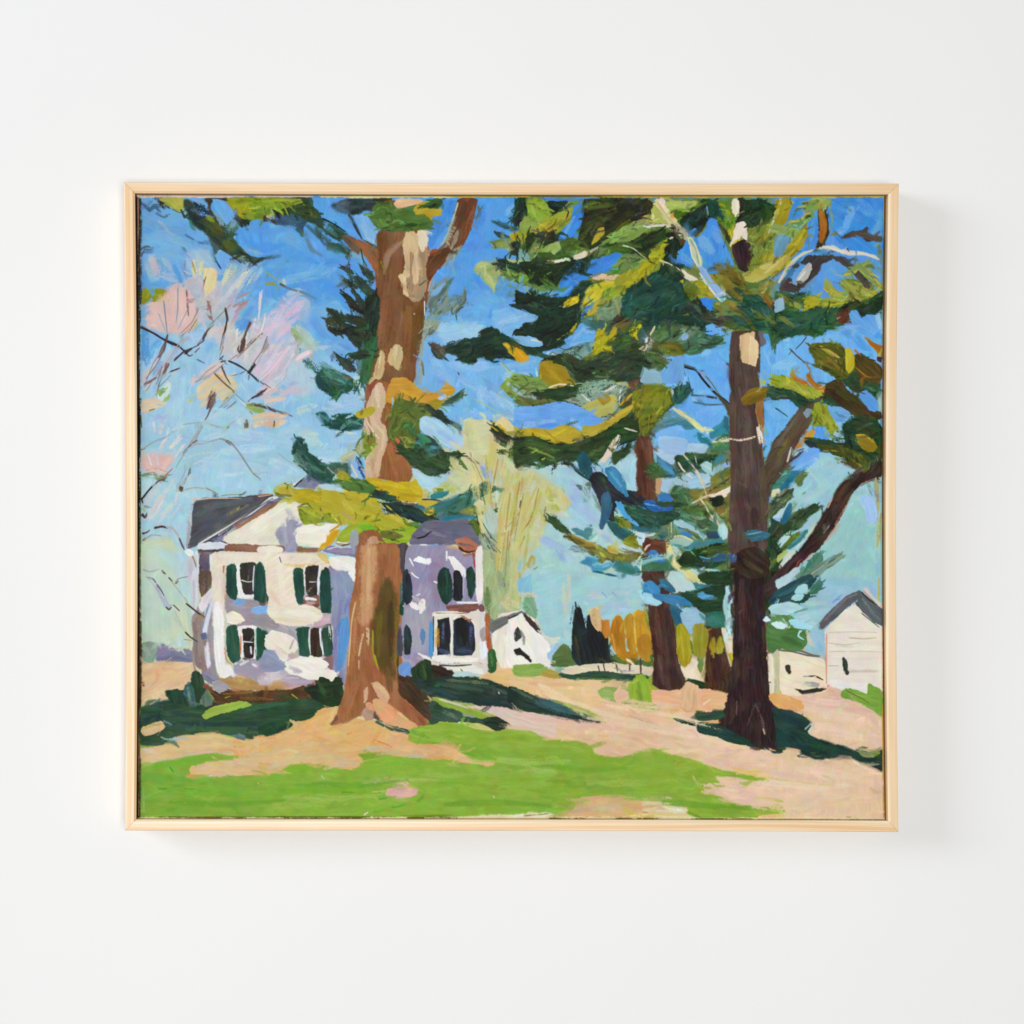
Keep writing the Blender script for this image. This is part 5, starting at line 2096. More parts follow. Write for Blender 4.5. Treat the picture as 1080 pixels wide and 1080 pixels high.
W d4a870 2 104 32 106 38
W b4b054 2.4 102 48 100 60
S d8d08c .8 98 36 100 50 99 58
S 9c8c44 .8 108 54 103 60 98 66
S e4dca8 1.4 95 62 96 74
W bca868 4 100 72 106 64
W c4b878 4 94 84 98 74
W b8a468 3 104 84 106 72
W c8c080 4 92 90 96 106
W a0b8c0 3 102 88 102 106
S 8cc4e0 1.6 101 98 100 106
W 7cb8e0 3 108 96 106 104
W ac9058 2 98 86 100 80
S b87c48 1 106 92 104 96
W bcc4a0 3 88 82 90 96
W a8b4d0 5 76 12 82 26
P 8cacdc 75 14 80 16 83 20 85 25 81 27 78 24 76 20
W b4c8d0 3 74 9 78 16
S a4c0d8 1.2 57 32 60 31
S a0bcdc 1.4 62 21 64 22
W b8d0cc 4 86 28 92 30
W c0d4c8 4 90 34 91 50
W ccdccc 2 88 26 90 48
P 94603c -2 -2 2 -2 8 6 14 12 17 18 16 26 12 30 4 28 -2 27
W b0704a 4 2 8 10 22
W 7a4c2c 3 2 20 12 28
P 33482c 4 2 10 -2 26 -2 36 -2 38 6 46 5 54 6 58 7 57 9 54 10 50 14 46 16 49 20 48 22 42 21 36 24 30 23 24 20 20 17 12 12 8 8
W 5a7430 3 14 4 24 6 28 8
W 6a7c34 2 22 4 30 8
W 3a5c54 4 30 18 46 20
D 1f2c24 3 44 8 56 8
P 3c8498 28 0 36 -1 41 2 39 6 34 7 30 4
W 5a9cac 1.4 30 1 38 3
W 2a4434 4 8 4 20 14
D 8c9c68 2 48 14 58 14
S 5a7034 1.4 54 16 60 20
S 4a6838 1.4 60 15 64 18
S 3a4a2c 1.6 58 5 62 4
P 9caa6c 46 14 50 12 54 14 58 18 54 18
P a8d0e0 18 18 22 18 28 22 34 24 42 23 48 22 44 28 38 32 30 34 24 31 20 24
W c4dcdc 3 20 20 26 28 34 31
W 8cbcd8 4 32 28 42 26
W a4b450 5 44 32 56 34
W b0c058 4 48 34 54 36
W c8ac7c 3 26 36 42 34
P c0a820 -2 26 4 29 14 30 20 26 23 32 26 38 24 44 14 45 4 42 -2 40
W d0bc28 3 2 30 18 30
W a89024 3 4 38 20 42
P 2f787c 32 37 40 37 48 36 46 40 38 42 30 41
W 5a9890 2 32 38 46 37
W c8a860 3 24 40 32 40
P c4b040 22 44 30 43 40 44 38 50 36 56 28 56 24 50
S 4f3c4c 1.6 26 43 34 43 41 44
P 24382f -2 40 4 41 4 43 -2 44
P 23382f -2 47 6 46 12 48 18 47 26 49 34 54 38 58 36 62 28 63 20 62 14 58 8 54 -2 54
W 1f5060 3 12 54 22 58 30 61
W 2f5c54 3 -2 49 10 50
D 3c2c34 2 6 45 16 46
P 4a7080 20 50 26 49 30 52 26 54 20 53
W 7c7088 2 17 50 21 51
W 1f3c6c 2 9 56 14 57
P c8b43c 27 54 34 52 36 55 30 57
P 4a6238 36 52 42 48 50 44 60 40 68 35 76 30 83 27 84 29 80 32 88 32 90 34 82 37 72 40 66 46 72 50 74 54 66 57 56 58 48 60 40 63 36 58
W 2f7080 4 40 46 48 44 58 40
W 3c6c4c 4 46 50 60 44 70 40
W 3f5438 4 62 38 74 33 82 28
W 7a7c4c 3 76 34 86 34
P 3a7c8c 48 44 54 40 60 39 58 43 50 48
D 36564c 4 40 54 52 50 64 48
P 8c8c44 58 52 66 50 72 52 70 56 62 57
P 2c7c90 38 60 48 57 56 56 56 58 64 58 72 57 72 59 60 61 48 62 40 63
W 4a9cac 1.6 62 60 72 57
P 3f5c30 70 54 78 53 84 52 90 50 88 53 80 55 72 56
P 6a8c38 38 34 44 34 42 38 39 36
W 8cb09c 3 72 40 86 41
P d4dcd4 68 42 72 42 76 44 80 47 78 48 74 47 70 46
S 6a6a3c 1.6 70 40 78 44
W bcac7c 4 82 44 86 48
S 8a7444 .8 88 46 88 52
P ccc83c 82 54 87 56 87 60 84 59
P 8fac30 -2 56 4 55 10 58 15 64 12 67 4 68 -2 68
W c4c050 3 4 58 12 65
P 74a428 -2 60 4 62 5 68 0 70 -2 70
P 5a7c2c 14 64 20 62 27 66 24 70 18 70 12 68
P 8fac28 -2 72 6 70 14 68 22 69 24 71 20 75 14 79 6 82 -2 82
W a4bc34 3 4 72 16 70
W b8c850 2 2 78 14 76
P 7a7428 -2 72 6 73 12 75 6 78 -2 78
P 6f6c80 26 70 30 66 36 62 46 62 54 60 64 60 70 68 74 75 76 82 74 84 66 80 56 80 46 82 30 84 20 82 16 80 22 76
W 848298 5 30 74 44 72
W 60647c 5 50 66 64 68
W 7a7890 4 44 80 54 76
S 4a4c60 1 36 70 44 76 54 77
P b4a040 26 66 31 64 30 67
P c0a040 39 64 44 65 42 67
S 1a1c18 3 21 76 26 76 32 72 35 70
P 4a6024 64 62 70 60 74 64 77 72 78 78 73 76 68 68
W 6a8034 2 68 62 74 72
S 8a9064 1 74 63 76 72
P 9a94a8 14 84 28 83 44 82 54 84 60 88 64 96 64 110 14 110
B 8a6c84 34 86 42 84 48 90 42 100 34 98
W 8c78a0 5 18 88 28 88
W a0a0bc 5 20 98 24 106
W a8a4b8 5 34 100 40 106
W b0a8b4 4 44 94 52 100
P e8e8ec 16 83 22 81 30 81 32 83 26 85 18 85
P 7cacd8 31 80 36 78 39 80 39 82 34 83
S ececf0 1.6 16 92 18 96 20 99
P f0f0f4 22 93 26 92 28 94 32 92 33 94 32 97 26 96
P e8e4e8 45 88 47 87 48 91 46 97 45 94
P f0ecec 50 92 54 91 58 95 62 102 62 108 58 104 52 97
S f0f0f4 1.6 17 104 22 108
P c49474 44 84 50 83 56 85 60 92 56 92 52 86
P b06c50 55 76 60 78 65 75 70 78 74 83 72 87 66 87 58 86
D 5a5058 3 58 82 66 82
S 3a2c20 1.6 57 84 62 87 68 85
P 9a7868 58 90 64 89 70 88 69 98 66 104 62 100
S a83c24 1.4 70 90 69 98 70 106
S c8442c 1.2 72 88 76 86
P f0e8e4 71 92 74 88 76 92 77 100 75 110 70 110
W 6ca0b4 2 75 88 75 96
P e4d0c0 54 99 60 100 62 104 58 104
P 1a3430 40 108 42 102 46 101 48 103 49 110 40 110
P 1c1c1c 52 105 54 103 58 104 58 110 52 110
P 1f3c30 64 104 66 102 69 104 70 110 63 110
P 4a4048 8 82 14 82 15 96 11 104 9 106 8 92
P a86c48 -2 82 5 82 8 96 8 110 -2 110
S c89474 1.2 5 84 7 104
S 1f2428 1.8 12 104 12 110
P 8c9c84 74 72 78 76 84 80 88 84 92 92 92 108 82 110 80 100 78 90 74 82
W a8b8a0 5 78 78 86 90
W 8a9878 4 82 90 88 106
W 6f8060 2 78 96 84 102
P b4ccc4 76 58 80 56 86 62 88 68 86 74 82 72 78 66
W ccdcd8 2 80 60 86 68
W 8ca498 3 84 72 90 78
S 5f7058 2 78 72 82 78 88 82
S 3a5c50 1.4 81 82 83 85
D 4a4c38 2 90 74 94 72
W a0ac84 3 88 72 92 80
P 4f6430 90 2 98 0 110 -2 110 8 104 8 98 9 97 6 92 4
W 384c28 2 92 2 106 3
W 7c8c50 2 98 8 106 6
T 548 473
R acd0d0 0 0 108 0 108 108 0 108
B 9cc4d8 34 10 66 24 66 60 48 72 40 40
W b0d4d4 6 14 14 40 14
W a8d0d4 6 30 22 50 26
W b8d4c4 5 20 20 30 24
W a4b8e0 6 44 28 50 44
W a8bce0 6 52 50 66 62
W a8d0e0 6 44 52 58 64
W b4d0e0 5 42 62 56 68
W 94b0e0 6 20 76 40 86
W 90acdc 5 32 86 38 96
W 98b8dc 5 14 72 22 78
W a0ccc8 8 14 98 50 106
W a8d0cc 6 20 92 30 100
W b4d4cc 5 42 88 50 96
W a0c8c4 5 36 106 60 106
B c8c48c -2 20 12 18 30 30 42 42 40 52 28 56 22 64 14 84 -2 92
W c0b878 5 2 30 10 24 16 28
W ccc88c 5 8 44 20 36 28 34
W c8c08c 5 22 36 30 48
W b8b460 5 24 34 28 50
W b8b864 5 14 52 22 62
W a8b848 3 26 44 34 52
S a4b83c 1.4 30 48 33 52
W d4c070 3 36 42 42 46 38 52
W ccc084 4 2 66 10 54
W c4ccac 5 10 70 16 60
W bcd0cc 4 4 40 10 34
S 94784c 1.4 14 42 12 52 8 62 2 70
S a88c5c 1 16 34 13 46
S 7a6450 1.2 4 74 0 84
S 5a4048 1 1 44 0 50
W b89c5c 2 2 24 1 40
W b4c8b8 4 4 88 12 78
W c8c894 1.4 2 84 6 70
W d8d4ac 1 15 76 16 82
W c0c4a0 3 18 64 22 66
P b8b068 6 96 10 90 13 92 12 98 8 101 5 99
W c8b868 2 0 106 6 100
S 8a9460 1.2 12 102 15 100
W d4c8b0 4 30 56 40 58
S c4a460 1 36 34 38 37
P 33482a -2 -2 70 -2 76 2 72 6 68 10 66 14 60 12 52 8 46 10 40 10 36 9 32 12 30 17 28 13 24 13 20 15 18 11 12 11 8 15 2 15 -2 16
W 486034 4 6 6 22 6
W 6a8438 2 14 10 20 8
S b0a83c 1.4 18 11 22 9
W 26381f 4 30 4 50 4
W 5a6c34 3 58 4 70 4
D 8ca468 2 2 2 6 4
S 2f442c 1.8 16 10 20 14
S 2f442c 1.8 30 8 29 16
S 26382c 2 36 9 44 16 52 22 60 28
W 3a5440 3 40 10 46 16
P 2c5c64 48 6 52 2 56 8 60 16 62 24 58 26 54 22 50 16
W 3a6c7c 3 54 10 58 20
D 7c9cac 2 44 12 50 18
P 2c2c34 58 24 66 22 74 26 80 32 86 38 92 38 100 38 104 44 100 48 92 46 84 42 80 48 78 56 84 60 78 62 72 58 70 50 66 42 62 34
W 1f2c34 4 62 28 74 40
D 5a5440 3 70 28 78 36
D 9ab4d0 4 62 16 68 22
S 5a84dc 2 67 14 70 18 69 22
S e8ece8 1 64 20 66 23
D 3f6a9c 2 60 12 64 18
P 3a7094 74 22 78 18 84 20 88 26 90 34 92 38 86 36 80 30
W 5aa4d0 4 80 18 86 26 88 32
W 74b4d0 3 76 16 82 24
P a8d0e0 84 20 92 10 98 6 99 20 99 36 94 34 90 28 88 22
P a4cce0 66 12 72 4 78 6 80 12 76 16 72 20 70 16
S d8ccb8 2 78 -2 74 6 68 12
P 33482c 77 8 82 6 88 3 94 0 92 4 88 8 84 10 80 14 79 11
P 4f6c48 51 34 55 30 59 29 59 36 57 41 55 38
W 7c9c8c 4 54 44 62 40
W 6a8c6c 3 62 40 68 52
P 2f5a70 68 46 70 40 74 36 76 42 76 52 73 60 70 68 67 66 69 56
W 3f7084 3 72 40 72 56
W 2a4858 3 76 46 82 54
S c8d4d8 1 77 50 79 56
S 8a8480 1 67 33 69 38
P 2a3c38 80 36 92 36 102 38 104 46 110 50 110 54 100 52 90 48 82 44
P 3f6c54 86 48 96 50 110 54 110 66 102 64 94 60 88 54
W 4a6c34 3 88 50 100 56
P 5ab0e4 81 45 84 44 88 50 94 57 101 63 100 65 94 62 86 55 82 50
D 2a5c8c 1.4 84 48 92 57
S 3c7cb0 1.6 96 46 104 50 110 53
P 5ab0e0 104 46 110 45 110 52 106 49
P 3a5c30 78 58 86 58 94 62 94 66 86 66
W 8a8c38 3 84 64 94 66
P 2c6c6c 74 62 80 62 86 66 94 70 96 74 90 80 84 76 78 70
W 3f8878 3 80 66 90 76
W 2f6470 4 94 66 106 68
P 3a6c74 96 64 104 66 110 66 110 70 100 70
D c8dce0 3 96 72 108 72
P c0dcec 98 74 106 72 108 80 102 84 100 78
P 8c9034 88 80 94 74 98 76 100 82 99 84 94 83
P c0d4e4 84 82 92 84 100 86 100 90 90 89 85 87
W c0ccb4 5 74 76 84 84
W b4c8c8 4 66 72 76 76
W 9cb8dc 4 70 74 78 80
P 4a8088 44 68 48 67 54 70 56 66 60 64 62 68 60 72 62 75 58 77 52 74 48 72
W 6ca0b0 2 56 65 61 68
P 344c30 24 59 26 57 30 60 34 63 38 66 41 70 40 71 34 70 29 66
W 2c5444 2 34 63 40 69
P 6f6c34 38 74 44 73 50 76 58 80 64 82 72 84 76 87 84 88 90 90 94 87 102 88 106 92 102 98 96 96 90 97 82 96 74 94 68 97 62 94 58 88 52 82 46 79
W a88c34 2 42 73 58 80 70 85
W 8c8c38 4 60 86 74 90 86 94
W 5a5c2c 3 58 84 66 94
W 7c7c28 3 84 92 100 92
P b8a450 74 82 80 83 84 86 82 89 75 87
P 5f8494 42 84 46 82 52 84 56 86 54 88 46 87
S 3a444c 1.4 42 85 46 85
P 4a94b4 52 96 56 92 60 91 65 92 66 95 70 98 76 96 80 94 79 98 74 102 68 104 62 104 60 100
W 3f80a0 3 52 96 60 97
W a4d0e0 3 62 98 70 98
W 84bcd8 2 70 100 80 96
P 3a7c80 78 100 82 96 90 96 98 99 102 104 100 107 92 106 84 104
W 2f5c54 3 84 100 100 106
S 24586c 2 62 104 70 105 78 107 84 108
W c0ccb4 3 72 104 80 102
P 3a5a34 102 92 110 94 110 102 104 104
S e4d4c4 1.6 108 82 104 88 100 94 96 99
S e8d8c4 1.2 103 94 102 103
P 5c3c2c 99 -2 110 -2 110 44 104 40 100 36 99 20
W 6f4a38 3 104 4 104 20
W 7a4c3c 2 99 20 99 34
P 5c3830 106 76 110 74 110 84 106 84
W 5c7a6c 3 106 96 110 98
T 683 473
R 5f744a 0 0 108 0 108 108 0 108
P a8c8e0 6 2 24 -2 50 -2 48 4 36 4 26 5 24 12 16 14 10 8
P a4c8e0 10 25 20 24 30 24 34 20 46 18 52 22 54 30 46 34 36 34 28 36 16 38 8 32
W a8c4d4 3 20 28 34 32
W 8fb8b8 3 22 24 36 34
P 8c6444 -2 -2 2 -2 4 8 3 12 -2 12
P 3a5838 -2 16 6 11 12 12 18 16 22 20 20 24 10 25 4 25 -2 24
P 5a3a30 -2 25 6 25 8 34 8 44 -2 44
P b48c68 5 27 10 26 10 38 7 40
P 3c7090 4 4 8 6 12 10 20 14 24 20 22 25 14 22 8 12
W 5aa8d0 3 12 16 22 20
W 74a4b4 3 5 4 8 12
P 26422f 23 7 30 4 44 5 58 6 62 10 52 12 40 14 34 20 28 18 24 13
W 3f6450 3 32 8 46 8
W 4a6a34 4 52 2 66 4
W 3f5c30 4 28 6 50 6
D 3a5c50 3 22 18 28 24
W 345c4c 4 40 16 48 20
P 3f8490 54 10 60 6 64 5 65 9 60 12 54 14
P 9cc8cc 45 14 49 11 54 13 60 18 61 22 57 24 50 20 46 17
W b8dcdc 2 47 13 56 20
P 8cbcbc 57 16 62 13 64 17 60 24 57 29 55 27
P 94b0e0 63 13 69 11 69 15 65 16
P 7a8040 54 24 62 20 70 16 75 24 72 32 66 34 58 34 54 32
W 5f7028 4 60 24 72 20
S 4a3c24 1.2 52 36 62 30 70 24
P 80743c 36 36 48 34 58 34 66 34 72 32 74 44 72 56 66 66 60 60 56 52 48 48 40 46 36 42
W 7c8444 4 50 46 64 56
W 5a6c34 5 66 44 72 60
W 8c7c44 3 44 40 52 36
P 3f6440 18 36 24 31 32 34 36 40 34 46 26 46 20 42
W 4a7c60 3 26 40 36 42
P 1c2820 53 43 57 40 62 40 64 43 62 48 57 49 53 47
D 1c2820 1.4 54 46 52 49
P 3c7cb8 8 40 14 38 18 42 21 44 14 46 10 44
P 1f4878 -2 45 4 44 12 46 20 50 21 51 12 53 4 52 -2 50
W 4a94d4 1.4 0 46 10 49 18 51
D a8c4d0 1.2 2 50 8 54
P 2c4432 10 46 20 45 30 46 35 47 30 49 22 50 14 49
P 4f6838 28 50 40 48 52 52 58 56 66 58 64 64 56 62 48 60 36 56
P 34584a -2 52 6 54 20 52 28 51 24 56 14 60 6 64 -2 64
W 4a7868 3 4 60 16 54
P 4a7454 24 54 34 54 48 58 58 60 60 66 56 72 46 70 36 64 28 60
W 8ca890 2 28 55 44 59 54 58
W 4a5c34 3 36 58 52 66
P 8ca88c 52 58 58 56 64 62 66 68 60 66
P 3f6a5c 20 58 26 56 34 62 42 68 48 74 40 75 30 70 22 64
P a4ccd0 22 60 28 60 36 64 44 69 50 74 48 76 40 72 30 67 23 64
P 3c80bc 25 68 30 68 36 72 39 74 34 75 28 72
D 7a7434 2 32 68 46 75
P 2c4860 50 71 56 70 62 73 62 75 56 76 51 75
P b4dcdc 60 66 65 64 68 70 67 75 63 77 60 72
W c4e0e0 2 64 66 66 74
P 2c6468 10 74 14 71 20 72 19 77 12 78
W 2f6464 4 0 68 18 70
D c8d8d4 2 0 74 6 72
P 9cbcac 15 77 20 74 28 74 36 76 40 79 36 82 26 84 18 80
S d8d4a4 1.4 22 74 30 74 38 78
W 2f7c80 2 20 81 30 83
W c4d8d8 4 22 84 28 90
P 3f8494 30 85 38 80 48 79 58 77 62 75 62 78 54 81 46 82 36 86
P 5a3428 -2 80 6 77 14 78 16 86 15 92 10 92 4 88 -2 88
W 74452c 2 4 80 12 80
S 8a4c34 .8 4 78 15 80
S d8ccc0 1.6 -1 83 2 81
P 3c78b4 0 88 4 86 8 87 12 92 16 94 12 97 6 96 2 94
W 4a94c4 1.6 2 89 8 94
P 3f6a54 -2 92 8 97 16 96 24 100 26 104 18 106 8 105 -2 104
P 24381f 26 96 30 88 38 86 48 84 58 80 66 80 64 84 58 90 48 92 44 98 32 100 28 100
P 40562c 48 86 58 82 70 80 72 84 66 88 56 90
P 3a5c7c 44 92 52 93 60 89 70 90 68 94 60 96 50 96
S 5aa0c8 1 44 91 52 93 60 89
P 284438 40 98 50 96 62 96 68 94 66 98 56 100 44 101
P a4d4d8 34 103 40 101 48 102 58 102 62 104 54 106 46 110 38 108
S d4d494 1.8 48 103 56 105 62 104
W 5f7844 5 60 100 72 98
P 4f6c34 56 110 62 104 72 100 72 110
P 8c9480 16 104 24 104 26 110 16 110
P b8c0a8 15 106 20 104 24 107 23 110 15 110
S dcd0b0 1.6 23 -1 30 5 36 12 41 18
S e4d0a8 1.8 41 18 44 24 47 31
S d8c898 1.2 45 26 48 34 50 40
S e0d4b4 1.6 45 43 49 49 53 56 58 61 61 66
S e4d8c4 1.6 26 12 29 17 33 21 38 25
S c4c8b4 .9 40 6 42 16
P e8dccc 52 40 58 38 64 35 70 31 72 31 71 35 68 38 65 41 62 39 54 41
S d4ccb0 1.4 36 47 44 43 50 40 56 38
S 5a8cac 1 35 48 41 46
S d0c898 1.2 4 64 12 61 18 58 24 55 27 53
S ccc898 1.2 20 60 20 66 20 74
P dcd898 16 76 20 82 21 88 24 96 30 100 38 104 46 110 32 110 26 104 20 98 17 92 16 84
S b8ac74 1 16 80 16 92
W e8e0a4 2 19 86 24 98
P 53423e 70 -2 97 -2 98 16 108 2 112 -2 112 24 104 36 102 52 101 64 98 74 98 86 94 96 80 92 70 84 69 74 70 60 72 48 74 36 74 20 72 8
W 5c4c48 6 80 6 82 36
W 463634 5 92 10 90 60
W 4a3434 5 76 54 78 74
W 5a4034 3 96 4 95 40
W 3f2e2c 5 84 60 88 78
W 6a4434 2 70 6 73 14
D 6a4430 2 70 60 72 76
W 5a4438 4 104 12 100 40
S 7c6450 1.4 97 2 97 14
P 6ab4e8 97 -2 106 -2 100 7 98 6
P 402e22 72 90 84 92 96 92 104 100 104 110 68 110 70 98
W 55442c 4 78 96 90 104
S 8a6c2c 1 78 100 83 97
W 5c4c2c 3 70 92 78 88
P 35586c 82 74 86 70 92 69 100 71 103 74 98 77 90 77
W 4a7c94 1.6 84 73 94 72
P 3c5c70 91 81 96 79 99 77 98 80 93 82
P 3f5c84 68 92 72 86 77 83 80 83 80 88 76 94 71 96
S 6f9cc0 .8 72 92 75 86 78 84
P 22402a 98 78 102 68 108 62 112 60 112 96 104 104 98 98
W 3c6c4c 3 106 70 110 80
W 4a8c5c 2 100 104 108 96
P 94b0e8 103 60 110 56 110 62 103 64
P 7cb0e8 102 42 106 40 106 46 102 46
D 8c7458 1.4 100 60 101 46
P 4a5c3c 102 48 112 40 112 52 104 56
S dcd8b4 1.8 105 42 112 34
W 6aa08c 3 106 32 112 28
T 818 473
R 9ecbcf 0 0 91 0 91 108 0 108
B 9ccbd8 30 8 60 6 66 20 50 40 34 50 20 46 24 24
B 98c8c8 44 70 70 50 88 60 90 108 40 108
W a4d0d0 8 40 10 50 14
W 94c4d8 7 32 30 44 36
W a8d0cc 6 66 40 84 46
W a8ccd8 5 66 32 78 34
W 9cc8c4 6 50 80 70 70
W 90c4c8 8 60 100 86 90
W 8cbcd0 5 84 90 86 106
W a8d4cc 4 80 84 84 96
P 74b0f0 14 12 22 4 28 0 36 0 36 8 30 14 22 18 14 20
W 84bcf0 4 18 18 30 10
P a8c8f4 70 43 74 40 80 41 84 45 86 52 86 60 80 63 77 60 76 50 74 46
D a8a468 3 86 28 86 60
D 7c8c8c 3 84 30 86 44
W c4c484 3 87 60 86 84
W b8ccb0 3 78 64 84 64
D 7c9c9c 3 78 30 82 40
P 6aa8dc 14 20 22 16 28 14 26 18 20 22
P 3f441c 36 -2 90 -2 90 9 84 12 80 14 80 20 84 24 80 24 74 22 70 18 62 14 58 8 50 6 44 2
W 5a5c1c 3 56 2 66 12 76 18
W 23281c 4 68 4 80 8
W 7c7428 1.4 64 10 74 16 82 23
W 6a6c20 2 72 0 80 4
D 8a8434 1.4 40 2 60 2
P b8c8c8 82 8 85 7 86 10 84 11
P 6f6c28 70 12 76 15 80 20 83 24 78 22 72 18
D 7a9464 2.4 52 12 60 12
P 3a2a28 80 14 86 11 90 11 90 22 86 25 82 26 76 26 72 28 66 32 62 38 58 44 54 52 50 60 44 66 38 74 30 82 22 90 18 96 10 104 6 110 -6 110 0 102 10 94 18 88 24 80 30 72 36 62 42 52 47 44 52 34 58 27 64 22 70 18 74 20 78 18
W 5a3c28 4 52 44 58 34 62 30
W 5c3a30 3 82 16 88 22
W 2f2224 3 34 72 44 58
W 4a302c 2 14 98 28 84
S 9c5c34 1.4 66 32 72 29 80 26
S b8784c 1.2 50 58 55 50 60 42
W a07050 2 52 58 58 46
W b09888 3 40 76 48 64
S c89c84 .9 36 78 44 70
S c89880 1 22 96 32 88
W b8a8a0 3 26 92 36 82
S d4b498 1 44 50 48 42
P a06038 14 106 18 98 20 96 18 102 14 106
W c8d4cc 3 30 88 34 84
P 5a5044 -2 -2 12 -2 10 6 14 10 12 16 6 20 0 24 -2 24
W 463c34 3 2 6 8 16
S d4dcd4 1.8 14 -1 12 5 10 11
D 4a2c34 2 22 2 16 10 12 14
S 7a4428 1.2 16 3 24 0
P 4a8478 -2 26 4 20 10 18 14 20 12 26 6 32 -2 36
P 2c6c88 14 20 19 19 19 26 14 32 8 34 3 39 4 34 8 28
W 4a98c0 1.4 14 30 18 24
P 5f7440 18 24 24 20 26 21 22 29 18 33 16 30
P d8d8b0 -2 36 2 34 4 36 2 40 -2 42
P 3a4a34 -2 44 4 39 10 35 14 35 14 40 8 46 2 51 -2 54
W 5a6444 2 0 46 12 38
W c0d0d0 2 14 34 17 30
S 5f8c5c 1.4 22 39 25 37
P b8d8dc 0 54 8 48 12 46 10 52 4 58 -1 58
P 2f6c7c 4 64 8 52 12 46 14 52 10 58 6 64
P 3a5430 8 66 14 56 20 52 26 50 30 48 35 47 36 49 32 54 28 57 24 60 20 64 16 68 8 70 0 74 -2 72 2 66
W 283c28 3 4 70 18 60 28 52
W 8a9850 2 14 52 18 46
W 5a7c4c 2 6 60 16 54
P 24402c -2 60 2 62 4 68 -2 72
P 4a6c48 16 68 20 64 24 62 22 67
D c0dce0 3 4 78 12 70
P b8d8dc 2 80 6 74 12 70 13 74 8 80 4 84
P 5a7030 6 82 14 74 20 70 20 73 14 80 8 86 2 94 -2 98 -2 92
P 3c7c88 10 84 16 78 22 72 27 68 27 72 22 78 16 82 12 85
W 5aa4ac 1.4 14 80 24 71
W c8dce0 2 18 84 28 72
W d4d4b4 2 26 74 34 64
P 2f4c34 -2 84 4 84 6 88 -2 94
P a8b868 2 90 8 86 10 88 2 96
P c4d0c8 4 98 10 88 16 86 14 92 8 97 4 102
W a4c4dc 3 20 70 30 60
P 4f8474 28 96 32 90 36 88 39 90 38 94 33 99 29 101
P 6f8c7c 32 108 34 102 40 98 46 95 50 92 55 89 56 91 52 95 46 99 40 104 36 108
S a8b8a8 1 40 98 48 94 54 90
S 3a443c .9 46 98 54 92
P 6a9480 16 108 20 102 24 100 25 104 22 110
W 4a7c60 2 22 106 28 102
W b4d4d4 3 26 104 32 98
S 8a9c50 1.2 8 108 12 106
D 8c7434 1.4 91 0 91 108
T 143 608
R c4d0b8 2 0 108 0 108 108 2 108
W c8d8c0 8 10 20 40 30
W c4d4b8 8 14 40 20 54
W c8d0b4 8 32 40 36 54
W ccd4b4 6 40 30 44 50
W b0d4dc 4 40 0 46 20
W b8d8dc 3 46 10 46 26
W c0d4c4 6 8 10 14 30
D b0c8b0 3 8 34 14 24
W c8c8b0 2 24 20 30 8
W a8c4bc 2 28 58 40 54
W b0ccd0 4 34 58 44 56
P 86a088 4 58 10 55 18 56 20 62 17 68 14 74 8 76 4 74
W 9cb49c 3 6 60 12 66
P 7a7a94 18 66 20 58 24 57 27 61 31 60 36 64 42 61 48 64 50 70 46 73 38 72 28 72 22 73 17 70
W 66688a 3 22 69 34 68 46 71
W a89c98 1.4 22 58 30 62 40 60
W 8c88a4 2 20 64 28 63
P dcbc94 4 76 14 73 26 72 44 73 50 74 50 82 44 90 38 98 30 104 18 108 4 108
W e0bc88 5 8 88 22 84 40 82
W e4c8a0 4 14 100 30 96 40 92
W d8ac80 4 8 82 20 78 34 78
W e4cca4 4 10 104 24 104
W d4a888 2 14 73 24 72
S d89468 1.4 5 91 7 90
W d8c89c 3 46 76 48 86
S 4a3c30 1.6 10 1 14 2 17 5
P b0b8c4 8 0 14 2 19 7 23 13 26 19 28 24 30 25 28 27 25 26 22 20 18 12 14 6
S d4dce0 .8 12 3 19 9 24 18
S 4a4440 1 18 7 21 11 24 16
S 5a4034 1.4 26 26 28 28 30 26
S b0b4b4 1 29 24 33 25 36 28
S 5a4c40 .9 32 24 35 27 37 29
S 5a5048 1.2 28 1 31 4
S 8c9488 .9 33 6 36 2 44 0
S 5a4c3c .9 34 6 36 4
S a0ac9c .8 30 4 38 14 44 22
S 4a3c2c 1.4 43 23 48 27 53 31 58 34
S 8c8434 1.2 55 33 58 35
S b4bca4 .7 33 29 38 40 42 48
S 4a3c30 1.2 42 47 46 51 52 55
S a8a070 .8 41 53 47 54
P d4d8dc 48 -2 53 -2 53 10 52 20 50 30 48 34 48 20
W b8b4c0 2 49 4 49 26
P 5c4c44 54 -2 64 -2 64 8 60 14 56 17 54 12
D 8a5c40 2 55 8 56 16
W 7a6c6c 2 58 2 58 12
P 948480 48 34 52 28 55 20 58 22 58 40 60 52 60 64 57 78 50 80 48 64 49 56 48 46
W a88c78 3 52 40 53 60
W 9c9090 3 50 34 54 46
D 9a5c48 1.4 49 38 50 48
W b09c90 2 54 50 55 72
P dcd8d4 54 22 58 16 62 12 65 10 65 18 62 24 60 32 60 26 56 30 54 28
W e8e4e4 2 56 24 64 14
P d0d4e4 57 48 58 38 60 28 62 22 65 18 65 24 62 34 60 46 59 49
S 8888a0 1 58 40 60 28 62 22
P 5a6488 57 50 60 49 61 51 59 54 57 53
P 948c98 60 50 64 30 66 18 66 40 65 60 68 80 74 92 64 90 58 80 58 66 62 58
W a89c9c 3 64 40 64 64
P d8d8e0 58 58 61 56 62 64 63 74 61 77 59 72
P d8d0a0 51 60 55 60 56 70 56 80 54 82 51 78 50 70
W c8c8ac 2 53 64 54 80
P dcd0c0 65 -2 75 -2 76 8 75 20 75 34 76 46 74 50 71 30 70 24 67 36 65 40
W e8e0d0 3 70 0 70 22
W d0bcac 2 75 4 75 20
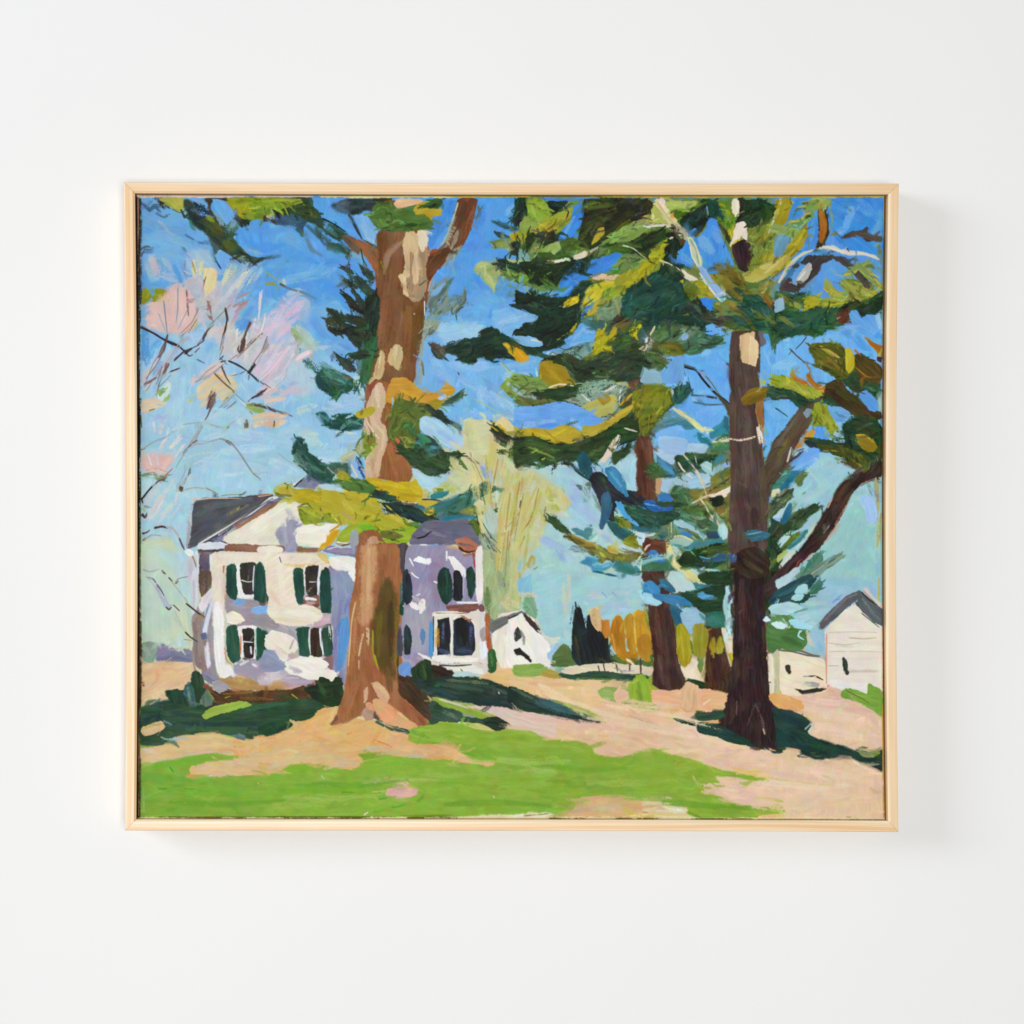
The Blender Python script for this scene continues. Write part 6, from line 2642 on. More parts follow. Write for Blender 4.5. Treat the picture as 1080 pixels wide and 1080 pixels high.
P ecebe8 69 24 71 24 73 38 74 50 75 70 76 74 80 76 85 84 84 86 78 85 73 86 70 82 68 74 67 60 66 44 66 34 68 34
W f4f2f0 3 70 38 71 66
W d8d4d8 2 68 50 69 72
W d4d4dc 1.4 76 78 78 84
S cc9468 1.4 75 60 76 68 78 72 81 74
S c89068 1 77 8 76 20
P a0988c 74 84 82 83 86 86 76 88 72 88
P 1f4c40 77 -2 85 -2 86 10 85 20 80 19 77 14
W 163830 3 79 4 80 16
P e4e8e4 85 -2 88 -2 89 10 89 15 94 16 98 16 98 8 97 -2 100 -2 101 10 101 16 99 18 86 18
P 3a2c28 88 -2 97 -2 98 4 98 15 90 15 89 6
S dce4e4 1.2 88 3.5 97 3.5
P 1f4c40 101 -2 110 -2 110 22 104 20 100 19 102 10
W 163830 3 104 4 106 18
W 8c7468 2 98 8 99 14
P 9a9098 76 16 82 19 90 19 100 20 110 22 110 44 104 42 96 40 90 44 85 38 80 30 76 28
W a098a4 5 92 24 100 32
W 948a94 5 94 38 104 36
P 7ca4d4 83 20 88 19 92 20 90 23 86 24 83 23
P 7cb0e4 97 29 100 26 104 25 110 26 110 32 102 31
P ece4d0 77 32 82 30 88 31 92 34 93 37 90 40 86 39 80 40 77 36
W f0ead8 3 82 33 90 36
D a8503c 1.6 78 40 86 41
W e0c8b8 2 86 42 100 42
P 24503c 77 44 80 42 84 41 87 44 88 50 89 60 89 68 86 72 82 72 79 68 77 60
W 1f4438 3 80 46 81 66
W 34603c 2 84 60 85 70
S c0683c 1 88 50 88 64
P eceae4 87 42 94 42 101 43 102 48 102 60 103 70 101 70 100 55 99 45 91 45 91 56 91 68 89 68 88 52
P 33281f 91 45 99 45 100 55 100 70 95 70 91 69
S dce4e0 1 91 55 100 55
S e4e8ec 1.6 97 56 98 66
P 24503c 102 44 104 43 107 45 110 48 110 70 104 71 102 60 101 50
W a4a0b0 6 88 76 104 78
P 9c9cac 83 74 90 71 100 70 110 71 110 84 104 90 98 86 90 83 84 82
W 8f90a4 4 88 78 100 82
P eceaec 98 73 100 71 105 74 103 77 99 76
S e8e8e8 1.4 90 71 92 71
S d8d8dc 1.4 84 74 87 73
W c0b8b8 3 104 86 108 84
P b08c50 72 86 80 86 88 83 94 84 98 87 104 90 110 92 110 98 100 96 90 97 80 94 74 90
W d8b894 2 86 84 94 86
W b89458 3 90 92 106 94
W 8c7454 2 74 87 84 86
P 84809a 56 78 60 80 66 84 70 90 66 92 60 88 56 86
W 5f6484 2 60 84 68 91
P b0a8ac 68 88 76 90 82 92 80 97 72 97 67 94
P 6a4430 56 90 60 91 66 94 72 97 80 96 94 97 110 97 110 108 66 108 60 98
S 8a4438 1.4 57 91 64 95 70 98
P 4a3c24 70 98 84 97 100 104 108 108 70 108
W 8a6424 4 94 100 108 104
W 6a5024 4 78 106 94 106
S a8a428 1.4 76 103 82 102
P 1f3c2c 47 84 50 80 53 81 56 86 56 92 60 96 60 108 40 108 46 96
W 2f5038 3 50 84 52 92
P 3f6064 41 96 43 90 46 89 50 94 54 98 56 106 42 108
W 5a807c 2 43 92 46 98
P 1f382f 25 97 30 96 36 97 41 96 44 102 42 108 30 106
P 2a504c 12 110 20 105 30 104 44 104 58 100 64 108 64 112
P 8a9454 60 98 66 98 69 102 66 108 60 108
W 26483c 4 46 104 60 104
P 3a2a20 3 4 4.5 4 5 60 4.5 108 3 108
D 4a4a24 1.4 4.5 0 4.5 108
T 278 608
R b8acb0 0 0 80 0 72 108 0 108
P e4dcc8 2 -2 26 -2 26 14 28 22 30 26 24 28 16 26 8 20 4 10
W ece8d4 6 8 4 20 14
W dcc8b0 4 16 22 22 26
P e8e4d0 4 26 14 25 24 26 34 24 42 26 46 30 44 34 32 38 20 38 10 34 -2 32 -2 28
W f0ecd8 5 26 28 40 30
W e4d4b4 3 14 36 40 36
W f0e8d4 3 20 40 44 40
P 7cacdc -2 26 3 26 8 29 4 31 -2 32
P a8a4ac 0 34 8 32 14 34 20 42 26 48 28 54 18 48 8 46 0 42
W bcb4b4 5 10 34 20 44
P c4a8b0 46 34 52 32 58 34 58 42 50 44 42 42
W d4b8c4 3 48 36 56 36
W c8b4b4 4 28 46 40 43
P 1f5044 26 -2 33 -2 33 10 32 24 29 24 27 14
W 183a30 3 31 6 31 22
P e4e0d8 33 -2 35 -2 35 9 34 9
P 2f2824 36 -2 45 -2 46 8 46 16 40 16 36 12
D 9c8884 1.4 36 4 42 4
P eceaf0 45 -2 49 -2 47 8 46 15 45 10
P 1f5448 48 -2 56 -2 57 10 57 20 56 30 50 30 48 24 48 10
W 285c4c 3 53 0 53 18
W 2a4430 3 50 26 56 30
P 7a5450 32 20 38 16 46 16 47 24 44 27 36 26 32 24
W c8a8a0 2 34 18 40 24
P ecebe8 35 18 42 18 44 20 38 19.5 36 20
D 5a3a34 2 40 25 46 24
P 6a5848 -2 -2 1 -2 2 18 1 24 -2 24
P 1f5044 -2 -2 1 -2 1 18 -2 20
W a08468 2 3 2 3 14
W b8a894 3 6 18 6 26
P 8a94b0 56 -2 74 -2 78 8 77 20 74 34 73 46 72 58 70 70 69 88 64 90 58 80 58 60 57 40 58 20
W 94a0c0 5 62 4 70 16
W 9088a8 4 60 36 58 60
W 7c7cac 4 60 60 58 80
W 8c80a0 3 66 80 66 92
W 9094b4 5 64 22 70 30
P 5490c8 66 36 70 34 72 40 72 50 70 60 68 70 65 78 61 80 62 70 64 56 62 42
W 6aa0d0 3 69 38 68 58
D 8080a4 1.4 66 44 65 76
W 5a78c0 2 68 32 71 20
W 7a84b0 2 73 18 72 30
P ecece8 72 -2 80 -2 79 5 76 4
P 24503c 28 45 32 43 38 44 38 54 39 66 34 68 30 66 30 54
W 1f4838 3 33 46 35 64
P 3a2c22 40 45 47 44 48 56 50 66 42 66 40 66
W 5a4430 2 41 47 43 62
S d8dce0 1.2 38 44 38 54 39 62
S e4ecf4 1.6 48 44 49 56 50 66
P 2a4a3c 49 46 54 42 56 48 56 62 56 68 51 66
D 1f3c34 3 53 46 54 66
P d0d0cc 55 44 58 42 58 56 56 54
D 8c8c8c 2 52 44 56 50
P 4a5048 50 42 56 40 57 46 51 46
P ece4d4 2 50 8 47 16 48 22 51 28 56 29 60 26 64 22 62 20 70 16 72 12 68 10 62 4 62 1 58
W f4ecdc 4 8 52 22 56
W c8b8b8 3 14 60 22 64
W d8d0d0 4 14 66 22 70
P 94a0b8 -2 64 6 62 12 66 16 72 20 76 14 80 4 82 -2 80
W 8494b0 4 2 68 10 74
P c0b4bc -2 80 10 80 20 82 18 90 8 92 -2 92
W d8d0d8 3 2 86 14 80
P ece8dc 24 72 30 68 38 67 46 68 52 70 56 75 52 78 58 79 62 83 60 86 56 88 48 86 38 87 30 84 22 82 18 78 20 74
W f4f0e4 4 28 71 50 72
W b0a8b4 3 26 80 34 80
W f0ecdc 4 40 82 58 82
P a090a8 18 84 28 84 38 88 44 88 40 92 30 94 20 94 14 90
W b8a4b0 3 20 90 36 92
W c88c70 2 4 94 36 94
P c89c74 8 88 14 88 20 92 12 94 8 92
P b08c58 -2 92 10 92 24 95 34 93 30 97 14 97 -2 97
P 8a6a68 50 70 58 66 58 78 54 76
P 4a3420 -2 97 16 96 32 95 44 92 50 90 52 100 44 106 30 108 -2 108
P 24482c 8 98 18 96 26 98 30 102 22 104 10 100
P 7a5c24 -2 100 12 101 24 104 28 106 10 108 -2 108
S b0b028 1.2 18 102 26 102 29 104
W 6a4c1f 3 32 100 42 102
S a8a428 1.2 41 101 45 101
P 24503a -2 106 12 106 26 104 40 104 50 106 56 110 -2 110
P 24341f 34 96 38 93 44 91 44 87 48 84 52 86 56 89 60 86 62 84 64 85 66 92 68 98 66 106 60 110 48 106 42 100
W 1a281a 4 62 88 62 104
W 36502f 3 46 92 54 98
S c87040 1 43 88 43 92
S c0d4d0 1 53 104 54 104
P a06a40 80 -2 112 -2 112 112 64 112 68 98 70 84 71 72 73 54 74 40 76 24 78 10
W b4845c 6 84 4 80 30 78 60
W c49870 4 90 0 88 20
P c4986c 86 -2 95 -2 94 10 94 24 90 34 84 30 84 14
W d0a478 3 88 6 86 30
P 8a5434 96 0 112 0 112 40 100 36 90 38 94 26
W 9c5c3c 6 98 6 94 30
W 6a4028 5 102 6 104 24
P 5c4a1c 92 40 98 34 104 22 106 14 112 14 112 100 100 84 94 70 90 66 91 54
W 7a6420 5 96 46 94 66
W 4a3a18 5 106 40 106 80
W 6a5420 5 102 30 98 50
D 8a8420 3 93 48 93 60
S a09c24 2 94 70 97 78 98 82
S 5a3c24 1.2 98 78 100 84
P c8a878 84 54 86 44 90 40 92 42 90 52 88 60 84 61
D d8c498 3 88 42 87 56
S d4b48c 1.6 78 22 75 34 74 48 73 64 72 80
W c09068 3 76 40 74 80
D c4a070 3 84 40 80 70
P d0ac84 78 74 81 70 82 78 80 78
W 9c6038 8 80 80 86 90
W a4683c 6 76 92 90 104
W 8f5630 6 74 80 72 100
W 8a4c34 4 100 88 102 96
P d4a880 92 92 94 89 99 92 104 98 105 104 102 105 96 100 93 96
P d0a47c 84 96 88 93 88 104 86 110 83 106
P dcac7c 92 104 96 102 104 108 106 112 92 110
S e08438 2 88 107 92 107
T 413 608
R 9488a0 8 0 80 0 80 80 8 80
P a86c40 -2 -2 8 -2 8 12 6 30 5 50 4 70 5 90 8 108 -2 108
P 8a6a20 0 16 6 16 6 40 4 60 3 78 -2 70 -2 30
W a08020 2 2 24 1 54
W 7a5c1c 3 4 40 2 66
W a8683c 4 3 80 3 104
P b4683c -2 96 8 99 14 106 20 112 -2 112
W 8c8cac 6 24 4 34 18
W 8474a0 5 32 20 42 28
W a498ac 5 34 8 36 18
B a0a0b0 12 28 30 28 36 36 34 60 26 64 16 64 10 44
W 909098 5 14 30 22 40
W 9c94a4 5 26 50 30 62
W 8a6c94 3 30 10 38 6
W 8c6c8c 4 44 24 54 26
W 7c68a0 3 40 26 50 24
W 8c7c9c 4 8 40 9 50
W a8a0b4 4 10 68 20 76
W b4a8b0 4 20 66 32 72
P 6a94d0 6 78 12 76 18 78 16 83 10 84 7 82
P 2c2f38 10 -2 16 -2 17 14 14 24 10 22 9 10
W 2c5c5c 2 8 6 8 30
P 1f4838 6 26 10 20 10 32 7 32
S ece8ec 2 19 0 24 1
S e8e0e0 1.4 35 3 38 5
P e4dcd8 20 15 23 14 25 16 24 19 21 18
P ece6e0 15 23 18 22 22 24 23 27 19 27
P ece6e4 24 24 27 22 29 24 27 30 24 30 23 27
D b0a08c 2 16 16 20 22
D b8a8b0 2 24 20 32 18
S d0c8d0 1.4 10 25 14 25
P 1c3a38 38 -2 50 -2 51 12 52 20 48 23 43 23 40 16 38 6
W 142a28 3 45 2 46 20
D 244c84 2 44 24 49 21
P 222224 51 -2 59 -2 60 8 63 14 62 20 56 20 52 20
S 8aa4b4 1.2 51 6 52 18
P c8d0e0 60 -2 63 -2 62 10 60 8
P 1f4838 63 -2 70 -2 70 12 69 20 66 20 63 10
W 163830 2 67 2 67 16
P eceae8 70 -2 76 -2 77 10 76 22 73 22 71 12
W d0a888 2 74 6 75 20
P c49068 64 16 66 18 68 22 62 22
S ecebe8 1.6 56 22 66 23 73 22
P 8c4c2c 50 26 60 24 72 23 77 26 77 32 70 34 56 32 46 31 44 29
W a0604c 3 54 26 70 26
W b07838 3 58 31 74 29
S 9c5c30 1 40 30 50 29
P e4dcd0 35 34 40 31 48 31 58 31 66 32 72 34 76 28 79 30 80 50 80 70 76 72 60 72 46 70 36 68 36 56 38 48 36 40
W f0ece4 2 38 32 54 33
W c8986c 3 64 34 72 36
D b07840 2 40 34 50 34
D a06c3c 1.6 66 32 72 40
P c89030 37 46 41 46 41 60 38 60
W d8a838 1.4 38 47 39 58
W c8b8a8 2 38 36 37 46
P 33405c 41 40 46 35 56 34 64 36 70 40 71 54 70 64 60 67 50 66 42 64 40 60
P 1c1c20 46 36 50 36 50 52 48 60 44 50
P 1c1c20 54 38 58 35 64 36 66 44 65 56 58 58 54 54
P 4a5c84 54 58 62 56 66 58 64 66 58 66 54 64
P 5a688c 38 62 46 62 50 66 40 67
P 6074b0 66 44 68 44 68 56 65 62 64 54
P 1c1c28 68 42 70 42 71 60 68 62
P ecebe0 49 35 53 34 53 44 52 56 52 66 52 70 51 66 49 56 50 46
S f0ece4 1.4 54 37 58 33
P ecebe8 66 37 69 38 72 44 71 48 68 42
P d8d0cc 74 34 78 32 79 44 80 56 76 52 74 44
P a89c9c 75 46 78 44 79 54 76 54
P e8e8f4 74 56 78 54 81 58 81 66 78 68 75 64
P b45c3c 80 32 83 31 83 44 84 56 84 64 81 60 81 44
W c88468 1.4 81 36 82 50
P 4c94cc 31 44 32 37 34 36 35 50 35 66 33 67 32 56
P 5a84b0 25 48 27 45 28 50 27 58 25 56
P 2a3038 35 36 36 44 36 54 35 60
P 26302f 10 46 12 42 14 42 16 50 16 60 14 66 10 66 10 56
P 4a4854 4 48 8 44 9 56 9 66 5 66
W 8c7494 2 9 46 9 56
S 3c3c48 .9 18 64 26 64
P ecebe4 35 68 44 67 50 70 60 69 70 68 74 72 68 74 56 73 46 74 36 71
P e4d8cc 26 66 32 68 36 72 44 74 56 74 70 76 80 78 80 82 66 82 50 80 36 76 30 72 24 66
W ecebe4 2 24 66 32 70
S 33384a 1.4 48 74 56 75 64 74 72 75
P ece4d4 46 76 54 75 64 76 66 74 74 76 80 76 80 82 70 82 62 80 50 80
W dce4e8 3 64 76 76 76
S 4a5048 1 61 78 63 80
P b4d0d4 51 82 56 81 64 82 72 82 76 84 66 85 56 85
W e4ecec 1.6 52 82 66 82
P d8ccc4 76 66 80 66 82 74 82 82 78 82 76 74
P 26381f 16 80 20 76 22 73 26 71 30 73 32 78 34 82 34 88 30 94 22 92 16 88 18 84
W 3f5c28 3 22 78 30 78
P 2f2a1c 33 78 38 76 42 77 46 80 50 84 54 86 40 92 32 90
P 26382f 34 86 44 84 60 84 76 86 86 88 96 90 108 94 108 112 46 112 36 104 26 98 24 94
W 364c34 6 40 88 70 90
W 23402f 6 34 96 60 98
W 243c44 5 40 102 70 106
W 3c503c 5 70 92 100 98
W 2c4430 4 80 104 106 104
D 4a5c40 3 50 88 80 94
S d8dcc4 1.2 90 98 91 98
S b0b88c .9 90 102 90 102.5
S 4a6a6c .9 78 89 86 92
P 3f2f1f 6 84 14 84 22 90 28 98 34 108 36 112 16 112 8 104 6 94
W 4a3c24 5 12 90 24 104
P 3c5c28 20 88 24 94 26 98 22 92
P 8fa828 36 102 40 102 46 104 54 107 64 108 50 110 38 110 36 106
S d4cca4 1.6 40 104 48 106 58 108
P a8b484 76 -2 108 -2 108 30 100 30 92 34 88 38 84 34 80 30 77 20
W 5a7448 5 78 4 80 26
W 8ca478 5 86 2 88 34
W b8c490 4 96 4 98 20
W a8bc78 2 103 2 103 24
D 3f5c40 1.4 92 8 96 12
W d8c89c 4 94 22 100 28
P 7cbcd8 104 4 110 2 110 12 105 14
W c8c8a4 4 104 22 108 28
S a0d4dc 1.2 92 14 94 18
S a4ccd0 1.4 92 24 91 28
P e0d4d0 92 32 100 31 110 28 110 31 100 34 90 36
P 6a6a68 83 42 88 37 94 35 102 33 110 31 110 35 104 36 98 39 92 43 86 47 84 47
W 56585c 3 88 40 104 34
P 7c8480 82 36 86 36 86 41 83 42
P e8e0cc 85 48 92 43 98 39 104 36 110 35 110 78 100 77 92 77 90 70 86 64
W ece8d8 6 92 50 100 46
W e4d8c4 4 90 60 104 66
W ece8dc 6 92 72 108 74
P 44484a 104 46 106 43 110 43 110 53 106 52 103 55
W a8acac 1 108 46 108 52
P 24282a 104 60 110 60 110 66 107 66 104 64
P 2f5c30 82 68 84 64 88 62 90 63 89 70 88 78 88 82 86 84 83 84 82 76
W 1f3c24 2 83 74 86 82
W 5f8844 1.4 84 64 84 74
D 244030 2 82 80 86 82
S d8c4a4 .9 90 78 98 78
P e0bc84 74 86 80 82 90 79 110 78 110 94 100 92 90 88 82 85
W d8ac70 3 84 82 100 86
W e4c898 3 94 88 108 88
P 8fae44 103 80 106 76 110 75 110 84 104 84
T 548 608
R a0cdd0 0 0 108 0 108 80 0 80
W 98ccd4 8 24 20 24 44
W a8d0d4 8 44 10 54 18
W a0c8d0 8 64 8 80 8
W b4ccc8 6 64 16 100 22
W c0c8b8 4 62 14 80 24
W bcd0d0 5 84 14 100 8
W a8c4dc 5 68 30 76 26
W a4bce0 4 82 30 88 24
D a8b4a8 3 64 26 72 23
W c4ccb0 5 36 10 38 24
W c8ccb0 3 42 2 40 40
W ccd0b8 3 40 26 38 46
W b8d4d0 4 38 46 42 52
W d8c8a8 4 2 20 10 14
W dcc8a0 3 12 18 15 19
W c8ccac 3 14 36 18 46
S 7ca8dc 1.2 74 15 80 17
S 7ca8dc 1.2 80 13 84 15 88 18
P a4dce4 100 12 106 12 110 16 110 20 105 18
S 3a7c8c 1.4 107 8 110 8
P 7ca884 3 24 5 18 9 15 12 18 14 26 15 32 13 36 8 33 4 29
W 94bc94 3 7 18 10 28
P e4e4e0 -2 33 2 32 8 36 14 42 19 48 23 53 25 60 24 76 18 76 -2 76
W ecebe8 6 6 44 12 70
W e4e0d8 5 16 50 20 70
W dcdcd8 3 8 50 9 66
W dcc8ac 2 21 62 23 76
W d8ccb4 3 14 46 20 52
P 3a3830 2 31 5 32 10 36 15 41 18 46 20 49 14 43 8 38 3 34
S 8c8470 .8 15 42 20 48
S 3a3a34 1 -2 34 2 33
P d0d8d0 16 54 22 51 28 52 32 52 34 51 32 56 28 58 22 57
P c8ccb0 18 50 24 54 20 56
P 1f221f -2 44 1 45 2 50 0 52 -2 50
P 2a241f -2 60 2 60 6 64 9 68 10 72 8 72 4 66 0 62
P 2a241f -2 64 1 66 -2 67
S d8c8b8 1.2 4 66 4 74
S c8c8d8 1.2 13 73 15 74
P 84a050 -2 76 8 74 18 74 22 79 20 83 10 83 -2 83
W 94ac58 3 2 78 14 77
P a89844 19 80 26 79 32 82 34 85 28 85 18 83
P a0c4e4 26 60 32 58 34 62 28 68 25 68
P 4f7038 26 72 30 66 33 60 38 58 42 60 45 66 48 72 49 75 44 76 36 76 28 76
P 54603c 31 64 36 62 40 64 42 70 40 76 34 75
W 5a8038 3 28 74 46 74
P 1f2426 44 52 45 40 46 26 49 24 52 28 54 36 56 44 58 36 58 33 60 32 62 38 66 44 70 46 74 50 75 58 76 66 76 72 68 73 60 73 54 76 50 74 46 68 44 60
D 2f4a64 1.6 46 28 42 40
D 1f2426 2 46 26 45 30
D 3a3420 4 47 52 48 64
D 3a342c 3 60 50 60 70
W 161c24 4 64 54 66 70
W 4a4024 3 70 64 70 70
P 1f2a2a 46 66 54 72 56 76 52 77 48 73
P 2c4844 55 72 60 70 58 76 55 78
P d4b880 59 30 62 27 66 28 68 34 69 40 70 45 66 47 63 42 60 36
D c89c60 3 62 32 66 44
P c07c2c 69 38 72 37 74 36 76 42 76 50 72 52 70 46
W d8ac40 2 75 44 76 56
P bc7c1c 78 40 80 36 83 33 86 36 88 44 88 54 90 64 88 68 82 66 78 58 76 48
W a86818 3 82 38 82 58
W d0901c 2 79 50 80 60
P c08a24 89 40 90 34 94 32 96 36 96 46 98 60 96 64 91 60 90 50
W a8741c 2 93 36 94 54
P d4a838 96 32 99 28 102 29 105 36 107 44 108 50 102 54 98 60 97 46
W b4801c 3 101 32 102 50
S d8c43c 1 97 42 98 60
P 94a040 102 29 106 30 110 38 110 44 106 42
P c08020 82 66 88 62 92 64 94 70 88 70
P b4781c 90 64 98 62 100 66 99 71 94 72 90 68
P c08c1c 100 56 103 51 107 51 110 54 110 74 104 70 100 66
W a06c18 2 104 54 105 66
W 8a9070 2 78 64 80 68
P 4c6c34 80 66 86 68 90 70 94 72 90 74 84 74 80 72
P 3a4c30 74 66 80 68 82 74 76 74
P 4c6438 95 72 100 70 100 76 96 75
P 6a5c34 102 70 110 72 110 76 104 76
P e0d8c0 36 78 50 74 62 74 74 73 84 75 96 76 110 76 110 82 96 81 80 80 66 80 52 82 38 82
W ecdfc4 2 40 78 56 78
W d4d0c8 3 72 78 92 79
W b0b8c4 2 86 79 98 79
W ccc4b0 2 38 80 50 80
S 5a4c34 1.6 81 72 82 80
S 5a4430 1.4 94 72 94 79
S 4a3c30 2 102 70 102 82
S 6a6c54 1.4 66 73 67 79
S 6a8068 1.8 69 73 71 79
S 4a4a38 1.4 53 74 53 77
P 84a894 30 78 34 77 38 79 36 81 32 81
P 2c4a34 33 82 40 82 52 82 60 80 70 81 84 82 96 83 104 82 110 84 110 92 96 88 80 87 66 87 50 85 38 86
W 1f382c 2 56 83 80 84
W 5a7c40 1.6 60 86 90 87
W 4a6c3c 1.4 98 83 106 83
P e4c494 -2 84 10 84 24 85 36 86 50 85 60 87 76 88 90 89 110 90 110 112 44 112 20 102 -2 94
W dcb080 5 0 88 30 87
W e8cca0 6 40 92 74 94
W ecd0a4 5 30 100 60 106
W d8b084 3 66 92 92 92
W e0bc90 4 14 96 34 104
S ecd8b8 1.2 20 98 32 104 48 108
W c89c6c 1 24 96 50 97
W f0d8b4 2 10 90 18 100
S dcb494 1.2 70 88 90 90
P 8fac58 66 98 70 94 78 93 92 94 96 108 84 108 72 104 67 101
W a4b868 3 70 96 86 96
W a8b06c 3 78 104 84 100
P d8b48c 82 98 86 95 91 96 91 102 88 106 82 105
W e4c498 2 84 98 88 97
P 8fb030 92 92 96 86 99 83 102 86 106 92 110 98 110 112 96 112 93 104
P 7ca050 96 92 102 90 107 98 106 110 98 112 94 102
W b8c434 1.4 94 90 99 85
P c8a42c 106 88 110 90 110 98 107 94
W 6a8c34 2 98 104 96 110
P 24382c -2 94 4 96 8 99 14 102 22 104 30 106 38 108 38 112 -2 112
D 4a5c4c 3 4 98 20 104
W 8c9c4c 1.4 30 106 40 108
P 3a4438 -2 94 3 96 6 100 2 101 -2 100
T 683 608
R 3a4c34 0 0 108 0 108 50 0 50
R c8b880 0 50 108 50 108 108 0 108
P 27402c 30 8 48 -2 74 -2 72 10 68 20 64 28 54 30 44 29 36 22 28 16
W 36502f 4 40 14 60 20
W 2f4024 4 50 4 68 4
P 3c7c8c 30 4 36 2 48 6 46 10 38 8 33 6
P b8d4d4 18 -2 30 -2 32 4 34 8 28 12 22 14 18 6
W a4ccd0 4 24 10 32 8
P d4d494 32 -2 40 -2 44 4 50 7 44 6 36 2
W 5aa49c 4 34 12 44 10
P 2f6078 10 2 14 2 20 8 23 11 20 13 14 8
P 4a2f28 -2 -2 14 -2 10 4 18 10 19 14 14 14 6 8 -2 4
P c09070 16 12 19 12 19 16 17 15
P 3c88bc -2 6 3 4 8 6 11 10 10 14 4 14 -2 13
W 5aa8d4 2 2 6 8 9
P 347ca8 -2 12 8 13 18 15 28 17 36 22 38 26 30 24 20 20 10 20 -2 16
W 2f6488 3 14 17 28 22
P a0d4e8 -2 14 4 15 9 18 11 22 9 25 4 23 -2 20
P 5aa4d0 42 15 46 13 50 15 56 16 54 19 48 19 44 18
W 3f7888 2 50 18 58 18
P 2f6074 18 24 26 24 30 28 31 36 28 40 22 38 20 30
W 5aa0a0 2 24 26 28 30
S b8dce0 1.2 26 28 26 30
P 94bcd4 28 28 34 26 40 27 44 30 48 34 44 35 41 38 40 42 36 46 33 44 32 36
W a8d0dc 2 30 28 40 30
W 84b0bc 3 36 36 36 44
P 2f6c5c 42 36 50 32 58 30 66 32 66 40 62 43 56 44 50 42
W 3c8470 4 54 34 64 40
W 244c48 3 44 38 50 34
P b0d8e4 66 9 68 8 70 11 71 16 72 24 71 32 70 36 70 44 70 50 68 48 66 42 66 34 64 28 64 20 66 14
W 8fb8bc 2 67 18 66 30
W 5a8c90 1.4 66 26 68 28
S c4e8f0 1.6 67 36 69 47
P 3c4428 70 24 74 24 74 36 71 36
P a89c24 24 44 27 41 31 44 35 50 37 58 37 66 36 74 32 76 26 72 24 64 24 54
W b8ac28 3 27 48 28 66
W c4b438 3 33 52 34 70
W c07c24 1.4 25 43 29 46
P d0c890 38 44 41 42 42 50 39 52
P 94902c 39 46 42 41 46 41 48 50 47 60 44 68 41 66 39 58
P a0a458 45 42 48 42 48 60 46 66
P 5a7c38 22 40 24 40 24 60 22 56
P 5f8034 36 54 38 58 40 66 38 72
P 6a8844 42 66 47 66 46 78 44 82 42 76
P e4d0b0 37 70 39 67 41 70 42 78 46 84 48 90 42 88 34 86 31 80 36 76
W ece0c8 3 32 82 40 86
P e4d4b8 24 68 30 76 34 84 30 84 26 76
S ecdcc0 1.6 25 70 30 78 36 86
P 243c28 32 88 36 86 42 88 47 91 47 95 42 93 36 91
D 6a7c50 1.4 36 90 46 92
P a88c20 -2 44 4 44 4 60 2 68 -2 68
W b89824 2 1 50 1 64
P 4a7040 -2 68 4 66 5 76 -2 78
P c8c8b0 -2 78 4 76 5 82 0 86 -2 84
P 45302a 2 24 8 22 18 22 20 32 23 46 24 60 24 70 28 80 32 88 28 94 26 97 16 96 8 94 4 90 5 76 4 60 3 44
W 5c3f34 4 8 28 12 56
W 38282a 4 18 30 18 60
W 5a4240 4 12 60 12 88
W 3a2c28 4 22 64 22 88
S 8c6450 1.4 19 26 21 34
S 5c4448 1 24 82 28 92
S b09470 1 2 26 3 40
S 9c4c30 1 4 72 5 80
P 452f24 50 42 56 44 62 44 64 52 66 64 70 76 72 84 70 98 60 98 50 96 48 88 49 70 48 56
W 3a2828 4 58 66 62 92
W 5c4028 4 52 70 53 92
W 5a3428 3 52 46 54 56
P 9c9030 52 60 54 52 56 51 57 56 58 64 55 64
P a09830 58 64 59 54 61 50 63 52 64 60 62 65
P e4d4bc 63 44 66 44 68 50 71 51 72 60 72 66 68 64 66 58 64 52
W ece4cc 2 68 52 70 62
P c0a82c 68 66 71 65 73 68 74 74 72 78 70 74
S d8cc38 1.4 71 66 72 70
W c4c8c8 1.2 68 68 70 76
W 8c8c2c 1.4 73 56 73 62
P 8c8c50 70 78 73 80 72 84
P 3b2a2a 74 -2 104 -2 100 12 98 20 98 34 98 50 100 64 101 80 102 96 104 112 70 112 70 96 73 80 74 60 74 40 73 20 73 6
W 4a3430 5 80 6 79 50
W 30242a 6 90 30 92 90
W 42302e 5 84 50 84 104
W 4c3834 3 96 40 97 60
W 3a2c2c 6 76 84 78 104
S 8a6c50 .8 73 6 73 22 74 44
P 2f3c24 100 -2 112 -2 112 30 100 30 99 18
W 3a5c3c 4 104 24 110 28
W 24482c 4 104 10 110 16
P 6a5434 98 38 101 38 101 62 99 56
P a4c8dc 102 27 106 24 112 23 112 31 106 30
P d0e4f0 97 36 100 34 103 36 102 38 99 38
P b4d8e0 105 40 108 37 112 38 112 42 106 42
P 4a7c44 101 42 108 42 112 44 112 62 104 64 101 60
W 3a6c40 3 104 46 106 60
P 7c5444 101 64 103 66 103 84 104 96 102 92
S c07850 1.2 102 64 103 80 103 92
P e4dccc 103 68 106 70 108 84 107 98 105 98 104 84
W a89474 3 108 68 109 96
P e0b07c 4 100 10 96 20 96 28 97 28 112 6 112
W ecc49c 3 8 102 24 102
W dcb0a8 2 10 97 26 97
P e4b884 28 94 32 90 36 91 42 94 47 97 54 96 62 97 68 100 66 104 68 112 28 112
W d8a874 4 32 96 42 102
W ecd0a0 4 46 102 64 99
S f0dcbc 1.4 39 105 52 105
W d8b078 3 40 108 60 106
S b8a870 1 50 97 60 97 67 99
S f0d8b8 1 48 108 52 105
P 94ac34 -2 88 4 88 7 94 4 100 0 104 -2 104
P 5a7c2c -2 84 4 84 6 90 0 90
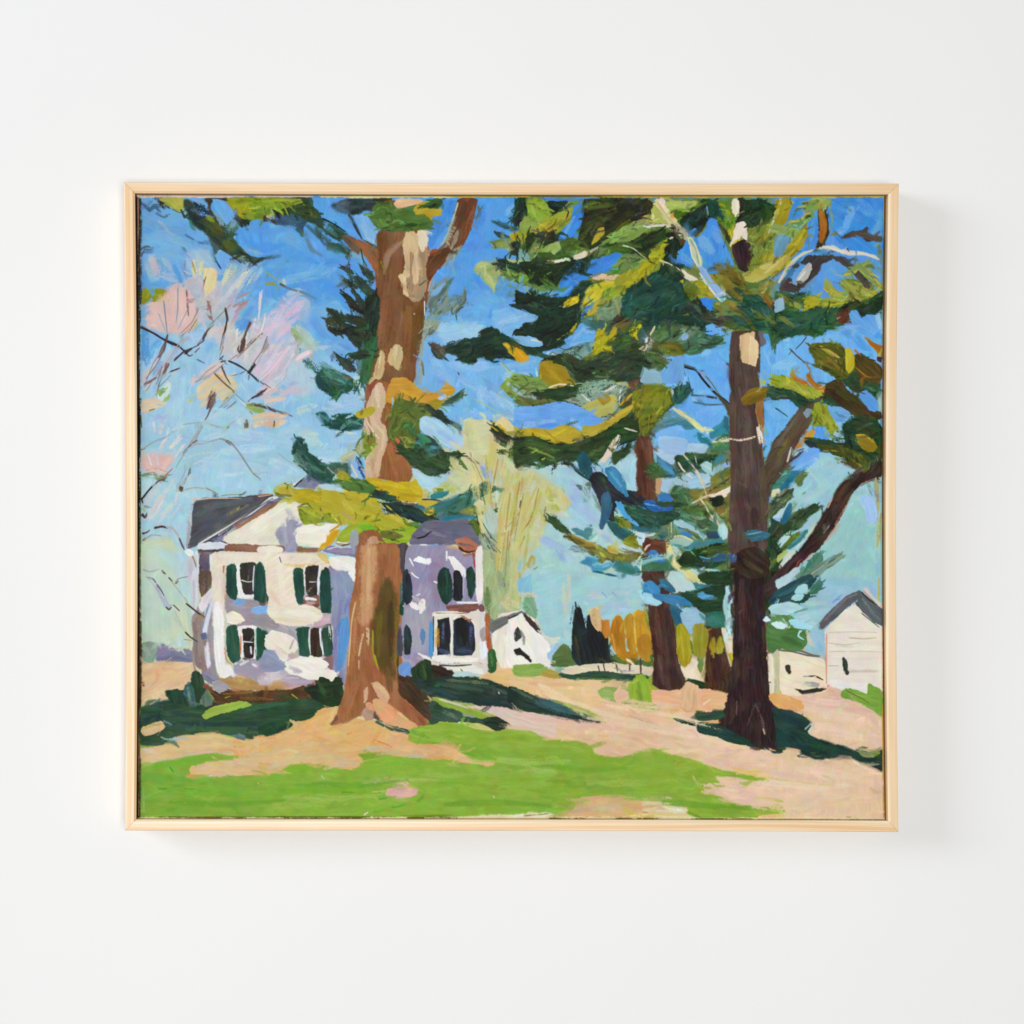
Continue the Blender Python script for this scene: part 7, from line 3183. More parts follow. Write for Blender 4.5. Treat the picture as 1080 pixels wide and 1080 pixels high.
W 8cb870 2 0 98 2 104
S b8c890 1.2 2 100 1 106
P d89c50 103 100 106 98 112 98 112 108 106 108 103 105
T 818 608
R 98c4d2 0 0 91 0 91 70 0 70
W 90c0d0 8 46 4 80 6
W a4c4dc 6 40 14 60 10
W 9cbcdc 5 46 22 60 16
W 94bcdc 4 80 8 84 20
W a4d0d4 6 30 34 44 28
W a0c8d4 6 34 50 40 58
W 90b8d8 4 36 56 40 64
W c0ccb4 2 24 22 32 24
W c8c8a4 2 32 22 40 23
W b0d0dc 4 28 40 34 40
W ccc8b8 3 28 52 34 60
S 6f9cc8 1 48 22 56 15
S 6f9cc8 .9 50 20 54 19
D b8a848 1.4 87 2 87 22
P 2a1f20 -2 -2 6 -2 3 4 -2 9
P c8d4d4 4 6 10 -2 14 -2 10 6 5 10 2 11
P 26464c -2 14 4 10 14 6 20 2 26 -2 36 -2 34 3 30 8 26 12 20 14 14 18 8 21 -2 22
W 3c6c5c 3 16 4 30 0
W 2a6070 3 2 14 12 10
W 2f3c44 3 0 21 12 19
P 4a7c64 35 6 37 3 39 5 38 9 34 14 29 14 30 10
S 3a4a4c 1 32 12 38 11 42 9
S 2a3c48 1.2 24 16 28 15
P a4d4dc 16 12 20 8 24 7 26 10 24 14 18 14
P a8d8dc 14 19 18 15 22 16 22 19 18 21 15 21
W b0d0d8 2 22 18 26 16
P 2f4c44 12 20 22 16 28 16 24 22 16 22
P b4d4dc -2 24 8 22 16 23 22 26 20 30 12 31 -2 32
W c8e0e8 3 2 28 14 25
W 5a8c70 2 16 30 26 27
P a8d0d8 16 36 20 31 26 30 30 32 26 37 20 38
P 5a8c50 -2 34 10 32 16 36 22 42 28 46 26 50 24 58 18 60 8 60 -2 62
P 4a7434 0 44 14 44 24 46 26 54 20 60 6 60 -2 60
W 3f6434 5 14 48 24 54
W 6a8c3c 4 2 54 10 58
P d0ecf4 -2 40 4 38 8 40 10 43 4 42 -2 43
W b8d4cc 2 6 36 11 42
P a4dcec 12 38 16 36 22 40 30 42 30 45 22 44 16 43
S b8e4f0 1.2 22 46 19 48 20 51 24 51
S c8ccb8 1 12 42 11 44
W d8c4a4 2 18 60 24 60
P e4dcc8 3 62 10 62 18 64 28 66 38 69 42 72 43 84 43 98 36 99 22 100 4 100 3 84
W ecdcc0 6 8 68 30 72
W ece0c4 6 12 90 34 86
W e4d0b0 3 6 94 6 70
W dcc8a0 1.4 20 68 30 72
W f0e8d8 3 24 80 40 80
P d8a870 3 80 5 80 5 98 3 98
P c8c8a0 0 64 3 62 3 98 0 98
S 6a6460 1.6 4 60 14 62 22 63 30 66 37 67
P c8b890 18 60 24 60 26 64 22 63
P 38382c 9 74 11 74 13 77 12 81 10 80
S 9ca0a0 1.2 23 85 30 84
S 3a382c 1.6 30 84 36 86 41 86
P a8a4a4 23 90 30 89 36 90 37 92 28 92
P 33342c 16 93 20 94 28 94 34 95 42 94 42 96 34 96 26 97 22 97
W 6a7478 1.4 30 95 40 94
S 4a6428 1 8 62 12 66
W c8b890 1 16 88 22 89
P e4dcd4 42 46 50 38 58 30 66 24 70 22 74 32 80 38 88 44 90 46 90 96 82 92 76 96 66 96 56 94 48 92 44 88 44 60
W ece4d8 7 54 42 72 40
W e8e0d4 6 52 62 84 60
W ecebe4 6 60 66 84 66
W e0d8d0 5 50 76 80 78
W ecebe4 6 50 90 70 92
W e4e0d8 4 64 72 84 72
W c8bcac 2 62 53 84 53
W ccc0b0 2 50 58 66 56
W c4b8a4 2 66 80 86 80
W d4ccc4 2 58 34 68 30
W ccc4bc 1.4 50 64 56 66
D b0a498 3 48 76 52 80
P d09c84 42 48 44 50 44 76 44 90 42 86
W d8a494 1 43 52 43 74
P d49484 42 90 46 90 46 92 42 94
P 62646a 37 40 40 38 46 31 54 23 60 18 66 14 70 13 72 14 68 20 60 26 52 34 44 40 40 44 37 44
W 7c7c84 2 42 38 56 26 66 17
W 4a4c54 2 40 42 50 34 64 22
P 5c6064 68 24 72 15 78 19 84 24 90 28 90 43 84 40 78 36 74 31 70 27
W 747874 2 74 20 82 32 88 38
W 4a5054 3 80 24 88 32
S 2f302c 1.4 73 14 78 19 84 24
P d0c8c0 74 12 76 12 82 18 90 24 90 27 84 24 78 19
S a08c84 .9 74 12 80 18 88 24
S c4bca0 1.6 72 32 76 36 82 41 88 45
S 5a5448 .9 74 34 80 40 88 46
S 4a4c44 2 68 26 70 30
P c8bca4 66 24 70 24 70 27 68 28
P 2a3428 57 69 58 68 60 70 60 76 62 80 61 83 59 82 57 76
S 6a4c3c 1.4 55 68 58 69
P 74a040 55 99 60 95 70 97 76 98 78 90 84 91 88 96 90 104 90 110 80 108 70 106 60 104 56 102
W 8cb450 3 60 97 80 103
W 5f8834 2 58 102 80 107
S 7a5c2c 1 64 99 78 106
W 94ac58 3 80 92 84 98
P d4ac8c 85 98 90 94 90 102 86 102
P e4c0a8 -2 100 22 100 40 96 48 92 56 95 58 102 70 106 84 110 84 114 -2 114
W ecccb8 5 30 104 60 108
P e4a868 -2 100 8 100 18 104 24 110 -2 112
W ecd0b0 3 22 100 36 99
W c8c090 1.2 24 100 40 100
W dcb094 4 44 96 52 100
P b89048 89 46 91 46 91 108 89 108
T 143 743
R 7ea83c 2 0 108 0 108 97 2 97
P 2a4a38 4 4 16 0 30 -2 60 -2 110 -4 110 28 100 30 90 28 80 26 64 24 50 26 40 26 32 30 20 35 10 34 4 32
W 1f3434 6 8 14 24 9 40 10
W 1f3a38 6 40 14 70 16 100 16
W 3a5a34 5 20 30 50 22 90 22
W 2f4c30 4 6 30 20 30
W 24405a 3 92 12 106 12
W 2c5a44 4 14 4 34 4
W 3c5c38 4 70 20 108 24
S 4a6ca0 1.2 28 9 34 10
P 3c2c24 60 -2 72 -2 71 1 66 3 61 2
P 94b444 55 10 58 7 64 5 72 3 82 1 92 1 98 3 94 5 84 6 74 8 66 11 60 12
W a4c050 3 58 9 72 5 90 3
S c0a89c 1 54 11 59 7
W 5a7c34 3 66 12 80 9 94 7
S 6a7c38 1 64 13 80 11
P d8ba84 5 20 14 16 22 14 25 18 20 23 12 26 6 26
W dcc098 2 8 24 22 16
S b8b05c 1.2 8 20 18 17
W d0c0bc 1.4 7 24 14 23
P 3c5c54 23 13 28 11 33 14 30 18 25 18
D a4b0a0 1.2 24 14 30 17
P d8b884 4 38 14 36 24 34 30 30 36 27 44 26 54 26 62 25 70 26 80 28 90 30 96 31 102 28 108 26 112 26 112 60 100 60 80 60 66 61 58 60 50 59 46 56 47 53 54 51 62 48 80 46 84 43 76 42 66 40 60 40 50 42 40 44 30 47 18 49 4 50
W dcbc8c 6 10 44 40 36 76 34
W d4b888 6 44 30 60 28 80 34
W e0b880 5 84 30 104 32
W dcb47c 5 86 40 106 38
W d8b88c 6 66 54 104 54
W d4bc94 4 76 50 104 46
W b8b494 1.4 40 42 60 39 80 41
W d8b8b0 2 14 48 36 45 56 41 64 40
W e0bca4 1.4 60 40 76 42 82 43
W d0bcA0 3 52 54 64 52
W a8b4a4 3 98 42 108 40
W d8c8b0 3 6 38 16 40
P dca868 82 30 88 31 92 36 94 43 88 46 84 45 83 40
W d8ac6c 3 90 44 100 36
P 9cb8b8 28 31 34 28 35 30 30 32
S d8a880 1 50 25 62 24 74 26
P 5a7074 82 26 88 25 92 27 92 30 86 29
S e88c4c 1.2 100 28 108 26
W 74ac34 6 16 52 36 48 60 44
W 84ac3c 5 60 44 80 45
W 6ca838 6 10 60 30 62 60 66
W 7ca83c 8 10 76 40 76 90 70
W 74b030 3 30 70 50 72 74 73
W 6aac30 4 70 74 90 76
W 78a438 8 10 90 40 88 80 88
W 84a83c 6 60 86 100 88
W 88ac40 5 84 64 106 64
W 98b45c 3 6 50 14 50
W 8cb46c 1.6 6 56 7 90
W 5aa838 4 80 82 84 88
S 3c9c34 1.4 29 53 32 57
P c89c4c 42 60 50 59 58 60 54 62 46 62
P d8b87c 46 54 49 52 50 58 47 59
W ccb8a8 1.4 64 60 86 58
S e4d4d0 1.2 61 61 64 60
D 5a9030 2 20 71 56 72
S d8dca0 .8 103 66 104 67
S d8d8b0 .8 41 83 43 83
S 5a6c24 1.4 20 95 60 95 108 95
T 278 743
R 86ae3c 0 0 108 0 108 97 0 97
P 24462f -2 -2 70 -2 64 1 50 2 42 4 36 8 34 12 28 14 24 19 14 24 4 27 -2 27
W 1f3a38 5 2 12 20 10
W 385c30 4 8 20 28 12 44 3
W 1a342a 4 10 22 26 16
W 2f4c70 3 0 12 4 11
W 4a6c34 2 12 16 22 14
P dcb274 -2 27 4 27 14 24 24 19 30 13 36 7 46 3 58 1 68 -2 112 -2 112 42 100 40 84 42 80 42 84 46 80 52 74 55 60 53 46 50 36 50 24 50 18 53 10 57 -2 59
W e0b478 8 30 24 56 10
W d8ac64 5 36 12 56 4
W e0ac40 1.6 34 12 38 7 48 2
W dcb070 8 60 24 90 18 108 22
W e0ac70 8 64 32 100 26
W d4b484 8 10 38 50 34
W d0b88c 8 6 48 40 44 76 48
W d8b47c 6 50 40 76 38
W ccbc98 5 4 54 30 46
W b8b8a0 1.4 0 42 8 40 11 39
W b0b8a4 1.2 26 43 33 40
W d0bca4 4 60 50 78 50
W c0b89c 4 84 38 108 36
W a8bcb8 2 100 41 108 38
W dcbc7c 3 54 8 64 3
S e08c4c 1 30 31 34 27
S e09850 1 70 25 74 24
W dc8c50 2 92 32 100 18
S dc7c3c 1 96 31 102 33 108 36
W e09858 1.4 90 33 94 30
S dcb08c 1.2 25 18 29 14
P a07050 66 -2 92 -2 88 4 82 9 76 12 70 15 62 17 56 17 60 11 64 6
W 7c543c 4 84 0 80 6 70 12
W b08460 3 70 0 68 8
W 6a4c3c 3 66 6 58 16
W d8b480 3 62 2 62 6
P d89c68 84 -2 92 -2 94 4 90 5
P b08c7c 84 6 87 3 92 3 94 8 95 13 90 12 85 10
W c8b4a8 2 85 7 89 5
P 6a5448 90 6 95 6 97 12 92 13
P e8a470 95 6 98 2 106 -2 112 -2 112 15 106 15 100 13 97 10
W f0b480 3 98 6 106 2
P 3a4c3c 94 10 98 13 104 15 110 17 110 20 104 18 98 15
D d8cca4 2 80 11 94 13 108 20
P 82a834 80 42 92 42 106 42 104 45 96 47 86 48 84 46
W b4bc70 1.4 84 48 96 46 104 44
W 7cae30 6 20 56 40 53
W 76aa30 6 4 64 20 60
W 94b450 5 44 64 60 62
W 90b248 6 46 70 62 66
W 72ac2c 6 4 76 34 72 70 71
W 6aa434 3 26 68 44 68
W 94b44c 6 10 86 40 84 70 84
W 8cb044 7 40 92 80 90
W 80ac3c 6 70 60 100 56
W 76ac2c 5 72 74 90 72
W 84ae34 6 86 50 106 50
W a4b468 3 84 66 96 66
W b0b494 2 86 70 92 67 98 64
W c0bc74 1.4 92 74 104 73
P d8a89c 103 75 106 72 112 72 112 77 104 77
W 94b048 4 96 84 108 78
W 5aa828 3 94 90 104 88 110 86
S e4d4c8 1.2 85 93 88 91
D 5a9030 1.2 66 74 76 74
S 5aa030 1.4 97 80 104 79
S c8d088 .8 49 60 51 63
S 4a9c24 .8 7 73 7.5 74
S 4f6020 1.6 0 95 40 95 108 95
T 413 743
R 88ae3c 0 0 108 0 108 97 0 97
P b8744c -2 -2 24 -2 28 6 31 14 33 20 28 21 22 19 18 14 12 10 4 8 -2 10
W 9c5834 5 14 4 26 16
W d8804c 3 2 4 8 2
W 7c4c38 3 26 2 32 14
W c87c50 3 12 2 24 14
P dcb480 -2 8 6 6 14 12 20 18 22 20 14 21 8 20 -2 16
W e0bc8c 3 2 12 16 16
W b8bcac 1.2 20 17 22 19
P 2c4438 -2 20 4 18 10 20 16 22 16 25 8 24 0 22
D a8b088 2 4 20 14 24
S d0a878 1.4 25 2 28 8
P 2f4a3c 34 -2 52 -2 56 4 60 8 66 8 74 10 84 11 92 13 98 17 96 19 88 21 82 19 72 15 62 13 54 14 50 16 40 15 34 18 30 12 32 4
W 3f5a34 3 44 4 54 10
W 6a8068 3 46 10 60 8
W 243c40 3 36 8 44 13
S c8d048 1.6 43 6 46 4 48 8
W a4b48c 3 66 10 72 10
D 7c9478 3 60 11 74 12
P 28342c 78 13 86 12 92 13 97 16 95 19 88 21 80 18
D 6a7844 1.4 82 15 92 14
P a4b068 52 -2 64 -2 74 3 84 8 84 11 76 9 66 6 58 5
W 7c9840 3 58 5 72 8
W c8c890 1.4 52 0 64 -1
P 22342c 66 -2 110 -4 110 3 96 2 84 1 74 1
P dcc0b0 76 2 84 2 96 3 110 4 112 20 104 20 98 20 96 15 90 11 84 8 78 5
W e0c4a8 3 90 9 106 14
W d8b8c4 2 84 4 108 8
W c0c0c4 2 90 6 108 11
W d4c8a0 1.4 98 20 110 19
P ccc878 56 15 62 13 72 15 82 19 88 21 94 20 88 23 80 22 70 20 60 16
W d8d8a0 2 55 15 62 16
S ecdcc0 1.2 55 15 60 15.5
P dcb07c -2 24 6 23 14 26 22 29 30 32 38 34 50 35 56 38 60 42 68 46 78 48 86 49 86 51 80 52 72 50 62 49 54 47 46 46 36 45 26 45 14 44 -2 42
W e0b078 4 2 28 20 32
W d8b488 4 6 36 36 40
W e0ac6c 2 48 35 56 39
W d8b494 3 56 44 80 50
W d8a04c 2 32 44 50 45
W a4bcbc 2 0 39 8 41
W b8b8a0 3 10 43 28 44
W c8ac58 2 26 46 40 46
P 7cb034 14 21 22 20 30 22 36 26 38 32 34 33 26 30 18 26
D 4a8028 2 18 22 34 26
D a8cc58 1.4 18 24 30 28
W 8cb438 5 36 22 50 18
W 84a838 7 44 26 70 26 104 26
W 7ca438 7 56 34 80 34
W 7ca434 7 66 40 90 42
W 88ac48 5 92 36 108 34
W 6a9c38 2 60 40 72 44
W 84ac40 5 84 44 108 42
W 98b450 4 92 48 108 48
W 7cae34 6 0 50 24 52
W 88b03c 6 24 50 60 54
W 94b44c 4 30 60 70 60
W 9cb85c 3 46 50 56 52
W 90b048 6 70 56 100 58
W a4b860 3 10 63 40 64
S b4bc70 .9 8 63 20 64
W 74ac34 4 40 66 60 66
W 8cac40 7 60 74 100 72
W 88a83c 7 40 82 80 84
W 7cac3c 5 24 72 36 84
W 84a838 6 80 88 104 86
W 98b04c 3 84 66 100 60
W 7c9c34 1.4 86 68 98 72
W 6a9434 2 20 84 28 76
P d8a8a0 -2 72 4 70 12 69 18 69 22 72 21 76 16 78 8 79 2 79 8 76 -2 77
W e4a8a8 2 16 71 21 73 16 77 4 79
W b4b07c 3 2 67 14 67
W 9cb058 3 2 80 16 80
S 5aac34 2 0 87 6 86 12 84
S e4e8c0 .8 86 77 87 79
S 7c9424 1.2 8 94 50 93
P e0d8b4 54 95 70 94 90 93 106 93 110 93 110 96 80 96 60 96
W 5f7024 2 20 94 54 95
S c08c48 1.2 0 96.5 50 96.8 110 96.8
T 548 743
R 88ac3a 0 0 108 0 108 97 0 97
P e0bc98 -2 6 8 7 18 9 28 9 40 12 52 12 62 15 74 16 66 8 50 2 40 -4 112 -4 112 48 104 47 94 45 84 44 72 43 64 41 62 37 56 33 48 31 40 31 34 29 24 29 16 26 10 22 4 20 -2 20
W e4c0a4 7 14 14 50 22 90 30
W dcb8a4 5 20 12 60 18
W e4c8a8 7 66 6 100 14
W e8c8a0 5 60 22 100 20
W dcb894 5 70 34 104 38
W e0b898 6 4 16 30 22
W dcc48c 4 30 24 48 28
W c8b8a0 2 18 25 32 28
W d8b890 4 84 8 108 12
S c0a08c .9 92 9 102 13 110 16
W d8bc78 2 66 26 74 27
W dcb87c 2 86 32 98 34
W ccbc84 3 80 44 100 46
W e0b8b0 1.4 16 9 40 11 56 13
W c8bc90 3 4 20 12 23
P 1f3438 -2 -2 12 -2 18 1 28 4 38 8 44 11 38 11 28 8 16 8 6 6 -2 4
P 3c6064 12 -2 30 -2 40 1 48 4 56 7 56 9 46 11 38 8 28 5 14 3
W 2c5060 2 44 9 56 10 62 12
W 8c9c48 2 38 0 50 4
P c8c478 40 -2 54 -2 60 2 60 6 52 6 44 3
W b8c078 3 54 8 60 6
P 4a6450 58 13 62 12 67 14 68 16 64 16
W c0c474 2 66 12 75 15
D 4a5c40 2 56 12 66 15
P 84a840 88 -2 112 -4 112 6 102 4 94 2
W 6a9c30 2 96 0 108 3
W 8cb040 7 4 26 30 34
W 7ca834 4 30 32 56 34
W 94b050 3 36 34 58 40
W 84a83c 7 30 44 60 48
W 80a43c 7 44 56 80 52
W 88a840 7 60 64 90 60
W 7ca038 7 40 66 60 72
W 84ac3c 6 90 56 106 56
W 7ca834 4 66 46 104 50
W a0b85c 5 4 50 28 56
W 9cb85c 6 2 58 30 58
W a0b864 2 2 48 26 52
W 8cb044 6 6 68 26 66
W 78a030 2 6 72 22 74
W 74a034 6 4 82 30 80
W 7ca83c 5 16 88 34 84
W 80a43c 5 50 74 76 70
W 7ca83c 5 92 72 106 72
W 5f9434 2 94 75 106 79
S d8e0a8 1.2 9 27 12 24
P d4b080 36 94 40 88 46 84 52 79 60 78 72 77 84 77 92 76 98 79 104 79 110 82 112 94 100 95 86 95 60 95 44 95
W d8a888 3 50 82 60 79 74 79
W c8b494 5 60 88 84 86
W c0a888 4 44 90 60 88
W c8b078 4 76 82 100 80
W b8b474 3 40 92 52 86
W d4ac6c 4 92 84 106 86
W b8b848 2.4 88 88 94 92
W c8bc48 2 90 92 108 93
S c88858 1 104 91 108 91
W b0ac4c 2 28 94 40 92
P e8e0cc -2 93 10 92 26 91 29 94 20 96 -2 96
D 8c8440 1.2 4 94 24 92
S c8a458 1 0 96.5 50 96.5
S 5a5a1c 1.6 30 96 54 96
P e0cc94 56 95 80 95 82 96.5 56 96.5
S 5a5a1c 1.6 84 97 110 97
D dcd890 2 94 94 108 93
T 683 743
R e6c8a6 0 0 108 0 108 97 0 97
W ecd0b0 8 4 20 40 26 80 36
W e8c8ac 8 40 34 90 48
W e4c4a4 6 10 30 60 44
W ecd4b4 5 30 18 60 24
W e0c090 4 4 12 20 12
W e8c8a8 6 90 50 106 52
W ecc8b4 5 80 40 106 46
S c8a48c .8 0 14 10 18
W d8b870 2 16 11 22 12
W d8bc88 3 22 41 40 43 58 50
W d8c060 3 64 50 80 56 96 62
W d8c068 2 80 58 106 62
W d8c498 2 4 37 20 40
P 7ca048 -2 -2 11 -2 9 3 4 5 -2 6
W 94ac58 2 0 0 8 1
W d8a868 3 14 -1 26 1
P c8a878 28 -2 40 -2 39 3 34 6 30 4
W 8c8c5c 2 36 0 36 5
S f0dcc0 1 48 0 50 -1
P 2f4a38 39 10 42 6 48 6 56 5 63 5 64 9 60 12 52 12 44 12 40 12
W 4a6048 2 40 10 46 7
W 8c9c84 1.4 44 6 56 4
P e0b080 44 12 60 13 61 16 52 16 44 14
P 1f3a30 22 12 26 12 34 14 44 15 54 16 62 17 70 20 76 24 84 28 92 32 100 36 106 39 96 37 88 32 80 29 72 27 62 25 52 22 44 19 36 17 28 15
W 3f5c40 2 44 16 66 21
W 4a6c4c 2 60 22 74 24
D d4c8b0 2 58 24 76 27
D d8d0bc 1.4 80 28 94 34
S b0c4cc 1.2 88 32 96 35 100 38
P 35262a 68 -2 112 -2 112 40 104 37 98 34 90 30 82 28 74 24 64 19 60 16 62 10 66 4
W 4a3438 4 76 0 70 14
W 2c1f1f 5 80 14 96 28
W 2a2020 5 96 4 102 26
W 3f2f24 4 66 12 80 20
W 4a3a24 4 100 30 108 36
S 6a5054 .9 76 0 76 9
W 5a4448 1.6 92 -1 90 10 86 18 80 22
W 604848 1.4 92 0 96 12 98 21
S c8b0a0 1.2 97 20 98.5 23
S 5a4044 .9 98 22 100 28
S e09c64 1.2 103 38 108 39
P 244038 106 -2 112 -2 112 3 108 2
P 8cae3c -2 50 6 50 4 40 8 40 16 41 26 44 36 46 46 50 54 53 64 56 72 57 82 59 92 62 100 63 106 66 98 66 88 64 76 62 66 61 60 62 60 66 52 66 47 70 48 74 58 76 62 78 68 82 76 84 84 85 96 86 112 85 112 92 94 94 92 97 48 97 34 92 33 86 24 81 14 77 -2 78
W 7ca038 6 60 90 92 90
W 78a030 5 70 86 92 88
W 94b248 7 10 56 40 56
W 8cac3c 7 6 66 40 66
W 84a83c 6 24 74 46 76
W 90b044 5 30 48 54 56
W 7ca034 2 0 76 12 74 18 71
W 6a9030 2 34 91 46 96
W 8cae40 4 36 84 60 86
W a4b468 3 0 46 6 46
W c0c488 2 10 50 14 49
W 80a838 3 72 60 90 63
W a0b464 2 60 62 76 62
W c4b070 2 50 75 58 76
P e4c4a8 59 62 66 61 76 62 90 65 112 66 112 82 100 84 90 85 82 84 72 82 64 78 57 76 58 70 62 66
W ecccb4 6 64 70 90 72
W e4c4ac 5 70 78 100 78
P e0c4a4 47 70 52 67 60 67 58 73 50 74
W d8bc78 2 92 79 108 80
P d8c8a0 -2 80 6 77 16 78 26 82 32 86 33 90 28 92 20 92 10 90 -2 90
W dce0d0 4 22 86 30 90
W c0c8a0 4 8 79 24 82
W d8b88c 4 0 86 16 88
W dcc888 3 2 92 30 94
W c8c060 2 0 94 14 94
S e4dcb0 1 6 94 36 95
P e0c484 94 94 112 92 112 97 96 97
S f0e0d0 .9 94 95 100 96.5
S 6a6a1c 1.4 40 96.8 92 97
S a06030 1 96 97 110 97
T 818 743
R e6c8a8 0 0 91 0 91 97 0 97
W ecd0b4 8 20 54 70 62
W e8ccb0 8 10 76 60 78
W e8c4a4 6 40 84 84 80
W ecd0b4 8 40 8 80 14
W e8c8b4 6 40 22 84 30
W e4c0b0 4 36 18 70 22
W e4c4a0 4 34 14 60 16
W dcb8ac 4 80 10 88 20
W e0c0b8 4 80 24 88 34
W d8bca4 4 84 60 89 90
W dcc088 2 10 66 50 68
W e4d4b4 1.4 30 58 44 64
W d4c090 1 40 60 50 64
W c8bc58 2 0 63 6 65 14 66
W b8bc58 2 0 81 6 82
P 90b444 -2 86 3 85 8 90 2 92 -2 92
W c8cc98 2 4 90 12 92
W d8c8a8 4 12 80 14 92
P e4a868 -2 -2 22 -2 18 4 12 6 4 5
W e8b470 2 18 2 26 10 30 15
P 1f3a34 -2 2 4 5 12 5 20 9 26 12 30 16 27 20 28 26 36 29 46 32 56 35 66 39 69 38 72 37 82 40 91 38 90 56 82 53 74 50 66 46 58 46 50 46 42 45 38 47 30 45 24 42 18 38 10 37 4 40 -2 39
W 26443c 6 10 26 40 36 70 44
W 1c3030 4 12 12 24 20
W 24502f 4 30 34 50 38
W 4a3a2c 4 0 24 4 36
S 6a3430 2 4 22 9 29
W 4a4c30 3 2 36 8 36
D 4a5434 3 30 42 38 43
P 3a2a28 -2 10 2 12 2 24 -2 26
S a8b0a0 1 2 12 3 16
P d0d0c4 28 18 32 16 30 22 28 25
D 3a4c4c 1 27 20 32 17
P 7c8c3c 72 37 80 39 88 40 84 44 78 43 74 40
W d8d098 2 70 37 78 40 82 44
W 3c4c24 3 84 42 90 50
S b8a890 1 67 38 71 36
W ecdcc8 1.6 66 48 76 54 88 57
W d8a890 1.4 78 52 88 56
W e0b090 2 10 37 20 39
P 74a440 70 -2 91 -4 90 10 84 6 78 2
W 94b458 2 74 0 88 6
W d8c898 2 66 -1 78 4
P 6c8c30 60 95 70 96 78 96 78 97.5 66 97
S 8c8438 1 0 96.5 60 97 90 97
S c89c50 1.4 90.5 0 91 96
T 0 0 1
B 6fa9da @20 140 200 280 200 280 262 140 290
B 7fb4de @8 140 316 214 322 280 318 280 360 140 366
B 78b2e0 @8 262 312 330 322 372 316 384 352 320 366 262 360
B 6cabe4 @8 436 318 500 312 556 318 552 360 500 354 440 362
B 9cc6da @6 140 452 250 456 330 450 330 490 240 494 140 492
B 88c2e4 @10 858 446 930 440 930 486 860 492
B b4d0c8 @6 146 590 194 590 194 630 146 630
T 143 203 1.85185
W 70a4cc 5 6 6 14 12 26 14
W 6a9ec8 4 4 14 14 20 28 22
W 78acd4 5 6 26 16 24 30 30
D 3a5c7c 2 5 7 8 10 11 8 14 11
D 4a6c8c 1.6 12 12 16 14 20 12
D 4a6c8c 1.4 4 34 8 33
D 8fb0c4 1.4 16 18 20 24 26 26
D 1f2a34 3 34 6 38 9 41 12
D 24343c 2 36 11 39 7
W 7fa6c0 2 33 4 40 6
S 2f3c34 1.4 26 10 28 14 30 12
W 5f98d8 4 64 20 76 22 90 20
W 4f94e0 5 62 26 70 32 84 30
W 86a8c8 2 64 33 72 35
W 3a5a60 1.6 68 38 76 37 82 36
P 36442c 79 12 86 9 96 6 101 8 104 14 98 15 90 12 84 13
S 8fa43a 1 82 10 84 13
S 8fa43a 1 85 9 87 13
S 7f9430 1 88 8 91 11
S 8fa43a 1 78 11 79 15
S 9cb044 1 93 4 96 7
W 7f9228 3 66 8 84 6
W 6a8428 3 70 12 80 10
W 94a030 2 56 8 66 6
P 6aa6e0 44 4 50 5 55 10 56 14 52 18 50 15 46 10
P 5a9ee0 96 20 101 20 104 26 108 28 108 40 100 36
W 3a5058 2 98 19 104 25 108 30
W 5a7888 2 96 22 100 32 106 36
P 70ace4 47 35 49 33 54 37 52 41 48 45 46 41
S 2f4054 .9 45 37 47 41 49 44
W a8b8cc 4 8 40 12 50
W c4b4bc 3 9 37 13 46
W 9cb4cc 3 16 38 24 48
W 4f94d8 3 22 42 27 53
W 5f9cd8 2 4 50 8 54
B dcbab4 8 66 16 58 22 54 27 56 30 66 34 72 28 80 16 78 10 74
W e0bcb0 3 10 66 18 74
W e4c0b4 3 24 58 30 72
W dcb8b4 3 30 56 34 70
W c8c0c8 3 36 50 44 60
W c8bcc8 2.4 40 64 46 54
W ccc0c4 2.4 44 68 50 56
W d0c0c4 2 36 66 40 78
W c4c0d0 2.4 50 62 58 50
W c8ccd0 2 54 56 62 46
D d8d4b4 2 58 54 64 44
D ccd0b4 2 52 50 58 42
D c8d0b8 1.6 62 56 68 46
W d8d098 2.4 34 42 34 47
W dcd4a0 2 38 40 37 46
P dccf98 40 44 43 43 46 45 46 50 44 55 41 58 39 54
D e0d8ac 1.4 42 44 40 58
D d4c88c 1.4 45 46 43 56
S a89050 .6 33 41 34 46
W a8c0d8 2 66 44 56 60
W a8c4dc 2 72 44 62 60
W b4bcd4 2 60 60 54 72
W 6aa4dc 4 62 56 72 50
W 5a9cd8 4 58 76 66 66
W 4f94d8 3 60 78 66 72
S b08c90 1 58 60 65 57
D a88c90 2 57 68 64 61
D a4848c 1.6 56 65 62 62
W b890bc 1.6 55 74 59 67
W c8b484 1.4 54 76 57 72
W dccccc 1.2 71 58 70 70
W e4dcdc 1 72 56 70 72
D e0d8d4 .8 74 70 71 82
D e4dcd8 .8 68 72 66 82
D e0d8d8 .8 58 78 56 92
D dcd4d0 .8 64 76 62 96
S d8d0cc .6 63 88 63 98
S d4ccc8 .6 60 82 59 90
W d8b8d4 2 92 62 84 74
W e0b8d4 1.6 94 63 90 70
W d4c0dc 2 86 62 78 76
W dcc0d8 2 80 72 74 84
W d4c4d4 2 90 72 80 84
W dcb8cc 2 82 80 88 76
W c4c4dc 2 96 60 90 74
W d0c8d4 2 84 84 76 96
W d8c8d4 2 90 84 80 98
W d8bcd0 2 86 90 74 104
W c8c4d0 2 94 82 86 100
W d4ccd4 1.6 80 92 70 106
S e4d4dc .7 88 88 78 100 70 108
S dcccd8 .6 84 90 74 102
S e0d8dc .6 90 92 84 102
S c8a8c0 .6 82 84 76 94
S a89cb0 .6 74 84 72 92 68 100
D e8d0d8 2 100 90 92 95
S d4b8c8 .6 92 96 100 92
W b8ccc4 3 92 76 98 84
D 94a878 2 89 78 94 82 92 88
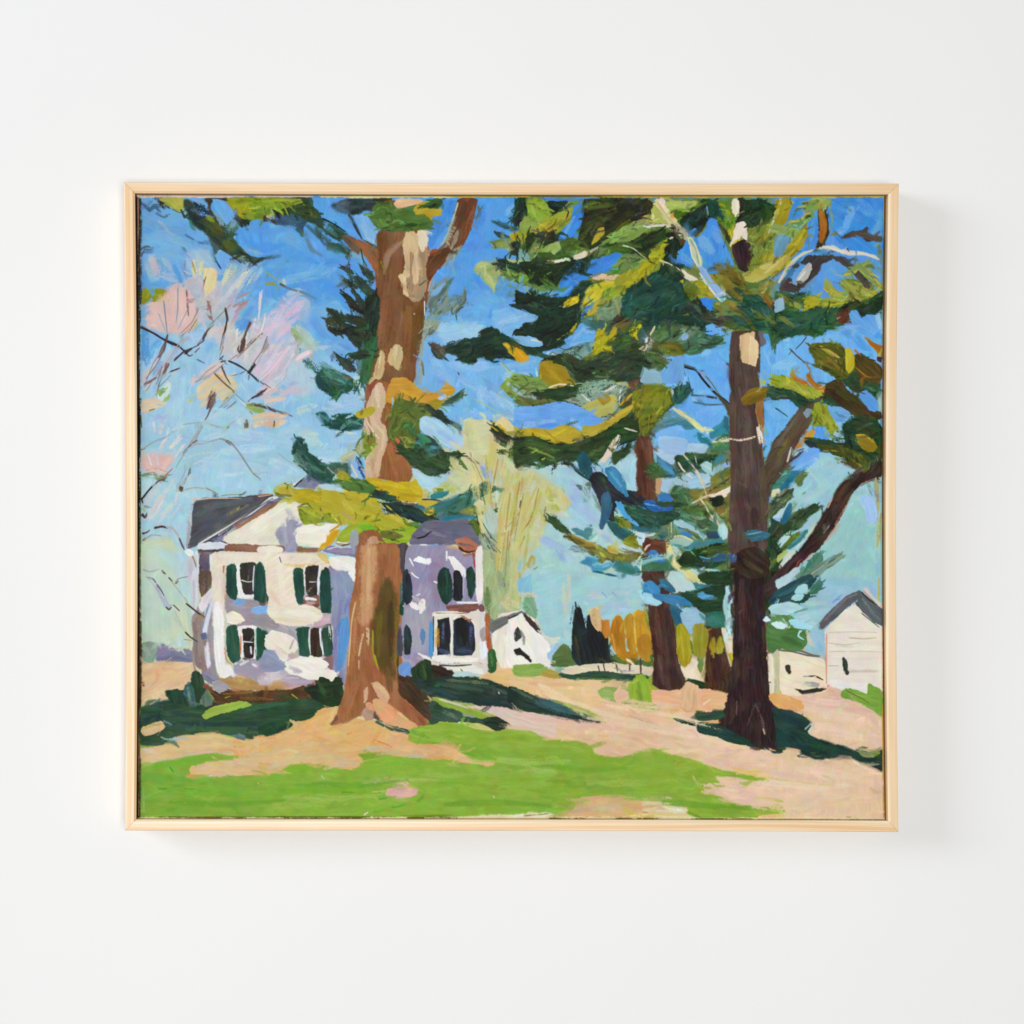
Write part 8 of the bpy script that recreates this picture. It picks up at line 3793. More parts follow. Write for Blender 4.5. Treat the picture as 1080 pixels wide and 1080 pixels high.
W a4bcac 3 94 78 100 90
S 8898b0 .8 24 54 24 66 23 74
S 8ca8c8 .7 30 66 24 78
S 7c8c9c .8 16 62 18 80
S 90a8c0 .7 13 69 17 79
D 84605c 1 29 56 30 70
S 7a6460 .6 40 48 38 56
D 8a5a54 1 41 62 43 72 40 68
S 8f6c64 .6 42 62 44 74
S 9c8478 .7 36 66 32 74 26 80
S 94807c .6 35 72 30 80
S 5a4440 1.2 42 77 38 83
S 8a7c7c .6 42 76 50 68 54 64
S 8c8488 .6 38 83 34 88
S 3f302c .9 51 66 52 73 50 81
S 6a6260 .6 50 80 48 90
S 5f483c 1.2 65 74 62 82 60 88
S 6f5c50 .7 70 82 64 88 60 92
S 8c7c74 .6 58 94 66 86 72 80
S 7a6a68 .6 75 82 72 90 68 96 64 102
S 3a302c 1 53 96 58 98 64 102
S 2f2c2c .8 64 102 70 108
S 2a2a2c 1.2 68 98 66 101 64 103
S 362c2a 1.2 3 77 10 80 18 85 25 88 29 92
S 3a2c28 1.2 32 89 28 92
S 4a4448 .8 22 96 27 91 31 89 36 87
S 5a5058 .7 34 88 39 84
S 5c4440 1.2 18 82 16 90 13 94
S 84706c .7 16 90 12 98 6 106
S 7a5c54 .9 19 98 16 104
S 4a3c38 .8 20 102 25 100
S a8a0a8 .6 26 84 18 96 10 106
S b0a8b0 .6 30 82 22 92 14 104
S d4c4bc .7 52 100 44 104 36 108
S 9a8478 .7 50 98 42 104 34 108
W d8c4b8 2 48 98 38 106
S 6a6468 .6 48 94 52 98
T 143 383 1.85185
W a4cce2 6 30 30 60 40 90 44
W a8cce0 6 40 56 70 60 84 66
W acd0e2 6 24 22 24 40
W a8cee4 6 60 28 66 34
W b4d4e2 5 50 50 78 48
W a0cadf 5 70 70 96 64
S 8a7470 .7 15 2 12 12
S 7a6460 .7 18 0 14 10 12 18
S 7a5c54 .9 5 12 12 8
S 8a8480 .6 10 10 6 16
P c4dcd8 13 18 19 11 20 15 17 20 14 22
P 84a468 13 16 16 14 17 15 14 19
P 94b46c 16 21 19 18 19 20 16 22
Q d8c4a8 4 20 8 20 14 21 18 23 12 26 4 27
S 7a9440 .8 8 27 11 26
B d8c49c 38 14 46 6 54 8 58 14 52 20 46 20 40 24 36 20
W d4bc94 1.6 38 16 48 9
W d8c49c 1.6 40 20 54 12
S a8c8dc .7 36 18 46 11 56 8
S a4c4d8 .7 38 22 48 16 58 11
S a8c8dc .7 46 21 54 16 60 13
S 9cb8cc .6 36 12 44 6 50 3
S 6f5c3c 1 45 6 50 11 56 16
S 5a4840 .8 49 2 51 7 54 12
D 5a4a44 2 45 17 41 25
Q 7a6860 43 16 46 17 45 22 43 25 41 25 42 20
S 4a3c38 .6 41 26 43 19 46 18
S 6a5c5c .8 43 24 41 30 39 33
S 9c9c9c .8 38 34 35 40 31 46 27 52
D b0a4a0 .6 36 38 30 46 24 54
S 6a6060 .7 33 45 30 48
S 8f9c9c .7 56 18 50 24 46 27
S 7c8480 .7 57 22 52 26
W a8bcbc 1.6 40 34 46 36 52 36
S a0b0b4 .8 40 34 46 36 52 37 56 33 60 30
S 9cb0b4 .8 27 35 34 34 40 34
S 5a4c4c 1 52 37 53 36
S a0a8a8 .8 32 46 38 46 44 44 48 43
S 8c9090 1 48 43 54 45 59 51 63 57 67 63 71 66
S 7a706c .7 52 44 55 46
S b4b4b4 .6 66 62 70 63 74 62
S 94a4a8 .8 4 49 10 45 16 43 21 39
W b4c0c4 1.4 22 39 28 37
W dcd2cc 1.8 14 40 16 33
W dcd4d0 1.6 18 41 19 37
W d4d4d4 1 11 39 10 34
D d8ccc8 1 14 50 18 44
D dcd0c8 1.2 20 48 26 40
D d8d0c8 1.2 22 54 28 46
S 4a3434 1 66 20 70 18 74 15
S 8c6c5c .7 64 22 66 20
P 8ca460 63 24 66 23 70 24 69 26 65 26
S 5a4448 1.4 68 24 74 25 79 27
S 7a6868 .9 78 26 84 29 89 30
S a09494 .6 84 28 88 30
Q d8c0a4 66 30 74 28 83 29 82 32 70 32
Q d8bca0 66 34 74 33 82 33 80 36 72 36
S a8c4c8 .8 64 33 74 32 86 32
D 6f604c 1.6 63 33 64 37
S 6a5840 .8 79 33 79 36
W c4d0cc 2 58 36 62 38 72 40
W b4d4dc 3 58 32 60 40
W d8bcb8 3 72 20 80 14
W d8c4b4 3 74 20 84 20
W b8c4d8 3 84 10 92 14
W c4b4cc 2 82 16 94 17
B a8cce0 4 50 20 50 22 54 20 62 10 66 4 64
B dcb8ae 4 52 10 51 20 52 22 54 18 60 16 63 8 62 4 60
D e0bcae 1.6 6 60 10 52
D dcb0a4 1.4 10 62 16 54
D e0c0b4 1.4 14 62 20 54
S d8b4a8 .8 16 62 22 54
S d4dce0 .9 9 58 7 52
S c8d4e0 .7 13 58 12 53
S c89484 .7 6 61 12 60 18 62
S b07060 .7 17 64 21 60
D 6f8458 1.6 4 64 10 63 16 65
W b4d4dc 2 5 66 13 68
S 3a2a28 1 4 77 7 73 10 70 13 67
S 6a4c44 .8 13 67 17 66
W c8ccd0 2 10 82 22 66
W ccc8cc 1.6 8 86 18 72
W ccd0d0 1.6 12 92 22 80
D d8ccc8 1 8 90 16 78
D d8ccc8 1 20 88 26 80
W b8d4e0 3 22 70 30 76
S a0b0b4 1 28 58 28 62 26 66 24 72
S b0bcbc .8 30 56 31 61 29 65
S 6a5850 .7 31 60 30 64
P 5a483c 25 71 27 71 26 73 25 72
S 9cacb0 .6 24 68 23 73 25 73
S b0aaa8 .8 28 72 33 71 38 71
S a09890 .7 40 71 44 73 47 75
S 4a2c24 1.2 4 86 5 88
S 4a3830 1 4 97 8 95
S 4a3424 1.1 11 94 15 93 18 94
S b0a8a8 .8 18 93 21 94 23 97 25 101
S 6a5450 .8 25 100 27 105
S 9ca09c .6 4 102 8 98 14 98
B c8d4b0 4 101 12 100 20 100 24 104 26 108 4 108
W b0d0dc 3 22 98 24 106
P 4c4e56 34 80 38 78 56 77 72 76 76 77 70 82 58 90 46 97 36 103 31 104 32 94
W 5a5e68 4 40 82 66 78
W 54586a 3 38 92 56 86
W 6a6c5c 2 52 86 64 81
D 7c7848 1.2 54 86 60 82
S 8c8c38 .8 58 83 59 82
W 7c706c 1.4 36 102 48 95 60 88 68 82
S c8b8a0 .6 33 78 44 77 60 77
S c09c80 .7 70 76 77 75
W a8a0a4 1.4 30 102 32 80
S e0e0e4 1 36 103 46 97 58 90 68 84 76 77 80 76
W 8880a0 1.2 44 101 54 96 62 90 70 85
S 5f5c6c .8 48 97 60 89 70 82 78 77
P 8f6248 50 100 58 94 66 88 76 81 84 78 80 82 72 87 62 92 54 98
W a8785c .8 58 94 72 85
P e4e0cc 50 100 56 96 66 90 76 84 84 78 88 80 92 84 93 88 88 92 84 94 82 97 80 104 70 104 56 103
W ece8d4 4 58 100 74 90
W f0ecdc 3 66 94 84 82
W d8d4c4 3 70 101 82 99
W e4dcd0 3 78 90 88 84
P 9a9ab0 80 95 83 93 86 94 86 90 90 89 92 91 90 94 88 96 89 100 92 104 84 107 82 102 80 98
W acacbc 2 84 92 86 102
W b8b4c0 2 86 84 91 90
P ece8d8 92 94 98 92 106 92 108 93 108 102 96 102 92 99
W f4f0e4 2 94 96 106 94
P d8dce4 35 104 42 102 49 103 51 105 44 106 36 106
P 8c6450 51 104 60 103 72 104 84 104 84 107 66 108 52 108
P ece4d4 70 105 80 104 84 106 82 108 70 108
T 320 203 1.85185
P 7a5234 43 22 60 20 66 22 70 30 71 44 71 56 69 70 67 84 64 98 62 108 38 108 40 92 42 78 42 60 41 48 42 34
W 6a4428 6 46 26 47 50
W 8c5c40 4 46 60 45 84
W 7a5436 6 52 48 53 76
W 8a6034 4 60 66 58 100
W 6a4820 4 65 66 62 96
W 54401f 2 68 66 65 92
W 8f5f44 4 46 90 50 104
W 946244 3 44 74 43 90
W 60401f 3 43 24 43 44
P 8c5a3c 24 25 29 27 31 27 36 30 42 32 43 48 41 46 38 40 34 33
W 9c6444 3 34 30 41 42
P 6a5846 22 25 27 27 32 33 31 35 26 31
W 4f4a34 1 34 27 42 32
W a08468 3 47 42 48 36 52 31 58 27
W 94745a 2 46 46 47 40
P a48868 60 36 64 26 70 30 71 42 70 54 67 61 62 62 60 56 58 48
P d0b48c 58 24 60 21 63 22 65 26 65 34 66 44 65 51 63 52 62 46 63 36 61 34 61 44 60 48 56 49 55 47 57 46 58 40 57 32
P dcc498 55 47 58 48 59 54 60 59 57 58 57 53 54 48
P e0d0b4 65 22 68 21 71 26 70 30 68 34 66 30
S a87c5c .8 61 34 61 46
W b89c80 2 66 38 68 50
S 3f6a3c .8 66 53 70 50
D b89878 1.2 60 60 64 61
S 7a9a8a .6 68 56 69 60
S e4e4dc .6 69 62 69 70
S c9a484 .8 74 46 71 56
S 8a8024 .8 44 39 46 44
S cfccc0 .7 63 69 63.4 69.4
P c8b084 48 96 49 91 52 87 55 87 57 91 56 96 54 101 51 99
D e0d0a8 1.4 53 88 52 96
P c8aa7c 40 104 42 96 44 90 46 92 46 100 44 106 41 106
D dcc8a0 1 44 91 43 100
P 6a4028 88 4 99 4 97 14 94 24 90 31 86 36 78 42 72 50 70 46 72 36 78 33 82 28 86 18
W 55382a 3 92 6 88 22
W 925a3a 2.4 97 8 92 26
D 948c78 2.4 88 22 84 32
D a49c88 2 86 20 80 32
W 9cb4a8 1.6 86 14 80 28 76 32
S b4c4a4 .8 88 6 85 16
P 5a3c24 72 36 80 32 84 33 78 40 73 44 70 42
W 8c5028 1.6 73 35 78 34
Q 8a9488 84 34 90 31 88 36 80 42
W 8fa0a0 2 74 50 72 58
P 4c6e34 40 10 44 6 54 7 62 6 66 12 60 16 44 16
P b0982c 63 10 66 6 74 6 79 10 78 13 74 14 71 17 66 15
W c4a82c 1.4 64 12 72 8
P 36502a 68 8 76 4 79 5 77 9
P 4a6a30 37 13 44 15 54 15 60 13 70 14 74 18 70 21 58 22 48 22 42 20
W 5f7c3c 2 40 15 48 19
W 36502c 2 52 20 70 18
P e0b48c 52 6 66 4 68 5 60 8 54 9
S 2f3a2c 1.4 22 42 26 44 28 46
P 33433a 32 42 35 43 40 48 40 50 37 49
P 36443a 23 50 26 50 31 54 30 55
P 33433a 29 48 32 48 38 54 42 60 40 62 34 56
P 33443a 28 56 31 58 36 64 36 67 32 63
P 242e24 23 58 25 58 32 65 38 70 35 70 27 65
P 28362a 36 60 40 58 43 60 43 72 40 84 36 90 34 80 35 68
P 2c382c 13 66 16 67 22 70 28 72 35 76 38 82 34 84 32 89 28 86 24 81 18 81 14 78 16 75 20 76 18 72
W 4a5448 1.4 16 76 24 78
D 8fb0c0 .9 14 76 20 76
S 5a98d4 .8 24 74 30 76
P 33603c 36 86 41 82 42 86 40 96 37 108 32 108 34 96
W 3f7434 2 40 90 37 104
P 36403a 18 92 22 94 27 96 29 100 26 102 22 99
W 5f96d0 2 20 86 28 90
P 2f3a2c 26 93 30 91 36 90 37 94 30 95
D 5a7064 2 84 50 78 58 72 64
D 6a8478 2 92 58 88 64 78 68
D 5f786c 1.4 92 56 91 64 84 70
D 7c9488 2 82 60 74 72 70 80
D 6a7c6c 3 76 62 72 74
S 4a6054 .8 84 50 79 58
S 4a6054 .7 92 56 92 62 86 68
W 9aa894 2 74 70 71 82
W 80b0e0 3 74 58 80 52
P 23362c 80 90 86 86 94 84 101 82 101 79 108 77 108 96 100 92 98 97 92 97 88 91 82 90
D 2a3a2c 2.4 90 86 96 84
P 4a4a40 71 86 75 87 80 90 80 94 76 92
S 24362c .9 73 90 76 94 79 95
W 90c0e8 3 72 94 80 100
W 8cbcea 4 84 98 100 100
D 8f9488 2 66 96 66 84
D a0a8a0 1.6 67 104 67 92
T 340 403 1.85185
P 935e3a 26 0 36 0 40 6 40 12 36 22 38 30 42 32 46 42 51 50 49 57 40 56 32 55 25 54 26 44 29 36 29 30 25 23 24 16
W a4683e 4 38 36 42 52
W 9c5f38 4 46 44 46 54
W 7a4c30 2.4 26 2 30 8
P cdb090 25 14 28 6 31 1 34 1 36 6 36 12 34 17 33 22 36 26 37 32 35 40 33 46 32 54 25 54 25 44 29 38 30 32 26 26 24 20
W e4ccb0 2 31 2 32 14
W e0c8a8 1.6 30 24 35 30 34 38
W b89070 2 28 44 30 54
W d8b898 1.6 33 38 30 52
W a8785c 1.4 26 20 28 30
S e8d8c0 .8 25 22 29 28 32 32
P b4a032 19 18 22 16 28 14 30 15 29 18 25 20 20 21
P 6f8430 24 32 28 30 30 32 30 36 27 40 24 41
W a05f38 2 25 32 28 34
P c8963a 36 8 38 2 40 -2 48 -2 54 3 60 8 66 6 70 3 75 3 75 6 71 8 66 9 62 12 55 12 48 10 42 8 40 12 36 11
W d8a834 1.6 44 4 56 10
W b4802c 1.6 40 10 44 5
W dcb03c 1.2 68 5 74 4
P b0cce8 66 9 70 7 70 9 67 10
P a08c2c 60 12 64 10 68 11 67 14 63 15
P 3f5a50 68 13 74 9 78 6 80 7 77 10 71 13
S 9cbccc .9 40 9 40 17
P 5f6a30 40 14 43 9 50 12 58 12 58 18 54 22 56 30 50 34 44 32 40 34 37 30 38 24
W 4f6830 3 44 14 52 16
W 3f6434 4 46 24 52 30
W 6f7434 3 42 18 50 20
W 35603c 3 50 24 53 30
P 2a3a2c 59 13 61 13 66 18 71 21 75 24 73 24 66 21 61 17
W 5f7a70 2 73 22 77 26
P a8cce4 56 21 60 20 66 22 72 28 77 32 80 36 76 38 70 36 62 31 57 28
W b8d8e4 2 57 22 64 26
W 90bce8 3 66 28 76 35
P 33482c 41 34 44 33 48 36 52 38 58 38 64 40 72 40 78 40 80 42 76 44 72 47 72 51 66 50 60 49 54 46 48 44 44 40
D 5f7a34 2 44 34 52 37
W 3c6c5c 2.4 56 34 64 42
W 4a7c74 2 60 42 66 40
D 24342c 1.6 70 42 79 42
P 44805c 54 30 58 30 62 34 58 35
W 7c8c44 2 46 32 52 34
D 4f6c38 1.2 74 46 80 50
D 4f6c38 1.2 78 44 82 49
P c46c44 41 32 43 32 44 34 43 35
P a8d0e0 51 50 54 50 60 54 68 54 72 52 68 57 62 60 56 58
W c4dce0 2 52 51 58 56
P bfa622 25 55 32 55 40 57 50 57 54 58 57 62 56 66 48 67 40 66 34 62 28 60
W d0bc2c 2 28 57 50 60
W a88c20 1.6 44 64 56 65
P b4a832 0 62 6 62 12 63 18 62 24 62 30 66 33 70 32 75 38 75 44 78 50 82 48 84 40 85 34 84 30 82 24 82 18 78 10 76 4 74 0 74
W c4bc48 3 12 68 18 74
W b8b040 3 22 66 30 72
W a4b034 4 30 78 42 82
W c8c05c 2 36 74 46 80
W b09c60 2 10 74 20 80
W c4b02c 3 22 64 30 68
W a0a82c 3 20 78 28 82
P 2a4236 27 62 32 62 38 64 42 66 40 68 34 67 29 65
P 22382f 34 69 40 69 48 70 54 72 60 76 64 78 60 80 52 79 44 76 38 74
W 1f3c50 2 44 74 56 78
W 3f6c78 1.6 54 70 58 72
S c8b43c .8 36 70 42 75 48 81
P 4f7438 30 60 24 56 16 55 8 56 12 60 22 63 28 63
P 9a9c30 8 54 12 51 15 54 14 56
P 96ac2e 8 90 14 84 22 81 28 82 31 84 26 88 18 90 12 91
W a8bc38 2 12 88 22 84
P 74b02c 20 82 27 81 31 84 27 86
P 8fac2c 32 85 40 84 50 82 56 85 54 90 46 91 38 92 36 90
P 6f7030 33 85 40 85 46 88 40 90 34 88
P 3c6c5c 64 70 72 68 80 64 88 60 95 57 96 59 90 63 98 60 100 61 90 66 84 70 76 74 66 76
W 2f7484 2 66 72 78 65
W 4f5c38 2 88 62 98 61
W 2c6c84 2 68 78 80 76 88 77
P 2c7c84 62 64 66 63 72 63 68 66 62 66
P 6a687c 52 86 58 80 62 78 70 80 82 78 86 84 90 92 86 94 76 92 62 92 50 92
W 5f6478 3 68 82 82 84
W 847e90 2 58 84 70 88
S 1f1f1f 1 54 89 58 88 62 85
P b47458 76 90 82 88 86 91 90 95 86 97 78 94
D 6a5a58 1.6 78 92 86 94
S 3a2c20 .9 78 94 82 97 87 96
W d4d4a0 6 84 22 90 36
W ccc894 5 82 44 96 44
W c8c088 3 96 30 100 60
W d0cc98 4 74 44 82 56
W b8b464 2 100 70 106 50
S b8a468 .8 84 40 92 58
S b09858 .8 100 44 97 60
S c4a870 .8 104 60 100 80
W c0b070 2 104 70 100 92
S d8d09c .8 98 48 96 62
P 2f3c28 96 26 98 24 102 28 108 32 108 36 102 34 98 30
S b8a020 1.2 96 25 100 28
P b4c8bc 92 70 96 70 99 76 100 82 97 86 93 80
W 98a890 3 94 86 100 96
W a8b4a0 3 92 96 98 106
S 5f7058 .8 90 78 96 88 100 92
P 945e3a 21 87 28 84 32 86 36 92 42 92 44 100 45 110 20 110
P bc9478 26 90 31 88 32 96 31 108 25 108
W c8a084 1.4 28 90 28 104
W a4683e 3 38 94 40 106
P 4c444a 43 93 48 92 49 98 46 108 45 108
P 98a0a8 16 86 20 84 20 92 16 94
T 520 203 1.85185
W 7cb4e4 4 14 58 18 66 16 76
W 7ab2e2 4 12 70 22 72 26 70
P 23362a 14 4 19 4 18 12 13 19 12 14
W 2c4a48 2 2 17 8 20 14 21
P 8ca83c 19 5 30 5 32 14 26 16 22 14
W a0b850 2 22 6 24 14
W 9caa38 3 30 18 44 10
P 2f3420 52 10 60 6 70 4 88 4 91 8 84 14 74 20 66 26 56 30 48 30 50 20
W 5a6a2c 3 52 8 66 7 70 10
W 4a5426 4 54 22 64 14
W 6a7034 2 50 26 58 18
W 22281f 4 74 8 88 10
D 5a5a20 2 70 22 78 16
S b89024 1 60 21 62 20
P b4a030 56 30 59 22 63 20 63 24 60 27
P 3f87dc 46 9 50 7 51 14 49 20 45 25 40 27 37 26 40 21 44 16
W 6fa8e0 1.6 40 25 46 14
P 4a6428 38 28 44 26 50 28 46 33 41 33
P 36501f 27 35 32 34 36 37 34 38 28 38
P 2c3a24 20 24 23 23 22 30 18 33 18 29
P 2c3222 27 26 33 23 35 24 35 28 29 30
W 8ca850 3 36 31 28 33
P 7c9a4c 71 22 78 18 84 17 86 22 80 27 72 28 65 28
W 94b060 2 72 23 84 19
P 2b3a20 77 30 84 26 92 22 98 21 97 26 90 32 88 37 82 35
W 4f6a28 3 64 34 74 30 84 31
S c4ccb0 .7 74 30 80 32 85 36 88 38
P a4a028 72 48 80 44 88 38 94 32 99 26 98 32 94 40 86 48 78 53 72 52
W b8b42c 1.6 80 48 92 36
W 8c9430 3 70 52 82 46
P 46852d 68 44 72 44 71 46 68 46
P 24382c 13 56 18 58 22 56 32 60 40 60 36 64 26 70 16 66 13 64
P 203328 12 79 16 74 24 74 28 68 40 66 48 64 50 70 44 78 36 84 28 90 18 86 13 82
W 26402e 4 22 64 44 74
W 23382c 4 8 84 24 92
D 22342a 2 20 57 24 60
D 22342a 2 13 65 20 68
P 7cb4e4 0 68 10 66 20 69 24 72 18 74 14 78 10 82 4 78 0 76
W 9cc8e8 3 4 74 18 70
P 7fb4dc 13 82 20 82 26 84 28 87 22 88 15 86
S d0dccc 1 22 84 28 85
P 274a40 76 56 84 50 92 46 100 50 108 52 108 66 98 66 88 72 80 74 74 70
W 1f3a30 4 84 58 98 52 106 58
W 2f5a4c 3 76 66 88 70
W 1c3438 3 88 70 104 72
W 3f5a34 3 96 74 106 76
W 2c3a24 4 80 88 96 92
W 3a4c26 4 66 86 82 78
W 44602c 3 72 80 86 72
P 6f8c6a 60 66 68 62 73 62 72 68 66 72 61 72
W a09860 1.6 70 62 72 70
P 2f4030 46 98 60 94 74 90 84 92 90 98 84 106 70 108 54 106
W 44583a 3 50 96 66 92
W 3a4c2c 3 60 104 84 98
W 4a6440 2.4 86 92 94 100
S d8d0b4 1 92 77 89 82 87 90
P c8b49c 83 89 86 87 86 90
S e4dccc .8 88 85 86 92
P 6fa8dc 96 102 104 94 108 94 108 108 96 108
P 8fb4c4 86 100 94 102 96 108 84 108
W 88b8e0 3 4 100 24 96
S 9c9c60 .7 5 97 10 102
T 740 203 1.85185
P 2a2320 21 4 24 4 25 16 22 20 20 16
P e4dcc8 18 4 21 5 21 13 19 14 17 9
P e8dccc 20 18 25 17 26 27 24 26 22 25 19 28 17 30 18 25
S d0c040 .8 17 30 20 27 25 28
P 3a262a 18 30 24 27 28 30 30 35 28 38 26 45 22 44 18 36
W 2f2024 2.4 24 32 24 42
P 263c28 25 5 34 4 41 8 41 13 34 18 27 20 24 14
W 42582c 2 28 8 28 18
P 7c8c40 27 21 36 18 42 16 43 24 38 34 30 36 28 30
W 9c9830 4 34 26 42 20
P a09428 44 5 51 4 51 8 46 18 42 18
D dcd4b4 1.2 45 4 44 10 40 17
S d8d0b0 1 41 16 38 23
P 88a058 42 18 50 20 56 22 54 26 44 25 40 22
P 6a98b4 42 26 46 24 50 26 48 34 42 37 41 32
W 94b880 1 52 26 51 31 46 35
P a49a30 52 27 58 21 60 22 58 30 52 36 46 42 42 48 38 46 46 36
P b4a850 24 47 27 45 32 47 38 44 46 38 50 35 50 38 42 44 36 49 30 51 25 50
D c8c078 1.6 36 46 48 36
W 7c8834 5 28 42 34 36
W 8a8440 4 34 54 44 50
W 6f5c20 5 12 44 24 52
W 62591f 4 20 50 28 58
W 7a6824 4 14 54 24 62
W 96902c 3 4 50 12 58
P 8cb4dc -1 42 2 44 6 50 12 56 14 60 12 62 8 57 2 50
S d8dcd8 1 -1 46 4 54 10 61
S e0d8d4 1 10 58 13 57 13 61
P 2c5140 24 60 32 58 38 64 50 68 62 68 70 66 78 66 70 74 62 76 54 80 46 80 38 78 28 78 18 74 22 66
W 3c6034 4 40 70 52 68 60 72
W 5f6a2c 4 30 68 42 74
W 6a6024 3 16 66 24 70 30 78
W 4a5c2c 4 14 74 26 80
W 245048 4 28 62 36 70
W 7c7a34 2.4 44 70 52 76
W 34583c 4 54 72 74 66
D 2a4a30 2.4 38 78 52 82
D 2f5434 2 56 78 66 78
S 2c3a44 .7 56 80 62 74
D 3c5c34 1.6 42 82 40 89
W 8c4a24 1.4 36 60 40 66
W 8fa04c 2.4 48 60 58 67
P 8fb0c8 42 62 46 60 47 66 42 68
P 2f5032 50 60 56 57 60 60 57 63
P a4a42c 58 62 62 59 68 60 66 64 60 66
W b0ac30 1.6 66 64 80 63 86 60
D b8b04c 1.2 74 64 70 72
W 9ca038 3 66 62 76 61
P 8a9440 80 50 90 50 98 56 102 58 98 62 90 62 82 57
W a8a850 2.4 84 54 100 60
W a49c50 1.6 88 60 98 64
P 283c2a 84 63 94 62 103 56 104 62 98 68 90 70 86 66
W 3f4c26 3 84 66 92 62
P 5a3826 77 69 81 68 84 70 82 74 78 74
S c0a084 .6 77 72 79 71
P 66a4e0 84 69 88 67 91 72 94 70 99 70 100 78 94 82 88 78
W 84b8e4 3 76 78 90 76
W 5a9ce4 4 88 82 94 90
W 9cc8ec 3 100 70 103 80
P 3f3a38 56 40 60 36 66 36 74 36 74 38 68 41 66 46 62 50 58 54 54 54 58 46 60 41
P b8bab4 54 50 57 45 61 40 63 42 61 48 57 52
S e8e4dc 1 55 50 59 45
W 6a8ca8 2 64 50 58 55
P 463e3a 45 55 48 50 51 49 52 54 56 55 52 57
P 4a443e 74 37 79 37 84 41 88 44 93 50 96 54 93 54 88 48 82 42
S 5f6a78 .8 40 49 46 44 52 42
D 6a94c8 2 42 50 48 44
S d4d0bc 1.4 44 51 50 41 56 36 63 33
S dcd8c8 1.6 66 32 71 31 77 33 84 35 92 35 101 38
P 7fa058 82 46 87 42 92 40 97 41 94 43 89 43 85 47
S d0b43c .7 81 47 86 46 89 44
P 86984c 90 43 95 44 98 49 103 55 98 52 94 49
S c8b040 .7 96 46 102 53
P a06424 67 11 70 11 71 16 71 22 69 29 67 27 68 20
S 3a342a 1 70 10 72 18 71 26 68 31
S 3a342c 1.4 67 29 66 32
P 86994e 59 7 63 4 72 4 73 7 68 9 62 10
P 6f9458 50 17 55 17 60 13 64 11 62 15 56 19 51 19
S c8b840 .6 50 17 56 16 62 11
P 50473f 81 25 86 22 91 22 94 20 95 24 102 25 102 28 96 27 91 25
P 4f3d38 17 80 24 79 32 79 33 90 32 108 16 108 16 94
P d8b88c 22 82 27 80 30 80 30 92 28 100 24 100 22 92
P e4cca0 28 82 32 86 32 94 30 100 27 98
P e4dfcc 27 101 30 100 31 105 29 108 27 105
W 6a6870 1.6 33 80 36 86
P 585c1f 62 88 65 86 74 86 80 88 86 94 88 100 82 106 76 102 70 98 66 97
D a8983c 2 68 88 78 94
D c4b054 1 72 90 78 94
W 86702f 1.4 72 94 80 102
P bcae2c 82 90 84 89 87 94 87 99 84 103 82 98
P 50441f 88 92 94 94 100 98 103 104 100 108 90 106 88 100
W b07c2c 1.2 88 100 94 105 100 105
S b86c2c .8 87 90 91 93
P a87028 93 83 97 85 103 88 103 93 98 89
T 540 383 1.85185
P 9c8422 17 0 30 2 33 8 36 12 28 14 21 14 17 8
W b09428 3 20 2 28 10
P 7c9a4c 0 7 8 7 16 9 20 14 12 16 4 18 0 18
P 2a3f28 12 16 22 15 32 13 40 12 38 16 32 20 22 21 14 20
P 5a6434 2 21 10 18 18 21 24 22 14 24 5 24
S e8e0c4 1 21 14 27 12 35 13
Q 86a490 38 14 46 10 54 9 60 12 66 15 60 20 48 22 38 22
W 9cb4a4 3 44 16 58 14
W 6f9080 3 56 20 66 20
W 8ca894 3 46 24 66 28
S e4dcd4 .9 40 18 45 22
S e4dcd4 1 53 16 59 13
S e4dcd4 .9 62 15 61 21
P b0b060 41 24 48 21 55 18 60 20 57 28 50 31 44 28
P a0842a 49 20 54 18 56 21 52 24
W c0b468 1.6 57 20 58 27
D c4a030 1.4 61 24 68 18
P 6aa4e6 2 28 14 25 26 22 36 24 46 29 52 33 44 36 36 39 28 38 16 37 4 38
W 90bcec 4 6 36 24 33
W 4f8ee6 2.4 16 36 26 35
W 94c0ec 2.4 34 32 40 38
P b8a032 4 38 14 37 22 38 30 35 36 37 40 42 34 46 26 44 18 41 8 41
W d0bc34 1.6 8 38 20 42 30 38
S a88c20 .8 18 38 28 46
P b0a038 40 36 48 36 56 32 64 26 69 24 66 29 58 35 50 41 42 42
W c8a83c 1.4 56 32 68 25
P 33482a 2 44 12 42 24 46 34 46 46 42 56 36 64 32 72 32 72 42 64 44 56 48 46 52 36 52 26 56 14 56 6 54
W 4a6034 4 8 46 24 50
W 283a20 4 40 48 60 40
W 54683a 3 44 52 52 48
D 33482a 2 8 54 4 59
D 33482a 2 18 54 17 59
D 3a5030 2 24 54 24 59
D 6a8434 1.4 10 48 24 54
S a8a838 .8 17 55 19 54
S e8dccc .9 64 37 71 39
P e0d0bc 51 56 55 48 60 41 62 42 58 50 53 56
P 33462c 57 52 62 49 68 46 66 50 60 55 58 57
P 727822 70 18 78 14 88 14 91 20 88 28 80 34 77 40 73 38 72 30 69 24
W 8a8a28 4 74 20 86 18
W 5f6824 3 74 28 82 26
W b09c2c 2 69 22 74 25
D 5a641f 2 84 16 90 14
W 64702a 3 76 32 75 42
P 2f5c54 92 18 97 14 101 12 101 17 97 21 92 23
W 2c3a54 .8 100 8 102 16
W 6a9498 3 82 34 92 30 102 34
W 7fb4ec 4 84 40 94 37
P 9cc0e4 84 42 92 42 100 44 98 52 90 52 84 48
P 5c3a2c 71 43 78 42 81 48 80 58 82 70 82 78 75 78 71 68 72 56
W 7a5240 2.4 78 44 79 60
W 4a2c24 3 74 50 76 74
P c09c74 82 66 85 66 84 74 82 75
P 3f5c38 77 60 81 56 86 60 86 64 80 65
